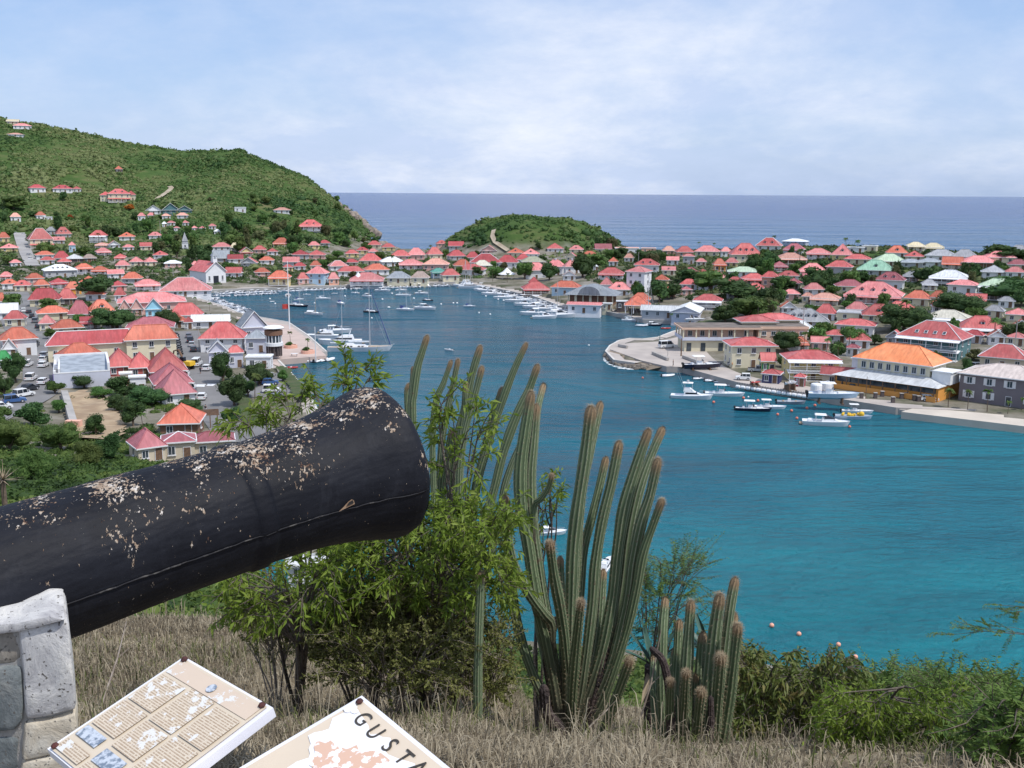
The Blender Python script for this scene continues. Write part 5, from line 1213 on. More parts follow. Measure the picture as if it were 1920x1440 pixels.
scrub('garden_shrubs', np.stack([x, y, z-.2], 1), rs.uniform(.5, 1.4, len(x))*np.where(y > 450, 1.5, 1), rs.uniform(0.1, .8, len(x)), 16, .24, HS2, 5, 'garden shrubs and hedges between the houses of the left town', core=(5, 4))
# nearer slope under the left of the town
HS3 = folmat('slope_leaves', (.026, .052, .014), (.07, .125, .028), (.15, .20, .05), scale=.12, rnd=0, trans=.3, attr=True)
x, y, z = scatter(12000, 45, 214, -120, 2100, lambda x, y, z: np.where(y > 178, .62, .95)*np.where((x > 0) & (y > 102), 0, 1))
x2 = len(x); R_ = rs.uniform(.6, 1.5, x2)*(.7+.9*vnoise(x, y, 12, 3))*np.where(y > 178, .7, 1)
scrub('slope_shrubs', np.stack([x, y, z-.1], 1), R_, vnoise(x, y, 9, 5)*.9+rs.uniform(-.1, .35, x2)-.1, 80, .13, HS3, 6, 'dense green bushes on the slope below the fort at left', core=(6, 4)); print('near scrub', x2)
# ------------------------------------------------------------------ boats (bow towards +x)
pm('gel', (.80, .81, .83), (.74, .75, .78), scale=.6, rough=.3, spec=.5); pm('gel_blue', (.50, .60, .70), (.45, .55, .66), scale=.6, rough=.35); pm('gel_dark', (.02, .025, .06), (.03, .03, .05), rough=.3)
pm('gel_grey', (.34, .37, .42), (.28, .31, .36), rough=.5); pm('gel_red', (.5, .06, .05), rough=.4); pm('teak', (.40, .30, .20), (.32, .23, .15), scale=3, rough=.7); pm('dark_glass', (.015, .02, .03), rough=.08, spec=.7)
pm('canvas_blue', (.03, .06, .25), (.02, .04, .18), rough=.8); pm('alu', (.62, .63, .66), rough=.35, metal=.3); pm('black', (.02, .02, .022), rough=.4); pm('yellow', (.75, .48, .04), (.65, .40, .03), rough=.6); pm('bluewhite', (.70, .75, .80), rough=.5)
def hull_mb(Lh, B, fb, sheer=.35, stern=.85, m=0, md=1, draft=.5, ns=12, coam=.08):
    """planked hull lofted from stern to a raked pointed bow, with a deck inside the rail"""
    mb = MB(); st = []
    for i in range(ns+1):
        t = i/ns; x = -Lh/2+Lh*t; w = B/2*(stern+(1-stern)*sin(min(1, t/.45)*pi/2))*(1 if t < .5 else sqrt(max(0, 1-((t-.5)/.5)**2.3))); w = max(w, .02)
        z = fb*(1+sheer*t*t); xr = x+(t**3)*Lh*.06
        st.append([(x*.98, 0, -draft*(1-t**4)), (x, w*.72, -draft*.15+.1*t), (xr, w, z), (xr-.02, w-coam if w > coam else .01, z+.03), (xr-.02, w-coam*1.5 if w > coam*1.6 else .005, z-.12)])
    K = 5
    for s in (1, -1):
        vs = [(p[0], p[1]*s, p[2]) for q in st for p in q]; fs = []; ms = []
        for i in range(ns):
            for k in range(K-1): a = i*K+k; f = (a, a+K, a+K+1, a+1); fs.append(f if s > 0 else f[::-1])
        mb.add(vs, fs, m)
    vs = []
    for q in st: vs += [(q[4][0], q[4][1], q[4][2]), (q[4][0], -q[4][1], q[4][2])]
    mb.add(vs, [(2*i, 2*i+1, 2*i+3, 2*i+2) for i in range(ns)], md)
    q = st[0]; mb.add([(p[0], p[1], p[2]) for p in q[:4]]+[(p[0], -p[1], p[2]) for p in q[3:0:-1]], [tuple(range(7))], m); return mb
def wedge(mb, x0, x1, w, z0, z1, f=.6, r=.9, m=0, tw=.8):
    """cabin block with sloping front and back"""
    a = w/2; vs = [(x0, -a, z0), (x1, -a*.8, z0), (x1, a*.8, z0), (x0, a, z0)]; L_ = x1-x0
    vs += [(x0+L_*(1-r), -a*tw, z1), (x0+L_*f, -a*tw*.9, z1), (x0+L_*f, a*tw*.9, z1), (x0+L_*(1-r), a*tw, z1)]
    return mb.add(vs, [(0, 3, 2, 1), (4, 5, 6, 7), (0, 1, 5, 4), (1, 2, 6, 5), (2, 3, 7, 6), (3, 0, 4, 7)], m)
def rigging(root, parts):
    mb = MB()
    for a, b in parts: mb.tube([a, b], .025, 3)
    return mb.build('rigging', M['alu'], root)
def outboard(root, x, y=0, z=.3, s=1.0, m='black'):
    mb = MB(); mb.box((x-.25*s, y, z+.55*s), (.55*s, .36*s, .5*s), top=(.8, .8)); mb.box((x-.2*s, y, z-.1*s), (.22*s, .14*s, .9*s)); mb.build('outboard', M[m], root)
def boat_proto(kind):
    root = empty('boat', (0, 0, 0))
    if kind in ('console', 'console_dark', 'console_blue'):
        hm = {'console': 'gel', 'console_dark': 'gel_dark', 'console_blue': 'gel_blue'}[kind]; hull_mb(9, 2.6, .75).build('hull', [M[hm], M['gel']], root)
        mb = MB(); mb.box((-.6, 0, .95), (1.5, 1.0, 1.1), top=(.8, .85)); mb.build('console', M['gel'], root); mb = MB(); wedge(mb, .0, .5, .9, 1.4, 1.9, .3, .9); mb.build('windshield', M['dark_glass'], root)
        mb = MB(); wedge(mb, .9, 3.6, 1.7, .6, 1.0, .6, .95); mb.build('foredeck', M['gel'], root)
        mb = MB(); mb.box((-.9, 0, 2.75), (2.9, 2.1, .1), top=(.9, .9)); mb.build('hard_top', M['white_paint'], root)
        mb = MB(); [mb.tube([(x, y, .7), (x*.85-.1, y*.9, 2.72)], .04, 5) for x in (-1.7, .1) for y in (-.8, .8)]; mb.build('top_frame', M['alu'], root)
        for y in (-.4, .4): outboard(root, -4.5, y)
        mb = MB(); mb.box((-2.4, 0, .8), (.6, 1.6, .5)); mb.build('seat', M['gel'], root)
    elif kind in ('cruiser', 'cruiser_dark', 'express'):
        hull_mb(10, 3.2, 1.0, .3, .9).build('hull', [M['gel_dark' if kind == 'cruiser_dark' else 'gel'], M['gel']], root)
        mb = MB(); wedge(mb, -.8, 4.2, 2.5, .9, 1.75, .45, .95); mb.build('cabin', M['gel'], root); mb = MB(); wedge(mb, -.2, 2.2, 2.2, 1.7, 2.35, .35, .92); mb.build('windshield', M['dark_glass'], root)
        if kind != 'express': mb = MB(); mb.box((-1.0, 0, 2.5), (2.6, 2.3, .12), top=(.85, .85)); [mb.tube([(-2.1, y, 1), (-1.9, y, 2.5)], .05, 5) for y in (-1, 1)]; mb.build('hard_top', M['white_paint'], root)
        else: mb = MB(); mb.tube([(-2, -1.2, 1), (-2.5, -1.0, 2.6), (-2.5, 1.0, 2.6), (-2, 1.2, 1)], .1, 6); mb.build('radar_arch', M['gel'], root)
        mb = MB(); mb.box((-5.2, 0, .3), (.9, 2.4, .12)); mb.build('swim_platform', M['teak'], root)
        mb = MB(); [mb.tube([(2, y*1.15, 1.3), (2.2, y*1.1, 1.9), (4.9, y*.15, 2.0)], .025, 4) for y in (-1, 1)]; mb.build('railing', M['alu'], root)
        mb = MB(); mb.box((-3.2, 0, 1.05), (1.0, 2.0, .5)); mb.build('seat', M['gel'], root)
    elif kind == 'sport':
        hull_mb(12, 4.0, 1.0, .6, .9).build('hull', [M['gel'], M['gel']], root)
        mb = MB(); wedge(mb, -2.2, 4.0, 3.0, 1.0, 2.3, .5, .95); mb.build('cabin', M['gel'], root); mb = MB(); wedge(mb, -1.6, 2.6, 2.85, 1.55, 2.05, .75, .97, tw=.98); mb.build('window', M['dark_glass'], root)
        mb = MB(); wedge(mb, -2.2, 1.0, 2.6, 2.3, 3.3, .6, .97); mb.build('flybridge', M['gel'], root); mb = MB(); mb.box((-1.0, 0, 4.9), (3.2, 2.4, .12), top=(.9, .9)); mb.build('hard_top', M['white_paint'], root)
        mb = MB(); [mb.tube([(x, y, 2.4), (x*.9, y*.9, 4.9)], .05, 5) for x in (-2, .4) for y in (-1.1, 1.1)]; mb.tube([(-1, 0, 4.9), (-1, 0, 5.7)], .4, 6); mb.build('tower_frame', M['alu'], root)
        for y in (-1.5, 1.5): mb = MB(); mb.tube([(-1.5, y, 1.9), (-4.4, y*1.5, 8.5)], [.05, .02], 5); mb.build('outrigger', M['alu'], root)
        mb = MB(); [mb.tube([(2.5, y*1.2, 1.6), (2.6, y*1.2, 2.3), (6.3, y*.15, 2.6)], .03, 4) for y in (-1, 1)]; mb.build('railing', M['alu'], root)
    elif kind in ('sail', 'sail_dark', 'sail_blue'):
        hull_mb(10, 3.0, .85, .25, .6).build('hull', [M['gel_dark' if kind == 'sail_dark' else 'gel'], M['teak' if kind == 'sail_dark' else 'gel']], root)
        mb = MB(); wedge(mb, -1.6, 2.6, 1.8, .85, 1.35, .8, .97); mb.build('coach_roof', M['gel'], root)
        MB().tube([(.6, 0, .8), (.6, 0, 13)], [.11, .07], 6).build('mast', M['alu'], root)
        mb = MB(); mb.tube([(.6, 0, 2.1), (-3.6, 0, 2.1)], .08, 5, 0); mb.tube([(.5, 0, 2.3), (-3.4, 0, 2.25)], .2, 6, 1); mb.build('boom', [M['alu'], M['canvas_blue'] if kind != 'sail' else M['bluewhite']], root)
        rigging(root, [((5.2, 0, 1.1), (.6, 0, 12.8)), ((-4.9, 0, .9), (.6, 0, 12.8)), ((.5, 1.4, .9), (.6, 0, 12)), ((.5, -1.4, .9), (.6, 0, 12))])
        mb = MB(); wedge(mb, -2.9, -1.4, 2.0, 1.2, 2.0, .8, .8); mb.build('sprayhood', M['canvas_blue' if kind == 'sail_blue' else 'bluewhite'], root)
    elif kind == 'ketch':
        hull_mb(24, 5.4, 1.7, .25, .62, draft=1).build('hull', [M['gel'], M['teak']], root)
        mb = MB(); wedge(mb, -6, 4, 3.4, 1.7, 2.5, .85, .97); wedge(mb, -5, -1, 3.0, 2.4, 3.1, .7, .95); mb.build('deckhouse', M['gel'], root); mb = MB()
        for x in (-3.8, -2.6, .4, 1.8): mb.box((x, -1.62, 2.15), (.9, .2, .3)); mb.box((x, 1.62, 2.15), (.9, .2, .3))
        mb.build('window', M['dark_glass'], root)
        MB().tube([(4.6, 0, 1.6), (4.6, 0, 27)], [.2, .12], 7).build('mast', M['alu'], root); MB().tube([(-6.2, 0, 1.6), (-6.2, 0, 18.5)], [.17, .1], 7).build('mizzen_mast', M['alu'], root)
        mb = MB(); mb.tube([(4.5, 0, 3.4), (-4, 0, 3.6)], .12, 6, 0); mb.tube([(4.3, 0, 3.7), (-3.8, 0, 3.8)], .32, 7, 1); mb.tube([(-6.2, 0, 3.2), (-11, 0, 3.3)], .22, 6, 1); mb.build('boom', [M['alu'], M['bluewhite']], root)
        rigging(root, [((13, 0, 2.4), (4.6, 0, 26.5)), ((11.5, 0, 2.3), (4.6, 0, 20)), ((-6.2, 0, 18), (4.6, 0, 26)), ((-11.8, 0, 1.9), (-6.2, 0, 18)), ((4.5, 2.6, 1.8), (4.6, 0, 22)), ((4.5, -2.6, 1.8), (4.6, 0, 22)), ((-6.2, 2.2, 1.8), (-6.2, 0, 15)), ((-6.2, -2.2, 1.8), (-6.2, 0, 15))])
        mb = MB(); mb.tube([(12.6, 0, 2.3), (5.2, 0, 24.5)], [.16, .08], 6); mb.build('furled_sail', M['canvas_blue'], root)
        mb = MB(); mb.tube([(11.6, 0, 2.1), (14.2, 0, 2.7)], .14, 6); mb.build('bowsprit', M['alu'], root)
    elif kind == 'motoryacht':
        hull_mb(17, 4.8, 1.7, .35, .92, draft=.8).build('hull', [M['gel'], M['gel']], root)
        mb = MB(); wedge(mb, -5.5, 5.5, 3.9, 1.7, 3.0, .55, .96); mb.build('deckhouse', M['gel'], root); mb = MB(); wedge(mb, -4.5, 4.2, 3.92, 2.2, 2.75, .72, .97, tw=.93); mb.build('window', M['dark_glass'], root)
        mb = MB(); wedge(mb, -5, 1.6, 3.2, 3.0, 3.8, .6, .97); mb.build('flybridge', M['gel'], root); mb = MB(); wedge(mb, .0, 1.2, 2.4, 3.7, 4.3, .3, .9); mb.build('windshield', M['dark_glass'], root)
        mb = MB(); mb.tube([(-3, -1.5, 3.4), (-3.8, -1.2, 5.2), (-3.8, 1.2, 5.2), (-3, 1.5, 3.4)], .16, 6); mb.build('radar_arch', M['gel'], root)
        mb = MB(); mb.box((-8.9, 0, .5), (1.2, 4.0, .15)); mb.build('swim_platform', M['teak'], root)
    elif kind in ('dinghy', 'dinghy_red', 'dinghy_grey'):
        m_ = {'dinghy': 'gel', 'dinghy_red': 'gel_red', 'dinghy_grey': 'gel_grey'}[kind]; mb = MB(); pts = [(-2.1, .72, .32), (-.6, .78, .34), (.9, .68, .38), (1.8, .35, .5), (2.1, 0, .56), (1.8, -.35, .5), (.9, -.68, .38), (-.6, -.78, .34), (-2.1, -.72, .32)]
        mb.tube(pts, [.2, .25, .25, .24, .23, .24, .25, .25, .2], 9); mb.build('hull', M[m_], root, smooth=True); mb = MB(); mb.box((-.2, 0, .16), (3.4, 1.2, .1)); mb.box((-1.85, 0, .35), (.1, 1.2, .5)); mb.build('floor', M['gel_grey'], root)
        mb = MB(); mb.box((-.3, 0, .5), (.4, 1.3, .1)); mb.build('seat', M['white_paint'], root); outboard(root, -1.9, 0, .25, .8)
    elif kind in ('open', 'open_work'):
        hull_mb(6, 2.0, .6, .4, .9).build('hull', [M['gel_grey' if kind == 'open_work' else 'gel'], M['gel_grey']], root); mb = MB(); mb.box((-.3, 0, .75), (.8, .7, .8), top=(.8, .8)); mb.build('console', M['gel'], root)
        for x in (-1.6, 1.2): mb = MB(); mb.box((x, 0, .6), (.35, 1.5, .12)); mb.build('seat', M['teak'], root)
        outboard(root, -3, 0, .3, .9)
    elif kind == 'gaff':
        hull_mb(12, 3.4, 1.0, .45, .55).build('hull', [M['gel'], M['teak']], root); mb = MB(); vs = [(x, y, 2.5-.35*abs(y)*abs(y)) for x in (-4, .6) for y in (-1.5, -.7, 0, .7, 1.5)]; mb.add(vs, [(i, i+1, i+6, i+5) for i in range(4)]); mb.build('awning', M['white_paint'], root)
        mb = MB(); wedge(mb, -1, 3.4, 2.0, 1, 1.6, .8, .97); mb.build('coach_roof', M['gel'], root); MB().tube([(1.4, 0, 1), (1.4, 0, 13)], [.13, .08], 6).build('mast', M['teak'], root)
        rigging(root, [((6.6, 0, 1.7), (1.4, 0, 12)), ((-5.8, 0, 1.2), (1.4, 0, 12)), ((1.3, 1.6, 1), (1.4, 0, 11)), ((1.3, -1.6, 1), (1.4, 0, 11))]); mb = MB(); mb.tube([(5.8, 0, 1.4), (8.2, 0, 1.9)], .1, 5); mb.build('bowsprit', M['teak'], root)
    elif kind == 'loaded':
        hull_mb(7.5, 2.4, .7, .3, .9).build('hull', [M['gel_blue'], M['gel_grey']], root); mb = MB(); r_ = random.Random(2)
        for k in range(14): mb.ball((r_.uniform(-2.2, 1.6), r_.uniform(-.7, .7), r_.uniform(.8, 1.1)), .32, 7, 5)
        mb.ball((1.9, 0, 1.1), .6, 9, 6); mb.build('float_cargo', M['yellow'], root, smooth=True); outboard(root, -3.7)
    return root
BL = dict(console=9, console_dark=9, console_blue=9, cruiser=10.4, cruiser_dark=10.4, express=10.4, sport=12.4, sail=10.4, sail_dark=10.4, sail_blue=10.4, ketch=26, motoryacht=18, dinghy=4.4, dinghy_red=4.4, dinghy_grey=4.4, open=6.3, open_work=6.3, gaff=13, loaded=7.8)
BW = dict(sail='sailing_boat', sail_dark='sailing_boat', sail_blue='sailing_boat', ketch='sailing_yacht', gaff='sailing_boat', motoryacht='motor_yacht', dinghy='dinghy', dinghy_red='dinghy', dinghy_grey='dinghy')
BP = {}
def copy_thing(src, name):
    r = src.copy(); COL.objects.link(r); r.name = name
    for ch in src.children:
        c = ch.copy(); COL.objects.link(c); c.parent = r; c.matrix_parent_inverse = ch.matrix_parent_inverse
        for g_ in ch.children: d = g_.copy(); COL.objects.link(d); d.parent = c
    return r
def boat(pos, sc, kind, hd, label, group=None, roll=0):
    name = BW.get(kind, 'motor_boat')
    if kind not in BP: r = BP[kind] = boat_proto(kind); r.name = name
    else: r = copy_thing(BP[kind], name)
    r.location = pos; r.rotation_euler = (rad(roll), 0, rad(hd)); r.scale = (sc,)*3; tag(r, label, name.replace('_', ' ').replace('motor boat', 'boat'), group)
    if not group and 'group' in r: del r['group']
    return r
def bpix(u, v, w, hd, kind, label, z=0.0, group=None):
    p = Z(u, v, z); s = (p-C0).dot(FW)/F; L_ = w*s/max(.35, abs(cos(rad(hd)))*.95+abs(sin(rad(hd)))*.12); return boat(p, L_/BL[kind], kind, hd, label, group)
BT = """1295 747 72 -14 sport|white sport fishing boat with flybridge tower and tall outriggers
1357 742 66 -10 console|white T-top boat moored between the sport fisher and the quay
1411 770 60 -12 console_dark|dark hulled T-top boat among the red buoys
1442 766 54 -8 console|white T-top boat just behind the dark hulled one
1482 757 50 -8 open_work|grey open workboat with clutter close to the quay
1546 797 80 -14 cruiser|nearest white cabin boat with a hard top in the right basin
1598 785 64 -8 loaded|pale blue boat loaded with yellow floats
1606 774 52 -10 console|white T-top boat behind the boat with yellow floats
1252 706 26 14 dinghy|white inflatable alone off the rubble bank
1307 711 18 8 dinghy|leftmost white inflatable tied along the wharf
1320 710 19 20 dinghy|second white inflatable tied along the wharf
1332 715 25 10 dinghy|third and longest inflatable tied along the wharf
1352 718 22 -24 dinghy|inflatable lying oblique at the middle of the wharf
1371 724 19 -26 dinghy|rightmost inflatable tied at the wharf
842 657 18 150 open|small white boat under way in the middle of the harbour
880 575 22 -20 sail_blue|small white sailing boat nearest the marina row
540 556 11 100 open|small pale boat at the left end of the moored boats
560 562 17 30 sail_blue|small sailing boat with a blue cover at the left of the moorings
575 553 14 0 open|white motorboat behind the blue covered sailing boat
606 561 26 -5 sail|white sailing boat left of the yellow dinghy moorings
627 551 11 10 open|tiny white boat near the far quay row
639 570 18 -60 sail_blue|white sailing boat with blue cover seen from its stern
666 550 15 160 express|low white motorboat near the far quay
689 557 20 -50 cruiser|white cabin boat behind the tall ketch mast
717 546 28 -8 cruiser|white cruiser nearest the broad pink roofed house
752 545 20 20 cruiser|white cruiser beyond the pair in the middle of the moorings
756 555 28 -10 express|low white sport boat in the middle of the moorings
790 551 24 10 cruiser|white cruiser with hard top right of the middle moorings
802 564 20 -14 sail_dark|dark hulled boat beneath the right moored cruiser
760 582 34 -25 sail_blue|white sailing boat with blue awning in the front mooring row
797 580 40 -22 cruiser|white cabin cruiser at the front right of the moorings
560 575 36 -20 sail_dark|dark hulled sailing boat in the front left of the moorings
548 572 16 160 sail|pale sailing boat behind the front left dark hull
588 590 38 -24 gaff|old sailing boat with a white awning in the front of the moorings
696 586 30 -20 sail_dark|dark boat with gear and a blue cover beside the ketch mast
510 566 9 0 dinghy|white dinghy alone on the left of the moorings
672 658 118 4 ketch|large white two masted ketch moored at the left square
640 645 78 190 motoryacht|white motor yacht just behind the ketch
606 634 62 188 motoryacht|white motor yacht nearest the square behind the ketch
628 624 56 10 cruiser|white cruiser farthest of the group behind the ketch
571 678 14 70 dinghy|inflatable with raised outboard left at the square's edge
579 677 14 75 dinghy|second inflatable nose in at the square's edge
596 678 14 72 dinghy|inflatable beside the flagpole mast at the square
606 677 14 66 dinghy|inflatable right of the mast at the square
618 676 16 60 dinghy|rightmost inflatable at the corner of the square
540 681 24 5 open|white open boat in the corner of the left quay
547 691 24 -14 dinghy_red|red trimmed boat along the left sea wall
537 699 15 -20 open|small yellowish boat along the left sea wall
1030 1002 60 10 cruiser|white boat glimpsed between the cacti at the foot of the hill
1136 1066 36 70 motoryacht|white yacht glimpsed behind the big cactus at the foot of the hill
883 541 48 -8 motoryacht|largest white cruiser at the left end of the marina row
905 538 30 -8 cruiser|white cruiser behind the largest one in the marina
922 553 36 192 cruiser|dark sterned white cruiser second in the marina row
944 560 36 192 express|low white express boat third in the marina row
966 566 38 192 express|low white express boat fourth in the marina row
986 573 42 192 express|long white boat fifth in the marina row
1002 578 42 190 cruiser|white hard top boat sixth in the marina row
1020 582 42 190 express|white boat before the marina bar, left one
1044 588 40 188 cruiser|white boat before the marina bar, right one
1000 590 46 186 cruiser|white boat left of the front pair off the marina
1046 595 58 4 cruiser|white boat in front of the marina bar with a long foredeck
1020 597 44 2 express|white boat overlapped by the long foredecked one
1084 592 18 -4 dinghy_grey|grey inflatable moored under the marina bar
1100 592 28 -4 open_work|blue grey rib moored under the marina bar
1140 587 36 -8 express|left of two white boats before the open pavilion
1152 590 36 -8 cruiser|right of two white boats before the open pavilion
1182 602 32 -18 sail|white sailing boat left of the boat sheds
1203 612 22 -24 dinghy|white inflatable in front of the sheds
1224 611 32 -10 cruiser_dark|dark hulled boat in front of the sheds
1208 604 26 -10 express|white boat tied close under the left shed
1248 617 18 -14 dinghy_red|red dinghy off the sheds
1238 637 22 10 cruiser|white boat at the back of the jetty
1262 634 18 10 cruiser|white boat beside the terminal seen over the jetty
1222 641 14 0 dinghy_grey|grey inflatable at the jetty"""
for ln in BT.split('\n'):
    a, lab = ln.split('|'); t = a.split(); bpix(*[float(x) for x in t[:4]], t[4], lab)
boat(Z(1030, 608, .2), 1.0, 'sail', 0, 'sailing boat with the tall mast off the marina bar') if False else None
# boats out of the water
for u, v, w, hd, kind, z, lab in [(1560, 744, 84, -8, 'console_blue', 2.9, 'large white and pale blue boat held in slings at the quay edge'), (1316, 688, 66, 4, 'console_dark', 2.2, 'long dark and white boat on stands on the wharf'),
                                  (1303, 601, 34, 0, 'express', 2.4, 'covered white boat on land beside the right boat shed'), (1352, 606, 16, 10, 'open', 2.0, 'small pale boat on the grass of the inlet'), (1482, 719, 24, 20, 'open', 3.0, 'small boat on a trailer between the kiosks'), (1416, 718, 18, 5, 'dinghy_red', 2.0, 'red boat lying on the quay left of the dark kiosk')]:
    bpix(u, v, w, hd, kind, lab, z)
    p = Z(u, v, z); s = (p-C0).dot(FW)/F; Lw = w*s; r = empty('boat_cradle', (p.x, p.y, 1.5), rad(hd), 'steel cradle under the '+' '.join(lab.split()[:8]), 'cradle')
    for x in (-.28, .22): mb = MB(); mb.box((x*Lw, 0, (z-1.5)/2), (.25, 2, max(.2, z-1.5))); mb.box((x*Lw, 0, .1), (.5, 2.6, .2)); mb.build('support', M['wood'], r)
NTH = ('first second third fourth fifth sixth seventh eighth ninth tenth eleventh twelfth thirteenth fourteenth fifteenth sixteenth seventeenth eighteenth nineteenth twentieth '+' '.join('twenty-'+x for x in 'first second third fourth fifth sixth seventh eighth ninth'.split())).split()
# moored rows: boats that nothing tells apart
def row(pix, n, w, kinds, hd, label, group, jit=3, seed=1):
    r_ = random.Random(seed); pts = [Z(u, v) for u, v in pix]; ln_ = [0]
    for a, b in zip(pts, pts[1:]): ln_.append(ln_[-1]+(b-a).length)
    ORD = [0]
    for k in range(n):
        d = ln_[-1]*(k+.5)/n; i = max(j for j in range(len(pts)-1) if ln_[j] <= d); t = (d-ln_[i])/(ln_[i+1]-ln_[i]); p = pts[i].lerp(pts[i+1], t); s = (p-C0).dot(FW)/F; kd = r_.choice(kinds)
        if r_.random() < .06: continue
        ORD[0] += 1
        q = p+Vector((r_.uniform(-.6, .6), r_.uniform(-.8, .8), 0)); L_ = r_.uniform(.8, 1.2)*w*s; word = 'hard topped' if kd.startswith('console') or kd == 'cruiser' else 'low'
        boat(q, L_/BL[kd], kd, hd+r_.uniform(-28, 28), f'{NTH[ORD[0]-1]} {label}', group)
K1 = ['open', 'console', 'express', 'cruiser', 'open']
row([(402, 553), (455, 550), (520, 548)], 24, 21, K1, -60, 'boat from the left in the far quay row left of the yellow house', 'boats along the far quay at left', seed=1)
row([(404, 557), (470, 554), (520, 551)], 15, 21, K1, -60, 'boat from the left in the front row off the far quay below the church', 'boats in the second row below the church', seed=2)
row([(522, 548), (590, 545), (652, 543)], 24, 21, K1, -60, 'boat from the left in the row before the pale blue house', 'boats before the pale blue house', seed=3)
row([(655, 543), (700, 541), (758, 540)], 21, 20, K1, -60, 'boat from the left in the row before the broad pink roof', 'boats before the broad pink roof', seed=4)
row([(762, 540), (800, 538), (858, 536)], 18, 20, K1, -60, 'boat from the left in the row before the grey roofed quay house', 'boats before the grey roofed quay house', seed=5)
row([(350, 553), (395, 564), (440, 579), (462, 593)], 22, 30, ['open', 'console', 'express', 'cruiser'], -30, 'boat from the far end moored along the left quay behind the canopy roof', 'boats along the left quay', seed=6)
row([(385, 557), (420, 567), (462, 583)], 10, 22, ['open', 'express'], -20, 'boat from the far end in the outer row off the left quay', 'boats in the outer row of the left quay', seed=8)
row([(866, 536), (905, 545), (955, 556), (1000, 566), (1055, 586)], 17, 36, ['cruiser', 'express', 'console', 'cruiser'], 195, 'boat from the left tied close in along the marina quay', 'boats close in along the marina quay', seed=7)
# lone masts
for u0, v0, v1, lab in [(872, 536, 486, 'left of two bare masts at the marina'), (882, 536, 490, 'right of two bare masts at the marina'), (1044, 582, 528, 'mast of the boat tied behind the marina bar'), (1213, 600, 518, 'tall mast beside the white boat shed')]:
    p = Z(u0, v0, 0); s = (p-C0).dot(FW)/F; h = (v0-v1)*s; r = boat(p, h/13, 'sail', -70, 'white sailing boat under the '+lab, None)
# buoys
def blabel(u, v, what):
    c = []
    for ln in BT.split('\n'):
        a, lab = ln.split('|'); t = a.split(); c.append((abs(float(t[0])-u)+1.5*abs(float(t[1])-v), float(t[0]), float(t[1]), lab))
    for d, bu, bv, lab in sorted(c)[:8]:
        du, dv = u-bu, v-bv; rel = ('left' if du < 0 else 'right')+' of' if abs(du) > 1.5*abs(dv) else ('beyond' if dv < 0 else 'nearer than')
        L__ = f"{what} {rel} the {lab}"
        if len(L__.split()) <= 16 and L__ not in used: used.add(L__); return L__
    return what+' on the open harbour water'
BU = [(1394, 747), (1338, 755), (1421, 752), (1458, 778), (1484, 771), (1494, 785), (1513, 766), (1528, 761), (1593, 801)]
buo = {}
def buoy(u, v, dpx, mat, label, group):
    p = Z(u, v, .1); s = (p-C0).dot(FW)/F; r = dpx*s/2
    if mat not in buo:
        rt = empty('buoy', (0, 0, 0)); MB().ball((0, 0, .35), 1, 12, 8).build('float', M[mat], rt, smooth=True); mb = MB(); mb.tube([(0, 0, 1.3), (0, 0, 1.6)], .13, 6); mb.build('ring', M['steel'], rt); buo[mat] = rt
    else: rt = copy_thing(buo[mat], 'buoy')
    rt.location = p; rt.scale = (r,)*3; tag(rt, label, 'buoy', group)
pm('buoy_red', (.75, .16, .10), (.65, .22, .16), rough=.5); pm('buoy_pink', (.85, .42, .30), (.78, .34, .24), rough=.5)
for k, (u, v) in enumerate(BU): buoy(u, v, 5.5, 'buoy_red', blabel(u, v, 'round red buoy'), 'red mooring buoys of the right basin')
for (u, v), w in zip([(1447, 1174), (1498, 1190), (1572, 1210), (1604, 1233), (1655, 1263)], ['first', 'second', 'third', 'fourth', 'nearest']): buoy(u, v, 9, 'buoy_pink', f'{w} pale orange buoy counting from the cactus towards the shore', 'line of orange buoys near the shore')
for u, v in [(506, 561), (516, 570), (590, 569), (647, 556), (735, 551), (717, 562), (625, 611), (640, 613), (697, 597), (728, 577), (776, 560), (827, 571), (850, 569), (857, 569), (898, 587), (919, 590), (911, 556), (934, 562), (944, 564), (981, 587), (1104, 648), (1200, 643), (1157, 641), (1188, 639), (1216, 636), (730, 577), (1403, 745)]: buoy(u, v, 3.6, 'white_paint', blabel(u, v, 'small white mooring buoy'), 'white mooring buoys of the harbour')
buoy(1205, 709, 4, 'buoy_red', 'faded buoy alone off the rubble bank', None)
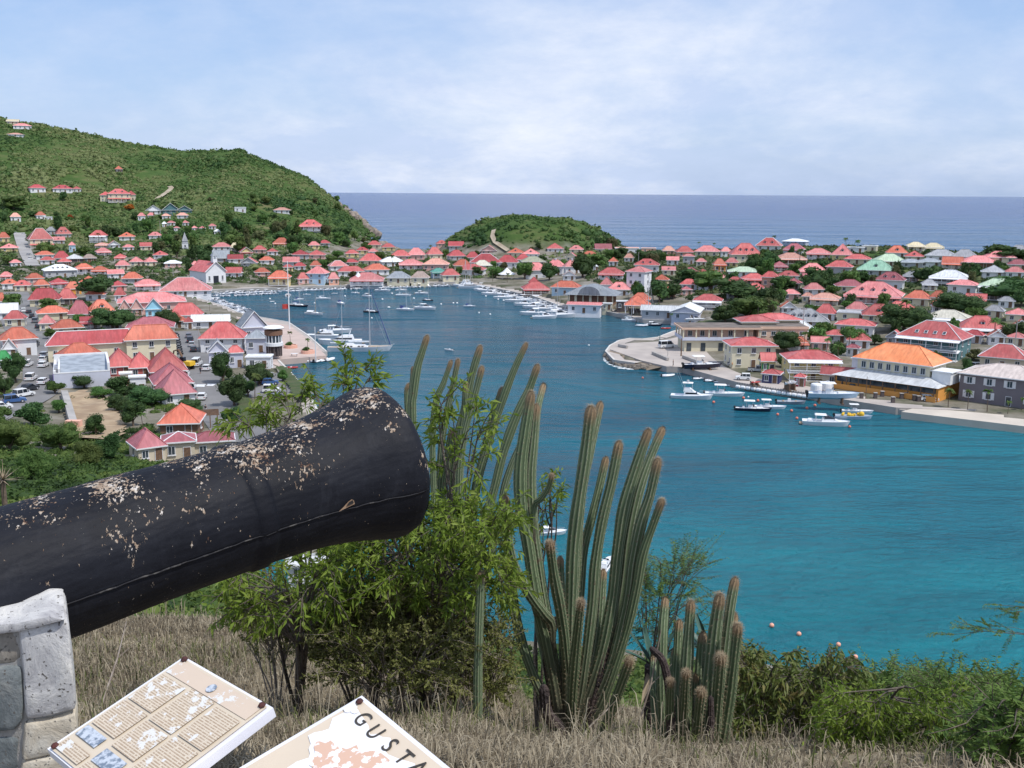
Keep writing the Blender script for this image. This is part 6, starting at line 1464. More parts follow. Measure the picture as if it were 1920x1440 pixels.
# ------------------------------------------------------------------ vehicles (front towards +x)
for k, c in dict(white=(.78, .79, .80), silver=(.42, .44, .47), dark=(.03, .035, .045), blue=(.05, .12, .30), red=(.45, .04, .04), grey=(.16, .17, .19)).items(): pm('car_'+k, c, tuple(x*.93 for x in c), rough=.28, spec=.6)
CARP = {}
def car_proto(kind, col):
    r = empty('car', (0, 0, 0)); L_, Wd, H_ = dict(hatch=(3.7, 1.65, 1.45), suv=(4.2, 1.8, 1.75), pickup=(5.0, 1.8, 1.7), van=(4.8, 1.9, 2.1), jeep=(3.6, 1.6, 1.6))[kind]; z0, zb = .32, .92 if kind != 'van' else 1.1
    prof = [(-L_/2, z0), (-L_/2+.02, zb*.9), (-L_/2+.12, zb), (L_/2-.9, zb), (L_/2-.1, zb*.86), (L_/2, zb*.6), (L_/2-.03, z0)]
    mb = MB(); n = len(prof); vs = [(x, -Wd/2, z) for x, z in prof]+[(x, Wd/2, z) for x, z in prof]; mb.add(vs, [tuple(range(n)), tuple(range(2*n-1, n-1, -1))]+[(i, n+i, n+(i+1) % n, (i+1) % n) for i in range(n)]); mb.build('body', M['car_'+col], r)
    c0, c1, f, b = dict(hatch=(-1.75, .95, .72, .9), suv=(-2.0, .9, .78, .95), pickup=(-.6, 1.3, .72, .92), van=(-2.3, 1.9, .8, .98), jeep=(-1.7, .6, .85, .95))[kind]
    mb = MB(); wedge(mb, c0, c1, Wd*.95, zb, H_-.06, f, b, 0, .84); mb.build('window', M['dark_glass'], r)
    mb = MB(); x0 = c0+(c1-c0)*(1-b); x1 = c0+(c1-c0)*f; mb.box(((x0+x1)/2, 0, H_-.03), (x1-x0+.06, Wd*.82, .08), top=(.94, .94))
    for x in (c0+.08, (c0+c1)/2-.1, c1-.45):
        for s in (-1, 1): mb.tube([(x, s*Wd*.475, zb), (min(max(x, x0), x1), s*Wd*.40, H_-.05)], .045, 4)
    mb.build('roof', M['car_'+col], r)
    for x in (-L_*.31, L_*.31):
        for s in (-1, 1): w = MB(); w.tube([(0, s*(Wd/2-.2), 0), (0, s*(Wd/2+.01), 0)], .33, 12, 0); w.tube([(0, s*(Wd/2+.011), 0), (0, s*(Wd/2+.03), 0)], .18, 8, 1); o = w.build('wheel', [M['rubber'], M['alu']], r); o.location = (x, 0, .33)
    for s in (-1, 1):
        mb = MB(); mb.box((L_/2-.06, s*Wd*.36, .68), (.1, .3, .14)); mb.build('headlight', M['frame'], r); mb = MB(); mb.box((-L_/2, s*Wd*.4, .75), (.05, .2, .16)); mb.build('tail_light', M['car_red'], r)
    if kind == 'pickup': mb = MB(); mb.box((-1.6, 0, .97), (1.7, Wd*.8, .03)); mb.build('load_bed', M['rubber'], r)
    return r
def car(u, v, hd, kind, col, label, z=None, group=None):
    g = G(u, v) if z is None else Z(u, v, z); k = (kind, col)
    if k not in CARP: r = CARP[k] = car_proto(kind, col)
    else: r = copy_thing(CARP[k], 'car')
    r.location = (g.x, g.y, (H1(g.x, g.y)+.13) if z is None else z); r.rotation_euler = (0, 0, rad(hd)); tag(r, label, {'pickup': 'pickup truck', 'van': 'van', 'jeep': 'jeep', 'suv': 'car'}.get(kind, 'car'), group)
CT = """66 650 105 suv dark|dark car parked on the left road below the green shed
65 643 105 hatch white|white car parked above the dark one on the left road
52 688 100 suv white|white car parked against the trees on the left road
84 670 95 hatch silver|topmost of three cars parked beside the long cream building
83 679 95 hatch white|middle of three cars parked beside the long cream building
82 689 95 hatch white|lowest of three cars parked beside the long cream building
59 714 100 suv white|white car parked in the road bend by the dark tree
82 721 95 hatch white|white car driving away up the left road
57 734 70 hatch dark|dark car parked above the white off roader
45 746 60 suv white|white off roader parked diagonally on the left road
28 757 35 suv blue|blue grey car parked second from the left edge
4 770 40 hatch white|white car cut by the left edge of the road
44 586 120 hatch white|white car at the top of the left street
54 588 120 hatch dark|dark car at the top of the left street
60 596 115 hatch dark|dark car parked by the pink corner house, upper
66 606 112 suv grey|grey car parked by the pink corner house, middle
72 616 110 hatch dark|dark car parked by the pink corner house, lower
30 440 100 hatch white|white car at the top of the hillside road
45 442 90 hatch white|second white car at the top of the hillside road
55 480 85 hatch silver|silver car on the hillside road
58 487 85 hatch white|white car lowest on the hillside road
354 634 105 hatch grey|topmost car parked beside the customs house
357 643 105 suv dark|dark car parked beside the customs house
360 651 105 hatch silver|silver car parked beside the customs house
363 660 105 hatch dark|lowest dark car parked beside the customs house
369 688 95 van white|white van in the right street
389 696 90 hatch white|white car at the foot of the pale gabled house
348 708 100 hatch white|white car parked beside the dusky gables, first
350 716 100 hatch silver|silver car parked beside the dusky gables, second
354 724 102 hatch dark|dark car parked beside the dusky gables, third
359 733 102 suv white|white car parked beside the dusky gables, fourth
361 741 102 hatch grey|grey car parked beside the dusky gables, last
379 750 100 hatch white|white car driving down the street past the crossing
497 718 20 hatch dark|dark car in the small car park under the round tree
507 722 15 hatch blue|blue car in the small car park
511 738 10 suv white|white off roader in front of the small car park
499 708 15 hatch white|white car farthest in the small car park
522 752 40 hatch grey|grey car behind the leaves beside the sea wall"""
for ln in CT.split('\n'):
    a, lab = ln.split('|'); t = a.split(); car(float(t[0]), float(t[1]), float(t[2]), t[3], t[4], lab)
for a in [(1382, 687, -12, 'pickup', 'silver', 'silver pickup parked beside the cream depot'), (1421, 697, -12, 'pickup', 'silver', 'silver pickup parked in front of the yellow wing'), (1393, 712, 170, 'jeep', 'white', 'small white jeep alone on the open quay'), (1837, 692, 10, 'suv', 'white', 'white car in the lane behind the restaurant'),
          (1593, 728, -14, 'suv', 'grey', 'grey car beside the boat in slings'), (1606, 731, -14, 'hatch', 'dark', 'dark car beside the hedge of the quay'), (1742, 752, -8, 'hatch', 'white', 'white car parked before the orange restaurant'), (1250, 652, 20, 'van', 'white', 'white van on the wharf before the terminal')]: car(*a[:6], z=1.62)
# row of scooters, excavator
sp = None
for k in range(9):
    g = G(331+k*.9, 630+k*4.6)
    if sp is None:
        sp = empty('scooter', (0, 0, 0)); mb = MB(); mb.box((0, 0, .6), (1.1, .3, .35), top=(.7, .8)); mb.box((-.2, 0, .85), (.6, .3, .12)); mb.tube([(.5, 0, .4), (.4, 0, 1.1)], .05, 5); mb.build('body', M['car_dark'], sp)
        for x in (-.6, .6): mb = MB(); mb.tube([(x, -.06, .26), (x, .06, .26)], .26, 10); mb.build('wheel', M['rubber'], sp)
        mb = MB(); mb.tube([(.4, -.35, 1.1), (.4, .35, 1.1)], .03, 5); mb.build('handlebar', M['steel'], sp); r = sp
    else: r = copy_thing(sp, 'scooter')
    r.location = (g.x, g.y, H1(g.x, g.y)+.13); r.rotation_euler = (0, 0, .2); tag(r, NTH[k]+' scooter from the far end of the row against the long cream building', 'scooter', 'scooters parked in a row')
g = G(350, 694); r = empty('excavator', (g.x, g.y, H1(g.x, g.y)+.13), rad(160), 'yellow excavator with raised dark arm standing in the right street', 'excavator'); s = 1.0
mb = MB(); mb.box((-.6, 0, 1.5), (2.6, 2.2, 1.0), top=(.9, .95)); mb.build('body', M['yellow'], r); mb = MB(); mb.box((.6, .5, 2.3), (1.3, 1.0, 1.5), top=(.85, .9)); mb.build('cab', M['dark_glass'], r)
for y in (-.9, .9): mb = MB(); mb.box((0, y, .45), (3.2, .5, .8), top=(.85, 1)); mb.build('track', M['rubber'], r)
mb = MB(); mb.tube([(.8, -.4, 1.8), (2.4, -.4, 4.6), (3.8, -.4, 4.2), (4.2, -.4, 2.4)], [.25, .28, .2, .16], 6); mb.build('arm', M['wood'], r); mb = MB(); mb.box((4.3, -.4, 2.1), (.8, 1.0, .7), top=(.6, 1)); mb.build('bucket', M['rubber'], r)
# people
def person(p, h, shirt, legs, label, hd=0, hold=None):
    sk = pm('skin', (.42, .24, .16), (.36, .2, .13), rough=.6); ms = pm('cloth_'+shirt, dict(red=(.5, .05, .05), white=(.75, .75, .75), dark=(.03, .03, .05), orange=(.7, .25, .04))[shirt], rough=.9); ml = pm('cloth_'+legs, dict(red=(.5, .05, .05), white=(.75, .75, .75), dark=(.03, .03, .05), orange=(.7, .25, .04))[legs], rough=.9)
    V_ = [(0, 0, .95), (0, 0, 1.2), (0, 0, 1.42), (0, 0, 1.52), (.01, 0, 1.66), (0, .2, 1.4), (.03, .26, 1.12), (.12, .25, .88), (0, -.2, 1.4), (-.04, -.26, 1.12), (.02, -.27, .86), (0, .1, .9), (.1, .11, .5), (.0, .11, .07), (.14, .12, .03), (0, -.1, .9), (-.04, -.11, .5), (-.16, -.11, .1), (-.04, -.12, .03)]
    E_ = [(0, 1), (1, 2), (2, 3), (3, 4), (2, 5), (5, 6), (6, 7), (2, 8), (8, 9), (9, 10), (0, 11), (11, 12), (12, 13), (13, 14), (0, 15), (15, 16), (16, 17), (17, 18)]
    Rr = [.14, .13, .14, .06, .105, .065, .045, .04, .065, .045, .04, .095, .065, .045, .035, .095, .065, .045, .035]
    me = bpy.data.meshes.new('person'); me.from_pydata(V_, E_, []); o = link('body', me); md = o.modifiers.new('skin', 'SKIN')
    for i, x in enumerate(me.skin_vertices[0].data): x.radius = (Rr[i], Rr[i]*.95); x.use_root = i == 0
    o.modifiers.new('sub', 'SUBSURF').levels = 1; dg = bpy.context.evaluated_depsgraph_get(); dg.update(); m2 = bpy.data.meshes.new_from_object(o.evaluated_get(dg)); bpy.data.objects.remove(o)
    for q in (sk, ms, ml): m2.materials.append(q)
    for f in m2.polygons:
        z = f.center.z; f.material_index = 1 if 1.0 < z < 1.47 and abs(f.center.y) < .24 else (2 if .35 < z <= 1.0 and abs(f.center.y) < .22 else 0); f.use_smooth = True
    r = empty('person', p, rad(hd), label, 'person'); r.scale = (h/1.78,)*3; link('body', m2, r)
    mb = MB(); mb.ball((-.015, 0, 1.72), (.115, .105, .1), 10, 6); mb.build('hair', M['black'], r, smooth=True)
for u, v, sh_, lg, lab, hd in [(376, 703, 'dark', 'dark', 'person in dark clothes crossing the right street', 80), (386, 777, 'dark', 'white', 'person in a dark top walking down the right street', -90), (1345, 690, 'red', 'dark', 'person in a red top beside the boat on stands', 0), (1262, 687, 'dark', 'dark', 'person in dark clothes at the tip of the wharf bank', 0), (1372, 690, 'orange', 'dark', 'person in orange working behind the silver pickup', 30)]:
    g = G(u, v) if u < 900 else Z(u, v, 1.6); person((g.x, g.y, H1(g.x, g.y)+.13 if u < 900 else 1.6), 1.75, sh_, lg, lab, hd)
# fenders along the quay, planters, table, bins
ff = None
for k in range(15):
    t = k/14; p = Z(1384+(1518-1384)*t, 724.5+(744-724.5)*t, .75)
    if ff is None:
        ff = empty('fender', (0, 0, 0)); mb = MB(); mb.lathe([(.25, -.55), (.42, -.42), (.42, .42), (.25, .55)], 12); o = mb.build('drum', M['white_paint'], ff); o.rotation_euler = (0, rad(90), 0); mb = MB(); mb.tube([(-.3, 0, .4), (-.3, .25, 1.0)], .04, 4); mb.tube([(.3, 0, .4), (.3, .25, 1.0)], .04, 4); mb.build('rope', M['rubber'], ff); r = ff
    else: r = copy_thing(ff, 'fender')
    r.location = p+Vector((-.1, -.35, 0)); r.rotation_euler = (0, 0, rad(-38)); tag(r, NTH[k]+' white drum fender from the left along the right quay wall', 'fender', 'white fenders along the right quay')
for u, v, lab in [(545, 652, 'round brick planter nearest the round tower'), (577, 662, 'round brick planter nearest the water')]:
    p = Z(u, v, 1.5); r = empty('planter', p, 0, lab, 'planter'); MB().lathe([(1.9, 0), (1.9, .8), (1.6, .85), (1.55, .6), (.1, .6)], 18).build('rim', M['wall_salmon'], r); rs = np.random.RandomState(3); v_, f_ = crown(1.6, .8, 1.1, 6, 500, .14, rs); MB().add(v_, f_).build('plants', FOL['mid'], r)
p = Z(552, 668, 1.5); r = empty('bench_table', p, 0, 'small white table set on the left square', 'table'); mb = MB(); mb.box((0, 0, .75), (1.8, .9, .08)); mb.build('table_top', M['white_paint'], r); [MB().box((x, 0, .37), (.1, .7, .7)).build('leg', M['steel'], r) for x in (-.7, .7)]
pb = None
for k, (u, v) in enumerate([(1615, 747), (1641, 747), (1654, 744), (1690, 748), (1699, 747), (1714, 751), (1722, 753), (1674, 755)]):
    if pb is None: pb = empty('bollard', (0, 0, 0)); MB().box((0, 0, .6), (.7, .7, 1.2), top=(.9, .9)).build('shaft', M['wall_dark'], pb); MB().box((0, 0, 1.25), (.8, .8, .1)).build('cap', M['concrete'], pb); r = pb
    else: r = copy_thing(pb, 'bollard')
    r.location = Z(u, v, 1.56); tag(r, ['leftmost', 'second', 'third', 'fourth', 'fifth', 'sixth', 'seventh', 'frontmost'][k]+' dark square block on the promenade before the restaurant', 'bollard', 'dark blocks on the promenade')
# poles, flagpole, street lamps
def pole(u, v0, v1, label, name='utility_pole', cat='pole', arm=True, z=None, r=.16, mat='pole', flag=False):
    g = G(u, v0) if z is None else Z(u, v0, z); s = (g-C0).dot(FW)/F; h = (v0-v1)*s; rt = empty(name, g, 0, label, cat); mb = MB(); mb.tube([(0, 0, -1), (0, 0, h)], [r, r*.6], 8); mb.build('shaft', M[mat], rt)
    if arm: mb = MB(); mb.box((0, 0, h*.93), (h*.16, .14, .14)); [mb.box((x*h*.07, 0, h*.93+.18), (.1, .1, .25)) for x in (-1, 0, 1)]; mb.build('crossarm', M['wood'], rt)
    if flag: mb = MB(); n = 6; vs = [(-.1-i*.4, .25*sin(i*1.2), h*.3+z_) for i in range(n) for z_ in (0, 1.5)]; mb.add(vs, [(2*i, 2*i+1, 2*i+3, 2*i+2) for i in range(n-1)]); mb.build('flag', M['gel_red'], rt)
    return rt
for a in [(301, 441, 414, 'bare pole in the trees below the hillside hotel'), (289, 484, 468, 'pole above the pair of pink pyramid roofs'), (325, 520, 497, 'pole behind the long quay hall'), (1051, 490, 468, 'pole behind the twin pink roofs under the knoll'), (1197, 495, 473, 'pole on the slope above the stepped white building'),
          (1504, 642, 576, 'tall thin mast before the white hip roof with dormers'), (1777, 612, 580, 'pole before the cream hip roofed house'), (1902, 660, 600, 'tall pole at the right edge above the red roofs'), (374, 660, 615, 'street pole at the corner of the customs house'), (49, 625, 596, 'street pole beside the orange roof on the left street'), (33, 660, 620, 'pole in front of the orange roof at the left edge')]: pole(*a)
pole(543, 617, 490, 'tall white flagpole with a red ensign at the corner of the left square', 'flagpole', 'flagpole', False, 1.5, .2, 'white_paint', True)
pole(592, 671, 612, 'white mast standing at the edge of the left square', 'flagpole', 'flagpole', False, 1.5, .14, 'white_paint')
pole(1277, 668, 634, 'dark crane post on the wharf', 'post', 'post', False, 1.5, .2, 'wood'); pole(1237, 640, 618, 'green light post at the jetty', 'post', 'post', False, 1.5, .14, 'wall_teal'); pole(1252, 668, 654, 'thin post on the wharf apron', 'post', 'post', False, 1.5, .1)
pole(1623, 748, 705, 'street lamp before the restaurant terrace', 'street_lamp', 'street lamp', False, 1.5, .1, 'wood')
# kerb walls on the wharf
for a, b, lab in [((1224, 664), (1252, 676), 'low concrete wall in the middle of the wharf apron'), ((1160, 650), (1176, 653), 'low wall at the head of the wharf'), ((1281, 671), (1308, 681), 'rusty beam lying on the wharf')]:
    p, q = Z(*a, 1.6), Z(*b, 1.6); r = empty('low_wall', p, 0, lab, 'wall'); MB().tube([(0, 0, .4), tuple(q-p+Vector((0, 0, .4)))], .5, 4).build('coping', M['concrete'], r)
# small blue parasol stalls by the boat in slings
for u, v, lab in [(1530, 735, 'left of two white fuel tanks beside the boat in slings'), (1551, 732, 'right of two white fuel tanks beside the boat in slings')]:
    p = Z(u, v, 1.6); r = empty('water_tank', p, 0, lab, 'tank'); MB().lathe([(1.1, 0), (1.25, .15), (1.25, 1.6), (1.1, 1.9), (.3, 2.1)], 18).build('vessel', M['white_paint'], r); MB().lathe([(.3, 2.1), (.3, 2.25)], 10).build('lid', M['gel_grey'], r)
# steel sling frame
# ------------------------------------------------------------------ cannon
CA = P(728, 862, 1); dM = 2.6; mc = C0+(P(728, 862, 1)-C0)/((P(728, 862, 1)-C0).dot(FW))*dM
ax = (RT*.765+UP*.225+FW*.603).normalized()      # pointing out of the muzzle
upv = (Vector((0, 0, 1))-ax*ax.z).normalized(); sidev = ax.cross(upv).normalized()
if sidev.dot(C0-mc) < 0: sidev = -sidev
CP = [(-.0, .183), (.008, .192), (.02, .1965), (.045, .197), (.075, .191), (.11, .181), (.16, .169), (.22, .159), (.29, .152), (.36, .1478), (.385, .1470), (.395, .1530), (.425, .1530), (.435, .1475), (.6, .1485), (.95, .154), (1.5, .165), (1.9, .172), (2.0, .18), (2.05, .18), (2.1, .186), (2.7, .20), (2.8, .21), (2.85, .15), (2.95, .09), (3.05, .07), (3.12, .08), (3.2, .05), (3.22, .0)]
ss = np.concatenate([[0], np.linspace(.004, .12, 24), np.linspace(.13, .38, 40), [.385, .389, .395, .41, .425, .431, .435], np.linspace(.445, 1.6, 150), np.linspace(1.65, 3.22, 60)])
rrr = np.interp(ss, [a for a, b in CP], [b for a, b in CP]); nph = 260; ph = np.linspace(0, 2*pi, nph, endpoint=False)
A3 = np.array(ax); U3 = np.array(upv); S3 = np.array(sidev); M3 = np.array(mc)
PH0 = rad(99)
def cpoint(s, p, r): return M3-A3*s+(U3*cos(p)+S3*sin(p))*r
rough_ = (vnoise(ss[:, None]*1000, ph[None]*900, 26, 2)-.5)*.0012+(vnoise(ss[:, None]*1000, ph[None]*600, 130, 3)-.5)*.003
stepd = np.where((ph > PH0) & (ph < 2*pi-PH0), -.0022, 0)[None]
RR = rrr[:, None]+rough_+stepd*np.where(rrr > .1, 1, 0)[:, None]
V = M3-A3*ss[:, None, None]+(U3*np.cos(ph)[:, None]+S3*np.sin(ph)[:, None])[None]*RR[:, :, None]
n1 = len(ss); idm = np.arange(n1*nph).reshape(n1, nph); nx = np.roll(idm, -1, 1); Q = np.stack([idm[:-1], nx[:-1], nx[1:], idm[1:]], -1).reshape(-1, 4)
# muzzle face and bore
fs_ = [(.0, .183), (.0, .075), (.25, .072), (.25, .001)]; Vf = []; 
for s_, r_ in fs_: Vf.append(M3-A3*s_+(U3*np.cos(ph)[:, None]+S3*np.sin(ph)[:, None])*r_)
Vf = np.array(Vf); idf = np.arange(4*nph).reshape(4, nph)+n1*nph; nf = np.roll(idf, -1, 1); Qf = np.stack([idf[:-1], idf[1:], nf[1:], nf[:-1]], -1).reshape(-1, 4)
Vall = np.concatenate([V.reshape(-1, 3), Vf.reshape(-1, 3)])
FL = [(470, 850, 62, 36, 1), (505, 868, 40, 30, .8), (215, 915, 46, 32, 1), (232, 968, 36, 50, .6), (250, 1030, 20, 45, .6), (375, 865, 28, 30, .75), (372, 930, 24, 36, .6), (55, 932, 70, 22, .8), (95, 972, 26, 16, .6), (40, 985, 20, 14, .5), (545, 832, 44, 34, .85), (575, 885, 32, 26, .55), (120, 893, 70, 10, 1), (300, 862, 60, 12, .9), (690, 748, 34, 22, 1), (640, 775, 46, 14, .8), (560, 797, 44, 12, .9), (752, 765, 14, 34, .6), (735, 800, 18, 11, .85), (742, 818, 15, 10, .5), (640, 805, 12, 8, .6), (598, 792, 22, 10, .5), (792, 840, 8, 30, .45), (805, 872, 4, 12, 1), (280, 970, 20, 14, .5), (320, 880, 20, 10, .4), (610, 885, 14, 10, .5), (440, 905, 14, 14, .35), (180, 1080, 12, 8, .5), (385, 1000, 14, 10, .4), (240, 935, 22, 14, .8)]
q = Vall-np.array(C0); dz = q@np.array(FW); pu = 960+F*(q@np.array(RT))/dz; pv = 720-F*(q@np.array(UP))/dz
rad_ = np.concatenate([(U3*np.cos(ph)[:, None]+S3*np.sin(ph)[:, None])[None].repeat(n1, 0).reshape(-1, 3), np.zeros((4*nph, 3))]); facing = (rad_*(np.array(C0)-Vall)).sum(1) > -.05
fl = np.zeros(len(Vall))
for a, b, c, d, e in FL: fl = np.maximum(fl, e*np.exp(-(((pu-a)/c)**2+((pv-b)/d)**2)*.55))
fl *= facing; topn = rad_@U3; fl = np.maximum(fl, np.where(topn > .80, .40*(topn-.80)/.2, 0))
def cannon_mat():
    m, t, N, L, b = nodes('black_paint'); tc = N.new('ShaderNodeTexCoord')
    mp = N.new('ShaderNodeMapping'); mp.inputs[2].default_value = tuple(-x for x in (0, 0, 0)); L.new(tc.outputs['Object'], mp.inputs[0])
    def noise(s, d=8, r=.65, v=None): n = N.new('ShaderNodeTexNoise'); n.inputs['Scale'].default_value = s; n.inputs['Detail'].default_value = d; n.inputs['Roughness'].default_value = r; L.new(v or tc.outputs['Object'], n.inputs[0]); return n.outputs[0]
    def ramp(src, st, const=False):
        r = N.new('ShaderNodeValToRGB'); L.new(src, r.inputs[0]); e = r.color_ramp.elements
        while len(e) < len(st): e.new(.5)
        for x, (p, c) in zip(e, st): x.position = p; x.color = (*c, 1) if isinstance(c, tuple) else (c, c, c, 1)
        return r.outputs[0]
    at = N.new('ShaderNodeAttribute'); at.attribute_name = 'wear'
    mpv = N.new('ShaderNodeMapping'); mpv.inputs[3].default_value = (1.0, .8, .42); L.new(tc.outputs['Object'], mpv.inputs[0])
    n1 = noise(140, 5, .68, mpv.outputs[0]); n2 = noise(16, 5, .6)
    def mth(op, a, b_):
        n = N.new('ShaderNodeMath'); n.operation = op
        for i, s in enumerate((a, b_)):
            if isinstance(s, (int, float)): n.inputs[i].default_value = s
            else: L.new(s, n.inputs[i])
        return n.outputs[0]
    v = mth('ADD', mth('MULTIPLY', at.outputs['Fac'], .27), mth('ADD', mth('MULTIPLY', mth('SUBTRACT', n1, .5), 1.25), mth('MULTIPLY', mth('SUBTRACT', n2, .5), .45)))
    mask = ramp(v, [(.232, 0.0), (.255, 1.0)])
    flake = ramp(noise(38, 4, .7), [(.36, (.12, .065, .045)), (.44, (.28, .20, .14)), (.56, (.42, .35, .28)), (.66, (.58, .55, .52))])
    paint = ramp(noise(5, 6), [(.35, (.0065, .0072, .011)), (.65, (.013, .0142, .020))])
    dust = ramp(noise(22, 8, .8, mpv.outputs[0]), [(.52, (0, 0, 0)), (.8, (1, 1, 1))])
    md = N.new('ShaderNodeMixRGB'); L.new(mth('MULTIPLY', dust, .08), md.inputs[0]); L.new(paint, md.inputs[1]); md.inputs[2].default_value = (.16, .17, .20, 1)
    mx = N.new('ShaderNodeMixRGB'); L.new(mask, mx.inputs[0]); L.new(md.outputs[0], mx.inputs[1]); L.new(flake, mx.inputs[2]); L.new(mx.outputs[0], b.inputs['Base Color'])
    L.new(ramp(mask, [(0, .58), (1, .9)]), b.inputs['Roughness']); b.inputs['Specular IOR Level'].default_value = .16
    bp = N.new('ShaderNodeBump'); bp.inputs['Strength'].default_value = .8; bp.inputs['Distance'].default_value = .0022; L.new(mth('SUBTRACT', mth('MULTIPLY', noise(45, 8, .7), .8), mask), bp.inputs['Height']); L.new(bp.outputs[0], b.inputs['Normal']); return m
root = empty('cannon', M3+(-A3*1.0), 0, 'old black painted iron cannon with flaking paint pointing over the harbour', 'cannon'); off = np.array(root.location)
me = fast_mesh('barrel', Vall-off, np.concatenate([Q, Qf]), cannon_mat(), smooth=True); at = me.attributes.new('wear', 'FLOAT', 'POINT'); at.data.foreach_set('value', fl.astype(np.float32)); link('barrel', me, root)
sm = MB(); sp_ = []; rs = random.Random(3); 
for i in range(170):
    s_ = .012+i*.0185; r_ = float(np.interp(s_, [a for a, b in CP], [b for a, b in CP])); sp_.append(Vector(cpoint(s_, PH0+rs.uniform(-.008, .008), r_+.0002)-off))
    if s_ > 2.8: break
sm.tube(sp_, [.0013+.0009*rs.random() for _ in sp_], 6)
sm.build('casting_seam', pm('seam', (.008, .008, .012), (.09, .085, .08), scale=40, rough=.7, lo=.54, hi=.66), root, smooth=True)
hb = MB(); c = cpoint(.215, PH0-.07, .1595)-off; tt = np.array(ax); hb.add([tuple(c+tt*a+(U3*b_)*1+np.array(sidev)*.0035) for a, b_ in [(-.03, -.008), (.014, -.003), (.013, .006), (.008, .011), (-.002, .008), (-.016, -.001)]], [tuple(range(6))]); hb.add([tuple(c+tt*a+U3*b_+np.array(sidev)*.0055) for a, b_ in [(-.010, -.001), (.011, .001), (.009, .009), (-.001, .007)]], [tuple(range(4))], 1)
hb.build('casting_flaw', [pm('rusttan', (.30, .20, .13), (.22, .14, .09), scale=60, rough=.9), M['black']], root)

# ------------------------------------------------------------------ masonry pier under the barrel
def stone_mat(name, c1, c2, c3, scale=9):
    m, t, N, L, b = nodes(name); tc = N.new('ShaderNodeTexCoord'); n = N.new('ShaderNodeTexNoise'); n.inputs['Scale'].default_value = scale; n.inputs['Detail'].default_value = 10; n.inputs['Roughness'].default_value = .68; n.inputs['Distortion'].default_value = .6; L.new(tc.outputs['Object'], n.inputs[0])
    r = N.new('ShaderNodeValToRGB'); e = r.color_ramp.elements; e.new(.5); e[0].position = .34; e[1].position = .5; e[2].position = .64; e[0].color = (*c1, 1); e[1].color = (*c2, 1); e[2].color = (*c3, 1); L.new(n.outputs[0], r.inputs[0])
    n3 = N.new('ShaderNodeTexNoise'); n3.inputs['Scale'].default_value = 130; n3.inputs['Detail'].default_value = 4; L.new(tc.outputs['Object'], n3.inputs[0]); r3 = N.new('ShaderNodeValToRGB'); r3.color_ramp.elements[0].position = .62; r3.color_ramp.elements[1].position = .68; L.new(n3.outputs[0], r3.inputs[0])
    mx = N.new('ShaderNodeMixRGB'); mx.inputs[2].default_value = (.12, .11, .10, 1); L.new(r3.outputs[0], mx.inputs[0]); L.new(r.outputs[0], mx.inputs[1]); L.new(mx.outputs[0], b.inputs['Base Color']); b.inputs['Roughness'].default_value = .92; b.inputs['Specular IOR Level'].default_value = .2
    bp = N.new('ShaderNodeBump'); bp.inputs['Distance'].default_value = .012; bp.inputs['Strength'].default_value = .9; L.new(n.outputs[0], bp.inputs['Height']); L.new(bp.outputs[0], b.inputs['Normal']); return m
ST = [stone_mat('stone_white', (.34, .33, .34), (.56, .55, .54), (.68, .66, .62)), stone_mat('stone_grey', (.10, .115, .12), (.18, .20, .205), (.27, .28, .27)), stone_mat('stone_tan', (.42, .36, .28), (.56, .50, .40), (.64, .60, .52)), stone_mat('stone_brown', (.16, .15, .13), (.24, .22, .19), (.33, .30, .26)), stone_mat('mortar', (.22, .21, .20), (.34, .33, .31), (.42, .40, .38))]
root = empty('masonry_pier', (P(40, 1440, 1.95).x, 1.95, 43.4), 0, 'masonry pier of whitewashed and grey stones carrying the cannon', 'pier')
import bmesh
def block(corn, D, dep, mat, name='stone', bev=.012, seed=0):
    fr = [P(u, v, D) for u, v in corn]; n = len(fr); bm = bmesh.new(); a = [bm.verts.new(p-root.location) for p in fr]; b = [bm.verts.new(p+Vector((-.47*dep, dep, 0))-root.location) for p in fr]
    bm.faces.new(a); bm.faces.new(b[::-1])
    for i in range(n): bm.faces.new((a[i], b[i], b[(i+1) % n], a[(i+1) % n]))
    bmesh.ops.recalc_face_normals(bm, faces=bm.faces); bmesh.ops.bevel(bm, geom=bm.edges[:], offset=bev, segments=2, affect='EDGES', profile=.6)
    bmesh.ops.triangulate(bm, faces=bm.faces); bmesh.ops.subdivide_edges(bm, edges=bm.edges, cuts=3, use_grid_fill=True)
    rs = random.Random(seed); o_ = rs.uniform(0, 50)
    from mathutils import noise as mn
    for v in bm.verts: v.co += Vector(mn.noise_vector(v.co*14+Vector((o_, 0, 0))))*.0045+Vector(mn.noise_vector(v.co*45+Vector((o_, 3, 0))))*.0015
    me = bpy.data.meshes.new(name); bm.to_mesh(me); bm.free(); me.materials.append(mat); me.polygons.foreach_set('use_smooth', [True]*len(me.polygons)); return link(name, me, root)
block([(36, 1178), (128, 1166), (146, 1334), (98, 1346), (48, 1352)], 1.72, .34, ST[0], seed=1)
block([(-140, 1176), (40, 1166), (96, 1156), (126, 1164), (36, 1186), (-140, 1204)], 1.715, .15, ST[0], 'coping', .006, 2)
block([(-140, 1196), (34, 1184), (38, 1246), (-140, 1262)], 1.73, .3, ST[3], seed=3)
block([(-140, 1266), (40, 1250), (46, 1352), (30, 1374), (-140, 1392)], 1.725, .3, ST[1], seed=4)
block([(-140, 1396), (34, 1380), (36, 1450), (-140, 1470)], 1.73, .3, ST[1], seed=5)
block([(42, 1358), (100, 1350), (146, 1338), (150, 1405), (40, 1430)], 1.72, .34, ST[2], seed=6)
block([(38, 1434), (150, 1410), (152, 1520), (38, 1540)], 1.72, .34, ST[2], seed=7)
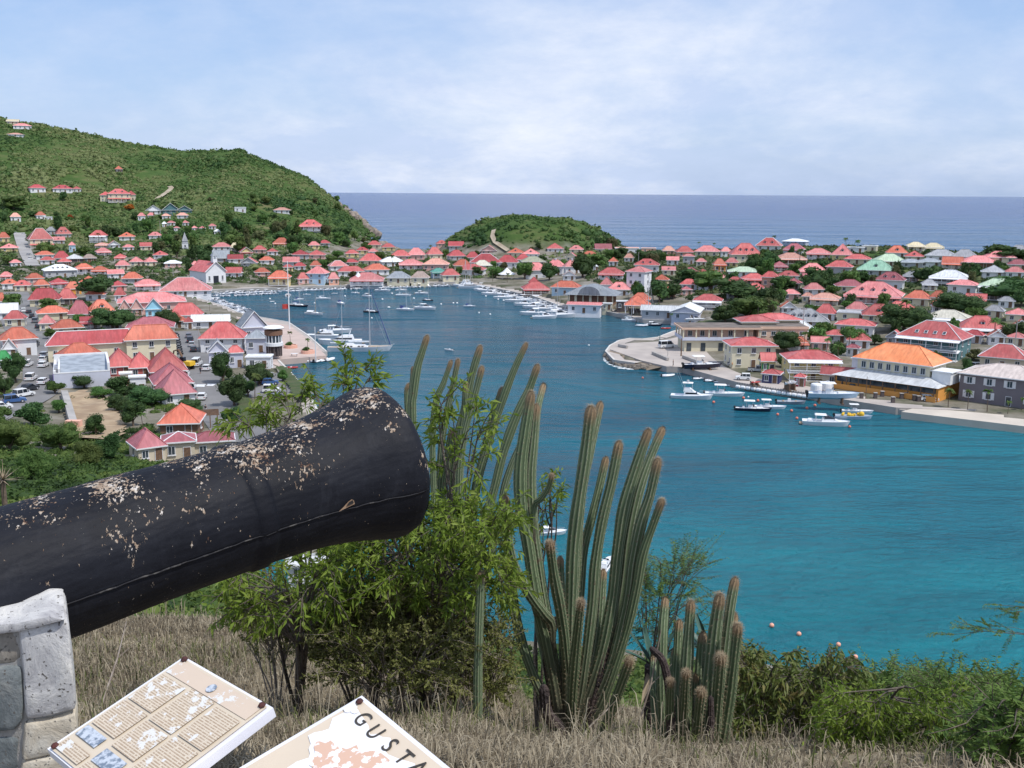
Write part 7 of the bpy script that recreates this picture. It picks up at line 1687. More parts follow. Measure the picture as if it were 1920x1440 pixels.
block([(-140, 1475), (34, 1455), (34, 1900), (-140, 1900)], 1.73, .3, ST[3], seed=8); block([(38, 1545), (152, 1524), (154, 1900), (38, 1900)], 1.72, .34, ST[0], seed=9)
block([(-150, 1190), (110, 1180), (130, 1210), (136, 1950), (-150, 1950)], 1.735, .14, ST[4], 'mortar_core', .008, 10)

# ------------------------------------------------------------------ tilted information boards
def board(T, R_, L_, t, name, label, wid=None, hei=None):
    rT, rR, rL = ray(*T), ray(*R_), ray(*L_); pT = C0+rT*t; pR = C0+rR*(t*rT.z/rR.z); e = pR-pT; l = e.dot(rT*t)/e.dot(rL); pL = C0+rL*l
    ex = e.normalized(); ey = (pL-pT).normalized(); ez = ex.cross(ey)
    print(name, 'w', e.length, 'h', (pL-pT).length, 'zT', pT.z, 'zL', pL.z, 'dist', pT.y)
    w = wid or e.length; h = hei or (pL-pT).length; rt = bpy.data.objects.new(name, None); COL.objects.link(rt)
    if ez.dot(C0-pT) < 0: ezz = -ez
    else: ezz = ez
    rt.matrix_world = Matrix(((ex.x, -ey.x, ezz.x, pT.x), (ex.y, -ey.y, ezz.y, pT.y), (ex.z, -ey.z, ezz.z, pT.z), (0, 0, 0, 1))); tag(rt, label, 'sign'); return rt, w, h
def sheetq(rt, name, x0, x1, y0, y1, z, mat): return MB().add([(x0, -y1, z), (x1, -y1, z), (x1, -y0, z), (x0, -y0, z)], [(0, 1, 2, 3)]).build(name, mat, rt)
def printmat(name, base, ink, rows, wordiness=.5, peel=(.66, .65, .63), peelamt=.55):
    m, t, N, L, b = nodes(name); tc = N.new('ShaderNodeTexCoord'); sp = N.new('ShaderNodeSeparateXYZ'); L.new(tc.outputs['Object'], sp.inputs[0])
    def mth(op, a, b_=None):
        n = N.new('ShaderNodeMath'); n.operation = op
        for i, s in enumerate((a, b_)):
            if s is None: continue
            if isinstance(s, (int, float)): n.inputs[i].default_value = s
            else: L.new(s, n.inputs[i])
        return n.outputs[0]
    def noise(s, d=4, r=.6, v=None): n = N.new('ShaderNodeTexNoise'); n.inputs['Scale'].default_value = s; n.inputs['Detail'].default_value = d; n.inputs['Roughness'].default_value = r; L.new(v or tc.outputs['Object'], n.inputs[0]); return n.outputs[0]
    def mixc(f, a, b_):
        x = N.new('ShaderNodeMixRGB')
        for i, s in enumerate((f, a, b_)):
            if isinstance(s, tuple): x.inputs[i].default_value = (*s, 1)
            elif isinstance(s, (int, float)): x.inputs[i].default_value = s
            else: L.new(s, x.inputs[i])
        return x.outputs[0]
    col = mixc(noise(14, 5), base, tuple(min(1, x*1.12) for x in base))
    if rows:
        fr = mth('FRACT', mth('MULTIPLY', sp.outputs[1], rows)); row_ = mth('FLOOR', mth('MULTIPLY', sp.outputs[1], rows)); line = mth('GREATER_THAN', fr, .45)
        cb = N.new('ShaderNodeCombineXYZ'); L.new(mth('MULTIPLY', sp.outputs[0], rows*1.7), cb.inputs[0]); L.new(mth('MULTIPLY', row_, 7.3), cb.inputs[1]); words = mth('GREATER_THAN', noise(1.0, 2, .5, cb.outputs[0]), wordiness-.08)
        col = mixc(mth('MULTIPLY', mth('MULTIPLY', line, words), .62), col, ink)
    pl = mth('GREATER_THAN', mth('ADD', mth('MULTIPLY', noise(70, 6, .7), .5), mth('MULTIPLY', noise(9, 5, .6), .5)), peelamt); col = mixc(pl, col, peel)
    L.new(col, b.inputs['Base Color']); b.inputs['Roughness'].default_value = .45; b.inputs['Specular IOR Level'].default_value = .4; return m
white_edge = pm('board_edge', (.80, .80, .84), (.70, .70, .76), scale=6, rough=.5)
def bolts(rt, pts):
    for x, y in pts: MB().lathe([(.0058, 0), (.0058, .002), (.004, .004), (.002, .005)], 6, c=(x, -y, .003)).build('bolt', pm('bolt_rust', (.10, .025, .02), (.05, .015, .012), scale=80, rough=.6), rt)
def postunder(rt, w, h, gz):
    for x in (w*.25, w*.75):
        p = rt.matrix_world @ Vector((x, -h*.5, -.02)); inv = rt.matrix_world.inverted(); a = inv @ p; b = inv @ Vector((p.x, p.y, gz-.1)); MB().tube([a, b], .022, 8).build('post', M['wall_brown'], rt)
rt, w, h = board((345, 1230), (512, 1326), (88, 1403), 1.62, 'information_board', 'tilted information board with worn columns of print beside the pier')
th = .016; MB().box((w/2, -h/2, -th/2-.001), (w, h, th)).build('panel', white_edge, rt)
tan = (.57, .485, .375)
sheetq(rt, 'print_ground', w*.03, w*.97, h*.02, h*.99, .0012, printmat('print_tan', tan, tan, 0, peelamt=.66))
sheetq(rt, 'header_band', w*.05, w*.95, h*.04, h*.17, .0024, printmat('print_header', (.56, .45, .35), tan, 0, peelamt=.60))
TXT = printmat('print_text', tan, (.24, .14, .07), 240, .50, peelamt=.56)
for x0, x1, y0, y1 in [(.06, .34, .20, .46), (.06, .34, .48, .72), (.38, .64, .18, .50), (.38, .64, .52, .76), (.68, .94, .20, .48), (.68, .94, .50, .90), (.06, .34, .88, .97), (.38, .64, .92, .99)]: sheetq(rt, 'text_column', w*x0, w*x1, h*y0, h*y1, .0036, TXT)
GP = pm('print_grey', (.16, .20, .26), (.50, .54, .60), scale=120, rough=.5, lo=.42, hi=.58)
for x0, x1, y0, y1 in [(.06, .30, .745, .835), (.38, .62, .79, .90)]: sheetq(rt, 'printed_picture', w*x0, w*x1, h*y0, h*y1, .0036, GP)
MB().lathe([(w*.035, 0), (w*.035, .0008)], 20, c=(w*.5, -h*.11, .0036)).build('printed_seal', GP, rt)
bolts(rt, [(w*.06, h*.03), (w*.94, h*.035), (w*.05, h*.965)]); postunder(rt, w, h, 43.3)
rt, w, h = board((678, 1303), (845, 1440), (446, 1440), 1.50, 'map_board', 'tilted board with a peeling map and large lettering nearest the camera')
w2, h2 = w*2.1, h*1.9; MB().box((w2/2, -h2/2, -th/2-.001), (w2, h2, th)).build('panel', white_edge, rt)
sheetq(rt, 'print_ground', w2*.02, w2*.98, h2*.02, h2*.98, .0012, printmat('print_map', (.60, .50, .385), tan, 0, peelamt=.70))
def blob(cx_, cy_, rx_, ry_, n, seed, z, mat, name):
    r_ = random.Random(seed); mb = MB(); vs = []
    for k in range(n): a = 2*pi*k/n; q = 1+.22*sin(3*a+seed)+.12*sin(7*a+seed*2)+r_.uniform(-.08, .08); vs.append((cx_+rx_*q*cos(a), -(cy_+ry_*q*sin(a)), z))
    mb.add(vs, [tuple(range(n))]); return mb.build(name, mat, rt)
# place of the peeled patch and letters measured on the board itself
def onboard(u, v):
    inv = rt.matrix_world.inverted(); a = inv @ C0; r = (inv.to_3x3() @ ray(u, v)); t = -a.z/r.z; return a+r*t
pp = onboard(650, 1432); k = w*.34
blob(pp.x, -pp.y, k*1.15, k*.85, 46, 3, .0024, pm('peeled', (.82, .82, .84), (.72, .70, .70), scale=60, rough=.7), 'peeled_patch')
blob(pp.x+k*.1, -pp.y+k*.1, k*.75, k*.5, 40, 5, .0034, pm('island_print', (.64, .42, .31), (.82, .80, .80), scale=70, rough=.6, lo=.5, hi=.54), 'island_print')
pp = onboard(660, 1332); blob(pp.x, -pp.y, .014, .009, 20, 2, .0034, M['peeled'], 'peeled_spot')
ink = pm('print_ink', (.03, .025, .02), (.06, .05, .04), scale=60, rough=.6)
for ch, (u, v) in zip('GUSTA', [(680, 1352), (703, 1376), (731, 1401), (757, 1424), (784, 1444)]):
    cu = bpy.data.curves.new('letter', 'FONT'); cu.body = ch; cu.size = .036; cu.align_x = 'CENTER'; cu.align_y = 'CENTER'; cu.extrude = .0003; o = bpy.data.objects.new('letter', cu); COL.objects.link(o); dg = bpy.context.evaluated_depsgraph_get(); me = bpy.data.meshes.new_from_object(o.evaluated_get(dg)); bpy.data.objects.remove(o)
    me.materials.clear(); me.materials.append(ink); o = link('letter', me, rt); q_ = onboard(u, v); o.location = (q_.x, q_.y, .003)
bolts(rt, [(w*.07, h*.06)]); postunder(rt, w2, h2, 43.3)

# ------------------------------------------------------------------ columnar cacti
def cactus_mat():
    m, t, N, L, b = nodes('cactus_skin'); tc = N.new('ShaderNodeTexCoord'); n = N.new('ShaderNodeTexNoise'); n.inputs['Scale'].default_value = 9; n.inputs['Detail'].default_value = 8; n.inputs['Roughness'].default_value = .7; L.new(tc.outputs['Object'], n.inputs[0])
    a = N.new('ShaderNodeAttribute'); a.attribute_name = 'rib'; h = N.new('ShaderNodeAttribute'); h.attribute_name = 'height'; oi = N.new('ShaderNodeObjectInfo')
    def mx(f, x, y):
        q = N.new('ShaderNodeMixRGB')
        for i, s in enumerate((f, x, y)):
            if isinstance(s, tuple): q.inputs[i].default_value = (*s, 1)
            elif isinstance(s, (int, float)): q.inputs[i].default_value = s
            else: L.new(s, q.inputs[i])
        return q.outputs[0]
    def ramp(src, p0, p1, c0=0, c1=1):
        r = N.new('ShaderNodeMapRange'); r.inputs[1].default_value = p0; r.inputs[2].default_value = p1; r.inputs[3].default_value = c0; r.inputs[4].default_value = c1; L.new(src, r.inputs[0]); return r.outputs[0]
    green = mx(n.outputs[0], (.060, .098, .05), (.14, .185, .10)); pale = mx(oi.outputs['Random'], (.27, .33, .19), (.33, .36, .26))
    c = mx(ramp(a.outputs['Fac'], .62, .97), green, pale)
    ad = N.new('ShaderNodeMath'); ad.operation = 'ADD'; L.new(h.outputs['Fac'], ad.inputs[0]); ns = N.new('ShaderNodeMath'); ns.operation = 'MULTIPLY'; ns.inputs[1].default_value = .25; L.new(n.outputs[0], ns.inputs[0]); L.new(ns.outputs[0], ad.inputs[1])
    c = mx(ramp(ad.outputs[0], .52, .22, 0, .85), c, (.075, .058, .048)); c = mx(ramp(h.outputs['Fac'], .965, 1.0, 0, .85), c, (.30, .20, .12))
    n2 = N.new('ShaderNodeTexNoise'); n2.inputs['Scale'].default_value = 22; n2.inputs['Detail'].default_value = 6; L.new(tc.outputs['Object'], n2.inputs[0]); c = mx(ramp(n2.outputs[0], .66, .72, 0, .8), c, (.16, .11, .08))
    L.new(c, b.inputs['Base Color']); b.inputs['Roughness'].default_value = .7; b.inputs['Specular IOR Level'].default_value = .25; return m
CM = cactus_mat(); pm('spine', (.32, .26, .17), (.20, .14, .09), scale=20, rough=.8); pm('dead_cactus', (.09, .065, .06), (.035, .028, .03), scale=12, rough=.95, bump=.6)
def stem(root, pts, wpx, seed, dead=False, spines=True, ribs=9):
    """pts: (u, v, D); a ribbed column with woolly tip"""
    rs = random.Random(seed); pp = [P(*p)-root.location for p in pts]; dm = P(*pts[0])-C0; r0 = wpx/2*dm.dot(FW)/F
    e_ = pp[-1]-pp[-2]; pp.append(pp[-1]+Vector((e_.x*.1, e_.y*.1, -.22)))
    # resample
    cr = []
    for i in range(len(pp)-1):
        a, b, c, d = pp[max(i-1, 0)], pp[i], pp[i+1], pp[min(i+2, len(pp)-1)]; n = max(3, int((c-b).length/.03))
        for k in range(n): t = k/n; cr.append(.5*((2*b)+(c-a)*t+(2*a-5*b+4*c-d)*t*t+(3*b-a-3*c+d)*t**3))
    cr.append(pp[-1]); cr = cr[::-1]          # now from foot to tip
    n = len(cr); ln_ = [0]
    for a, b in zip(cr, cr[1:]): ln_.append(ln_[-1]+(b-a).length)
    Lt = ln_[-1]; K = ribs*4; vs = []; rib = []; hh = []; nrm = None; frames = []
    # rounded tip: extra rings
    tipd = (cr[-1]-cr[-3]).normalized(); rings = [(c, 1.0, ln_[i]/Lt) for i, c in enumerate(cr)]
    for e in (.35, .62, .82, .94, .995): rings.append((cr[-1]+tipd*r0*1.25*e, sqrt(1-e*e), 1.0))
    for i, (c, q, h) in enumerate(rings):
        t = (rings[min(i+1, len(rings)-1)][0]-rings[max(i-1, 0)][0]).normalized()
        nrm = t.orthogonal().normalized() if nrm is None else (nrm-t*nrm.dot(t)).normalized(); bn = t.cross(nrm); dtip = (1-h)*Lt
        tap = (.72+.28*min(1, h*Lt/.25))*(.80+.20*min(1, dtip/.35))*(1+.05*sin(h*Lt*8+seed)+.035*sin(h*Lt*19+seed*3)); r = r0*tap*q
        frames.append((c, nrm.copy(), bn.copy(), r, h, t))
        for k in range(K):
            a = 2*pi*k/K+seed; w = (0, .55, 1, .55)[k % 4]; w_ = r*(.80+.24*w); vs.append(c+(nrm*cos(a)+bn*sin(a))*w_); rib.append(w); hh.append(h)
    R_ = len(rings); idx = np.arange(R_*K).reshape(R_, K); nx = np.roll(idx, -1, 1); Q = np.stack([idx[:-1], nx[:-1], nx[1:], idx[1:]], -1).reshape(-1, 4)
    me = fast_mesh('stem', np.array([tuple(v) for v in vs]), Q, M['dead_cactus'] if dead else CM, smooth=True)
    for nm, dat in (('rib', rib), ('height', hh)): at = me.attributes.new(nm, 'FLOAT', 'POINT'); at.data.foreach_set('value', np.array(dat, np.float32))
    st = link('stem', me, root)
    if not dead and spines:
        sv = []; step = max(.018, r0*.42); acc = 0
        for i, (c, nn, bn, r, h, t) in enumerate(frames):
            if i and (c-frames[i-1][0]).length+acc < step and h < .97: acc += (c-frames[i-1][0]).length; continue
            acc = 0; wool = h > .93
            for k in range(ribs):
                a = 2*pi*(4*k+2)/K+seed; d = nn*cos(a)+bn*sin(a); p = c+d*r*1.03
                for j in range(8 if wool else 4):
                    e = (d+t*rs.uniform(-.5, .9)+d.cross(t)*rs.uniform(-.8, .8)).normalized(); l = r0*rs.uniform(.35, .75)*(1.15 if wool else 1); s_ = t.cross(e).normalized()*r0*.022
                    sv += [p-s_, p+s_, p+e*l]
        V_ = np.array([tuple(v) for v in sv]); link('spines', fast_mesh('spines', V_, np.arange(len(V_)).reshape(-1, 3), M['spine']), st)
zb = lambda pts, D, D2=None: [(700+x/2.88, 620+y/2.88, D+((D2 or D)-D)*i/max(1, len(pts)-1)) for i, (x, y) in enumerate(pts)]
zc_ = lambda pts, D, D2=None: [(820+x/3.2, 1000+y/3.2, D+((D2 or D)-D)*i/max(1, len(pts)-1)) for i, (x, y) in enumerate(pts)]
def gz(u, D): x = P(u, 1400, D).x; return H1(x, D)
# far clump behind the muzzle
b0 = P(880, 1050, 8.2); root = empty('columnar_cactus', (b0.x, 8.2, H1(b0.x, 8.2)), 0, 'distant clump of slender columnar cacti rising behind the cannon muzzle', 'cactus')
for i, (pts, w_) in enumerate([([(285, 50), (262, 120), (238, 200), (220, 330), (212, 450), (240, 900), (300, 1300)], 15), ([(213, 212), (205, 330), (202, 440), (240, 900), (300, 1300)], 10), ([(186, 300), (180, 390), (230, 900), (300, 1300)], 10),
    ([(415, 180), (380, 280), (335, 400), (320, 700), (350, 1300)], 12), ([(455, 172), (428, 300), (395, 450), (365, 650), (350, 950), (360, 1300)], 12), ([(572, 105), (535, 230), (490, 430), (440, 650), (420, 950), (400, 1300)], 15), ([(582, 215), (545, 360), (500, 520), (470, 700), (460, 950), (430, 1300)], 14),
    ([(818, 88), (765, 200), (700, 370), (620, 620), (560, 850), (500, 1300)], 14), ([(690, 330), (645, 470), (600, 650), (550, 860), (490, 1300)], 15), ([(880, 210), (840, 320), (770, 470), (705, 650), (655, 850), (610, 1020), (560, 1350)], 17), ([(420, 555), (395, 720), (375, 950), (390, 1300)], 14), ([(468, 700), (455, 850), (450, 980), (430, 1300)], 16), ([(800, 600), (740, 740), (700, 880), (680, 1020), (600, 1350)], 13), ([(497, 300), (485, 480), (455, 700), (440, 1000), (420, 1300)], 12)]):
    stem(root, zb(pts, 8.2+.15*(i % 3)), w_, 30+i, spines=True)
# main clump
b0 = P(1085, 1372, 5.5); root = empty('columnar_cactus', (b0.x, 5.5, H1(b0.x, 5.5)), 0, 'largest clump of tall ribbed columnar cacti in the middle of the foreground', 'cactus')
MS = [([(915, 310), (888, 420), (868, 600), (850, 800), (860, 1100), (900, 1500), (985, 2000)], 15, 5.9), ([(848, 368), (820, 540), (795, 740), (800, 950), (835, 1150), (880, 1440), (940, 1700), (1000, 2050)], 24, 5.5), ([(878, 430), (865, 600), (850, 780), (858, 1000), (890, 1250), (960, 1700), (1010, 2050)], 20, 5.62),
      ([(962, 790), (945, 850), (905, 910), (870, 950)], 12, 5.4), ([(1172, 450), (1145, 680), (1105, 950), (1080, 1180), (1070, 1440), (1060, 1750), (1050, 2100)], 26, 5.45), ([(1222, 412), (1195, 540), (1165, 680), (1120, 900), (1100, 1300), (1080, 2000)], 17, 5.65),
      ([(1322, 632), (1285, 820), (1235, 1030), (1200, 1250), (1180, 1500), (1130, 1900), (1090, 2120)], 21, 5.5), ([(1252, 710), (1220, 850), (1180, 1010), (1135, 1200), (1110, 1500), (1080, 2050)], 17, 5.7), ([(1475, 568), (1420, 730), (1355, 950), (1320, 1180), (1290, 1450), (1230, 1750), (1120, 2100)], 23, 5.5),
      ([(1552, 553), (1490, 700), (1430, 880), (1380, 1130), (1340, 1440), (1260, 1800), (1150, 2100)], 20, 5.7), ([(1530, 725), (1495, 880), (1445, 1040), (1405, 1240), (1375, 1450), (1290, 1800), (1160, 2120)], 22, 5.4), ([(1552, 935), (1510, 1050), (1455, 1210), (1420, 1400), (1360, 1650), (1240, 2000), (1150, 2150)], 18, 5.35),
      ([(722, 1065), (735, 1180), (765, 1280), (810, 1370), (860, 1450), (920, 1530), (960, 1590)], 20, 5.25), ([(715, 922), (722, 1050), (735, 1300), (780, 1600), (860, 1850), (960, 2080)], 19, 5.6), ([(955, 1165), (975, 1320), (1005, 1480), (1030, 1650), (1050, 1900)], 21, 5.2), ([(1120, 1480), (1095, 1700), (1075, 1950), (1070, 2150)], 20, 5.15), ([(1010, 1250), (1020, 1500), (1030, 1750), (1040, 2100)], 18, 5.8), ([(870, 1300), (900, 1600), (950, 1850), (1000, 2080)], 18, 5.75), ([(1240, 1320), (1220, 1600), (1170, 1900), (1110, 2120)], 18, 5.8)]
for i, (pts, w_, D) in enumerate(MS): stem(root, zb(pts, D, 5.5), w_, 50+i)
stem(root, zc_([(1150, 775), (1120, 860), (1075, 980), (1030, 1100), (1000, 1230)], 5.1, 5.3), 20, 90)
stem(root, zc_([(700, 540), (660, 700), (690, 900), (760, 1100), (830, 1220)], 5.55), 22, 91, dead=True); stem(root, zc_([(1000, 700), (960, 900), (920, 1080), (900, 1230)], 5.5), 24, 92, dead=True); stem(root, zc_([(640, 950), (660, 1080), (740, 1200)], 5.3), 24, 93, dead=True)
b0 = P(897, 1370, 4.3); root = empty('columnar_cactus', (b0.x, 4.3, H1(b0.x, 4.3)), 0, 'single slim cactus column standing left of the largest clump', 'cactus')
stem(root, zc_([(262, 262), (255, 420), (248, 650), (243, 900), (245, 1230)], 4.3), 17, 100)
b0 = P(1310, 1400, 5.2); root = empty('columnar_cactus', (b0.x, 5.2, H1(b0.x, 5.2)), 0, 'right hand clump of shorter cactus columns, one with an orange flank', 'cactus')
for i, (pts, w_, D) in enumerate([([(1450, 560), (1440, 800), (1430, 1000), (1440, 1320)], 17, 5.45), ([(1590, 640), (1575, 900), (1560, 1320)], 20, 5.4), ([(1400, 900), (1395, 1100), (1400, 1330)], 15, 5.0), ([(1700, 760), (1680, 1000), (1650, 1320)], 20, 5.0), ([(1365, 422), (1352, 600), (1348, 900), (1360, 1300)], 16, 5.4), ([(1520, 445), (1505, 680), (1490, 950), (1480, 1320)], 19, 5.3), ([(1690, 415), (1662, 620), (1640, 900), (1615, 1320)], 24, 5.2), ([(1782, 305), (1755, 460), (1720, 750), (1690, 1000), (1650, 1320)], 18, 5.3), ([(1800, 580), (1780, 760), (1750, 1000), (1700, 1320)], 19, 5.1), ([(1778, 515), (1762, 700), (1735, 950), (1700, 1320)], 18, 5.35),
    ([(1492, 845), (1480, 1050), (1460, 1330)], 15, 4.95), ([(1582, 960), (1562, 1150), (1550, 1340)], 16, 4.95), ([(1425, 725), (1420, 900), (1430, 1320)], 15, 5.45), ([(1555, 880), (1560, 1100), (1560, 1330)], 17, 5.3), ([(1300, 760), (1300, 950), (1330, 1320)], 14, 5.5)]): stem(root, zc_(pts, D, 5.2), w_*1.2, 110+i)
stem(root, zc_([(1300, 705), (1350, 760), (1385, 900), (1400, 1080), (1400, 1320)], 5.1), 17, 130, dead=True); stem(root, zc_([(1420, 900), (1440, 1100), (1450, 1330)], 5.35), 18, 131, dead=True); stem(root, zc_([(1640, 1000), (1640, 1150), (1620, 1330)], 5.05), 15, 132, dead=True)

# ------------------------------------------------------------------ shrubs
def leaves_np(C, Dr, Ln, Wd, rs, fold=.25, droop=.3):
    """lance shaped leaves, six vertices each, folded along the midrib and drooping"""
    n = len(C); Dr = Dr/np.linalg.norm(Dr, axis=1)[:, None]; rnd = rs.normal(size=(n, 3)); S = np.cross(Dr, rnd); S /= np.linalg.norm(S, axis=1)[:, None]; Nn = np.cross(S, Dr); Nn *= np.sign(Nn[:, 2:3]+1e-6)
    Ln = Ln[:, None]; Wd = Wd[:, None]; mid = C+Dr*Ln*.42; tip = C+Dr*Ln; tip[:, 2] -= (Ln*droop)[:, 0]; mid[:, 2] -= (Ln*droop*.25)[:, 0]
    V = np.stack([C, mid+S*Wd/2+Nn*Wd*fold, mid, mid-S*Wd/2+Nn*Wd*fold, tip], 1).reshape(-1, 3); b = np.arange(n)[:, None, None]*5; T = np.array([(0, 2, 1), (0, 3, 2), (1, 2, 4), (2, 3, 4)])[None]; return V, (b+T).reshape(-1, 3)
def shrub(name, label, cat, base, targets, leaf, wid, per, mat, seed, droop=.35, twigs=4, tl=.16, r0=.014, bark='bark_grey', group=None, fine=False, bow=.25, ltw=.5):
    rs = np.random.RandomState(seed); root = empty(name, base, 0, label, cat, group); B = np.array(base); mb = MB(); CC = []; DD = []
    limbs = []; NL = max(3, min(9, len(targets)//9))
    for ti, T in enumerate(targets):
        T = np.array(T)-B; st = np.zeros(3)
        if ti >= NL: q_ = min(limbs, key=lambda a: np.linalg.norm(a[-1]-T)); st = q_[rs.randint(3, 7)]; T = T-st
        L0 = np.linalg.norm(T); c1 = T*(np.array([.25, .25, .55]) if ti < NL else np.array([.35, .35, .3]))+rs.normal(size=3)*L0*.07; c2 = T*np.array([.7, .7, .9])+rs.normal(size=3)*L0*.07; c2[2] += L0*bow*.3
        tt = np.linspace(0, 1, 9)[:, None]; pth = st+(3*(1-tt)**2*tt)*c1+(3*(1-tt)*tt**2)*c2+tt**3*T; limbs.append(pth) if ti < NL else None
        mb.tube([tuple(p) for p in pth], list((r0*.85 if ti < NL else r0*.45)*(1-tt[:, 0]*.8)), 5, cap=False)
        for k in range(twigs):
            t = rs.uniform(ltw, 1) if k else 1.0; i = min(7, int(t*8)); p = pth[i]+(pth[i+1]-pth[i])*(t*8-i) if t < 1 else pth[-1]; d = (pth[i+1]-pth[i]); d = d/np.linalg.norm(d)+rs.normal(size=3)*.55; d[2] += .15; d /= np.linalg.norm(d); l = tl*rs.uniform(.6, 1.3)
            q = p+d*l; q[2] -= l*droop*.4; m_ = p+d*l*.5+rs.normal(size=3)*l*.05; mb.tube([tuple(p), tuple(m_), tuple(q)], [r0*.22, r0*.16, r0*.08], 3, cap=False)
            for j in range(per):
                s = rs.uniform(.1, 1.05) if not fine else (j+.5)/per; c = (p+(m_-p)*s*2) if s < .5 else (m_+(q-m_)*(s*2-1)); dd = d*.6+rs.normal(size=3)*.6
                if fine: sd_ = np.cross(d, [0, 0, 1]); sd_ = sd_/(np.linalg.norm(sd_)+1e-6)*(1 if j % 2 else -1); dd = sd_+d*.5+rs.normal(size=3)*.25
                dd[2] -= droop*.5; CC.append(c); DD.append(dd)
    C = np.array(CC); Dd = np.array(DD); n = len(C); V, T = leaves_np(C, Dd, leaf*rs.uniform(.6, 1.25, n), wid*rs.uniform(.7, 1.2, n), rs, droop=droop)
    mb.build('branches', M[bark], root, smooth=True); link('leaves', fast_mesh('leaves', V, T, mat), root); return root
pm('bark_grey', (.15, .125, .10), (.08, .065, .055), scale=18, rough=.9, bump=.4); pm('bark_pale', (.32, .27, .23), (.2, .16, .13), scale=20, rough=.9)
LG = folmat('leaf_bright', (.09, .145, .02), (.18, .26, .035), (.29, .35, .07), scale=7, rnd=0, trans=.42, rough=.5); LO = folmat('leaf_olive', (.09, .10, .028), (.17, .185, .052), (.26, .255, .095), scale=5, rnd=0, trans=.3)
LR = folmat('leaf_russet', (.07, .10, .022), (.13, .17, .04), (.26, .20, .08), scale=6, rnd=0, trans=.35, rough=.5); LF = folmat('leaf_feather', (.065, .115, .028), (.12, .20, .045), (.20, .27, .07), scale=4, rnd=0, trans=.35)
rt_ = random.Random(9); RND = lambda a, b: rt_.uniform(a, b)
def gbase(u, D): x = P(u, 1300, D).x; return Vector((x, D, H1(x, D)-.02))
tg = [P(u+RND(-6, 6), v+RND(-6, 6), D) for u, v, D in [(648, 690, 4.9), (688, 688, 4.9), (665, 715, 4.8), (640, 722, 4.8), (690, 712, 4.9)]]
shrub('leafy_shrub', 'bright leafy sprig rising above the cannon muzzle', 'shrub', gbase(700, 4.8), tg, .062, .017, 10, LG, 1, twigs=4, tl=.11, ltw=.86, droop=.25)
tg = [P(u+RND(-8, 8), v+RND(-8, 8), RND(5.0, 5.6)) for u, v in [(600, 742), (562, 768), (522, 752), (484, 764), (455, 785), (430, 800), (505, 790), (590, 725), (540, 780), (475, 800), (612, 760), (570, 745), (500, 770), (545, 755)] for _ in (0,)]
shrub('leafy_shrub', 'leafy branches showing over the barrel left of the muzzle', 'shrub', gbase(560, 5.3), tg, .055, .015, 10, LG, 2, twigs=5, tl=.12, ltw=.86, droop=.25)
tg = [P(u+RND(-12, 12), v+RND(-12, 12), RND(4.5, 5.0)) for u, v in [(862, 745), (900, 790), (872, 820), (905, 850), (842, 790), (852, 860), (822, 885), (880, 770), (835, 830), (890, 875), (850, 770)]]
shrub('leafy_shrub', 'bright leafy shrub reaching up right of the cannon muzzle', 'shrub', gbase(850, 4.8), tg, .055, .015, 11, LG, 3, twigs=5, tl=.13, ltw=.8, droop=.25)
tg = [P(RND(610, 955), 950+RND(0, 1)*175, RND(4.3, 5.2)) for _ in range(165)]
shrub('leafy_shrub', 'broad leafy shrub under the cannon muzzle', 'shrub', gbase(790, 4.9), tg, .046, .013, 14, LG, 4, twigs=6, tl=.13, bow=.4, r0=.010, ltw=.82, droop=.2)
tg = [P(RND(430, 640), RND(1045, 1165), RND(4.2, 5.0)) for _ in range(40)]
shrub('leafy_shrub', 'open leafy shrub under the middle of the barrel', 'shrub', gbase(560, 4.7), tg, .05, .014, 10, LG, 5, twigs=5, tl=.13, bow=.4, ltw=.75, droop=.25)
tg = [P(u+RND(-10, 10), v+RND(-12, 12), RND(5.9, 6.3)) for u, v in [(1035, 915), (1050, 925), (1022, 950), (1005, 985), (1040, 905), (1000, 1010), (1025, 935)] for _ in (0, 1)]
shrub('leafy_shrub', 'small leafy sprig between the cactus columns', 'shrub', gbase(1010, 6.1), tg, .055, .015, 8, LG, 6, twigs=3, tl=.12, ltw=.8)
tg = [P(RND(590, 890), RND(1185, 1290), 4.55+RND(-.3, .3)) for _ in range(70)]
shrub('low_shrub', 'pale olive shrub at the front of the thicket above the second board', 'shrub', gbase(740, 4.6), tg, .020, .009, 24, LO, 19, twigs=6, tl=.11, r0=.006, droop=.1, ltw=.35, bark='bark_pale')
for i, (u0, u1, v0, v1, D) in enumerate([(440, 600, 1130, 1180, 5.2), (560, 780, 1130, 1235, 4.9), (720, 890, 1120, 1260, 4.9), (830, 960, 1150, 1310, 5.0), (640, 900, 1100, 1180, 4.8)]):
    tg = [P(RND(u0, u1), v0+RND(0, 1)*(v1-v0), D+RND(-.3, .3)) for _ in range(85)]
    shrub('low_shrub', ['low olive shrub at the edge of the dry grass under the barrel', 'middle olive shrub above the second board', 'olive shrub left of the single cactus column', 'olive shrub between the single column and the big clump', 'tangled low shrub behind the other olive shrubs'][i], 'shrub', gbase((u0+u1)/2, D), tg, .020, .009, 24, LO, 20+i, twigs=6, tl=.11, r0=.006, droop=.1, ltw=.35, bark='bark_pale')
tg = [P(RND(1190, 1320), RND(1045, 1200), RND(6.0, 6.6)) for _ in range(44)]+[P(1310, 1052, 6.2), P(1290, 1060, 6.2), P(1300, 1090, 6.3)]
shrub('feathery_shrub', 'feathery acacia shrub spreading right of the big cactus clump', 'shrub', gbase(1215, 6.3), tg, .022, .006, 34, LF, 30, twigs=5, tl=.22, r0=.008, fine=True, droop=.15, ltw=.55, bow=.5)
g0 = gbase(1450, 6.2)
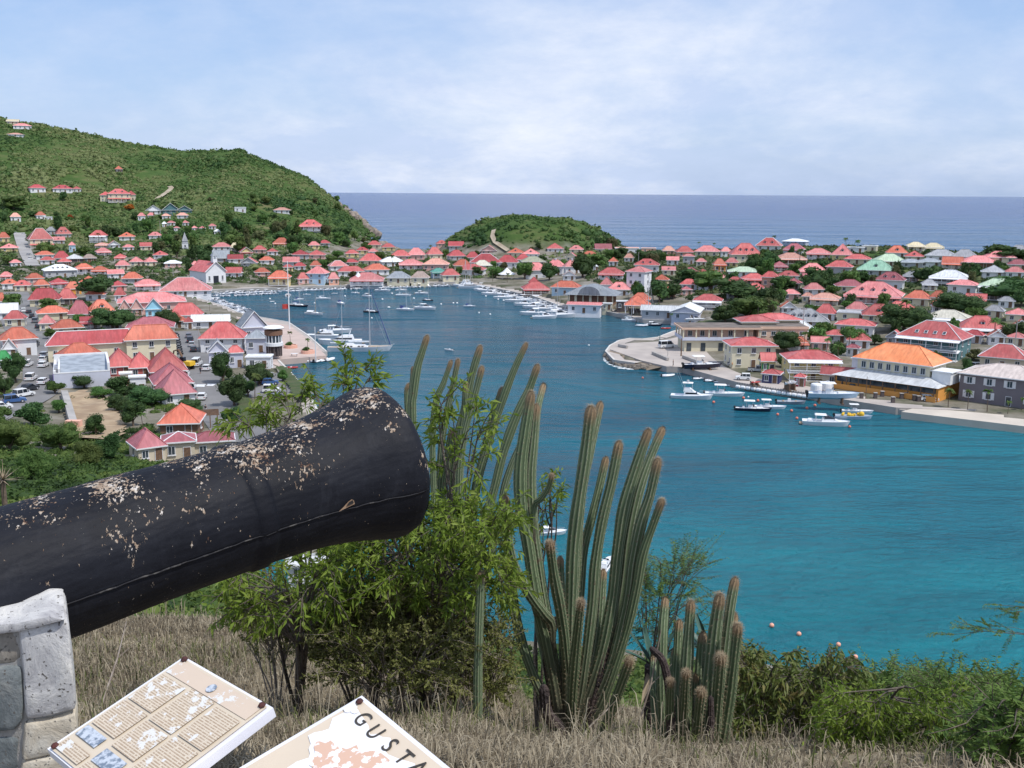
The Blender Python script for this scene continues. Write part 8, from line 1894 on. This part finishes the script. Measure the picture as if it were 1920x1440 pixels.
tg = [P(RND(1390, 1605), 1228+abs(RND(-1, 1))*135, g0.y+RND(-.5, .6)) for _ in range(110)]
shrub('small_tree', 'small tree with drooping russet leaves right of the cacti', 'tree', g0, tg, .055, .017, 12, LR, 40, droop=.5, twigs=6, tl=.14, r0=.018, ltw=.75)
g0 = gbase(1650, 4.9)
tg = [P(RND(1545, 1800), 1300+abs(RND(-1, 1))*110, g0.y+RND(-.6, .6)) for _ in range(120)]
shrub('small_tree', 'small bright green tree at the bottom right with bare stems', 'tree', g0, tg, .036, .0115, 15, LG, 41, droop=.35, twigs=7, tl=.12, r0=.014, ltw=.75, bow=.5)
for i, (u0, u1, v0, v1, D) in enumerate([(1720, 1870, 1275, 1400, 9), (1830, 1970, 1290, 1430, 8), (1640, 1800, 1275, 1400, 10.5), (1740, 1990, 1330, 1470, 5.8), (1540, 1700, 1290, 1380, 10.5), (1380, 1560, 1310, 1380, 10), (1800, 2010, 1350, 1480, 4.6)]):
    g0 = gbase((u0+u1)/2, D); tg = [P(RND(u0, u1), RND(v0, v1), D+RND(-1, 1)) for _ in range(120)]
    shrub('feathery_shrub', ['feathery green thicket at the water edge low on the right', 'feathery thicket cut by the right edge', 'farther feathery thicket behind the bright green tree', 'nearest feathery thicket in the bottom right corner', 'feathery shrub behind the stems of the bright green tree', 'feathery shrub behind the russet tree', 'feathery sprays in the extreme bottom right corner'][i], 'shrub', g0, tg, .045*D/12+.02, .014*D/12+.006, 26, LF, 50+i, twigs=6, tl=.035*D, r0=.02, fine=True, droop=.15, ltw=.4, bow=.5)
tg = [P(1785, 1190, 4.2), P(1850, 1178, 4.2), P(1880, 1135, 4.3), P(1900, 1150, 4.2), P(1830, 1182, 4.25)]
shrub('acacia_branch', 'thin acacia branch reaching in from the right edge', 'shrub', Vector((P(2300, 1500, 4.2).x, 4.2, H1(P(2300, 1500, 4.2).x, 4.2))), tg, .016, .005, 40, LF, 60, twigs=5, tl=.12, r0=.006, fine=True, droop=.1, ltw=.82)
# agave like rosettes
pm('agave_leaf', (.035, .09, .075), (.07, .14, .11), scale=6, rough=.5); pm('dry_leaf', (.34, .27, .19), (.20, .15, .11), scale=10, rough=.9)
for u, v, D, n, l, lab in [(1225, 1250, 5.9, 14, .42, 'spiky blue green agave right of the big cactus clump'), (1330, 1230, 6.0, 16, .36, 'spiky agave with dried leaves behind the right cactus clump')]:
    p = P(u, v, D); r_ = empty('agave', p, 0, lab, 'agave'); ra = random.Random(int(u))
    hgt = p.z-H1(p.x, D); MB().tube([(0, 0, -hgt-.1), (0, 0, 0)], [.05, .06], 7).build('stalk', M['dead_cactus'], r_)
    for k in range(n):
        a = k*2.4; el = ra.uniform(.15, 1.35); dry = k % 4 == 3; el = -.6 if dry else el; L_ = l*ra.uniform(.7, 1.1)*(0.6 if dry else 1); d = Vector((cos(a)*cos(el), sin(a)*cos(el), sin(el))); s_ = d.cross(Vector((0, 0, 1))).normalized()*.024; up_ = s_.cross(d).normalized()*.010
        vs = []
        for t, w_ in ((0, .8), (.3, 1), (.65, .7), (1, .02)): c = d*L_*t-Vector((0, 0, .12*L_*t*t)); vs += [c-s_*w_+up_*w_, c, c+s_*w_+up_*w_]
        MB().add(vs, [(3*i+j, 3*i+j+1, 3*i+j+4, 3*i+j+3) for i in range(3) for j in range(2)]).build('blade', M['dry_leaf' if dry else 'agave_leaf'], r_)
# spiky dry plant at the left edge
p = P(5, 900, 30); r_ = empty('yucca', p, 0, 'dry spiky rosette at the left edge above the barrel', 'yucca'); hgt = p.z-H1(p.x, 30); MB().tube([(0, 0, -hgt-.3), (0, 0, 0)], [.1, .08], 7).build('trunk', M['trunk'], r_)
mb = MB(); ra = random.Random(4)
for k in range(46): a = ra.uniform(0, 6.3); el = ra.uniform(-.3, 1.3); d = Vector((cos(a)*cos(el), sin(a)*cos(el), sin(el)))*ra.uniform(.4, .75); s_ = d.cross(Vector((.1, 0, 1))).normalized()*.022; mb.add([-s_, s_, d], [(0, 1, 2)])
mb.build('blades', M['dry_leaf'], r_)

# ------------------------------------------------------------------ dry grass on the hilltop
def grass(name, n, seed, mat, label, dlo, dhi, h0, h1, ulo=-400, uhi=2500, cond=None, w=.0028, lean=.9):
    rs = np.random.RandomState(seed); D = dlo+(dhi-dlo)*rs.uniform(0, 1, n)**.8; u = rs.uniform(ulo, uhi, n); x = (u-960)/1933*D*1.02
    k = vnoise(x, D, .38, 5)*.6+vnoise(x, D, .11, 6)*.4; keep = rs.uniform(0, 1, n) < .35+.9*k
    if cond is not None: keep &= cond(u, D)
    x, D, k = x[keep], D[keep], k[keep]; n = len(x); z = HT(x, D); h = rs.uniform(h0, h1, n)*(.5+k)
    a = rs.uniform(0, 2*pi, n)+vnoise(x, D, .5, 8)*5; ln = lean*rs.uniform(.15, 1.3, n); dx = np.cos(a)*ln*h; dy = np.sin(a)*ln*h; sx = -np.sin(a)*w*(D/4)**.5; sy = np.cos(a)*w*(D/4)**.5; hz = h*np.clip(1.15-ln*.55, .25, 1)
    b = np.stack([x, D, z-.01], 1); s = np.stack([sx, sy, 0*sx], 1)*rs.uniform(.6, 1.4, (n, 1)); m1 = b+np.stack([dx*.25, dy*.25, hz*.55], 1); m2 = b+np.stack([dx*.65, dy*.65, hz*.92], 1); tp = b+np.stack([dx*1.1, dy*1.1, hz*.9], 1)
    V = np.stack([b-s, b+s, m1-s*.9, m1+s*.9, m2-s*.6, m2+s*.6, tp], 1).reshape(-1, 3); T = np.array([(0, 1, 3), (0, 3, 2), (2, 3, 5), (2, 5, 4), (4, 5, 6)])[None]+np.arange(n)[:, None, None]*7
    me = fast_mesh(name, V, T.reshape(-1, 3), mat); at = me.attributes.new('tint', 'FLOAT', 'FACE'); at.data.foreach_set('value', np.repeat(rs.uniform(0.1, .9, n), 5).astype(np.float32)); return tag(link(name, me), label, kind='stuff')
GR = folmat('dry_grass', (.125, .10, .07), (.27, .225, .155), (.45, .39, .285), scale=1.6, rnd=0, trans=.3, attr=True); GG = folmat('green_grass', (.05, .06, .02), (.10, .12, .035), (.2, .2, .08), scale=2, rnd=0, trans=.3, attr=True)
NRG = np.random.RandomState(5)
grass('dry_grass', 225000, 1, GR, 'matted dry straw coloured grass on the hilltop', 1.9, 11, .035, .10, cond=lambda u, D: (u < 1560) | (NRG.uniform(0, 1, len(u)) < .35))
grass('tall_dry_grass', 7000, 2, GR, 'taller dry stalks standing above the matted grass', 3.0, 10, .10, .24, uhi=1600, lean=.5, w=.002)
grass('green_grass', 26000, 3, GG, 'green weeds among the dry grass', 3.4, 12, .06, .16, cond=lambda u, D: (vnoise(u, D*200, 260, 4) > .55))
# a few dead sticks
for i, (a, b_) in enumerate([((175, 1290, 4.6), (237, 1165, 5.6)), ((1180, 1330, 5.0), (1240, 1180, 5.2)), ((1060, 1390, 4.6), (1140, 1330, 4.8)), ((1360, 1425, 4.9), (1560, 1400, 5.3))]):
    p, q = P(*a), P(*b_); p.z = H1(p.x, p.y)-.02; r_ = empty('dead_stick', p, 0, ['thin dead stem leaning before the dry slope below the barrel', 'forked dead twig between the two cactus clumps', 'dead twig lying before the big cactus clump', 'long bent dead twig under the russet tree'][i], 'stick'); mb = MB(); m_ = (q-p)*.5+Vector((.03, 0, .05)); mb.tube([(0, 0, 0), m_, q-p], [.006, .005, .002], 5); mb.tube([m_, m_+Vector((.12, .05, .1))], [.003, .001], 4); mb.build('twig', M['bark_pale'], r_)
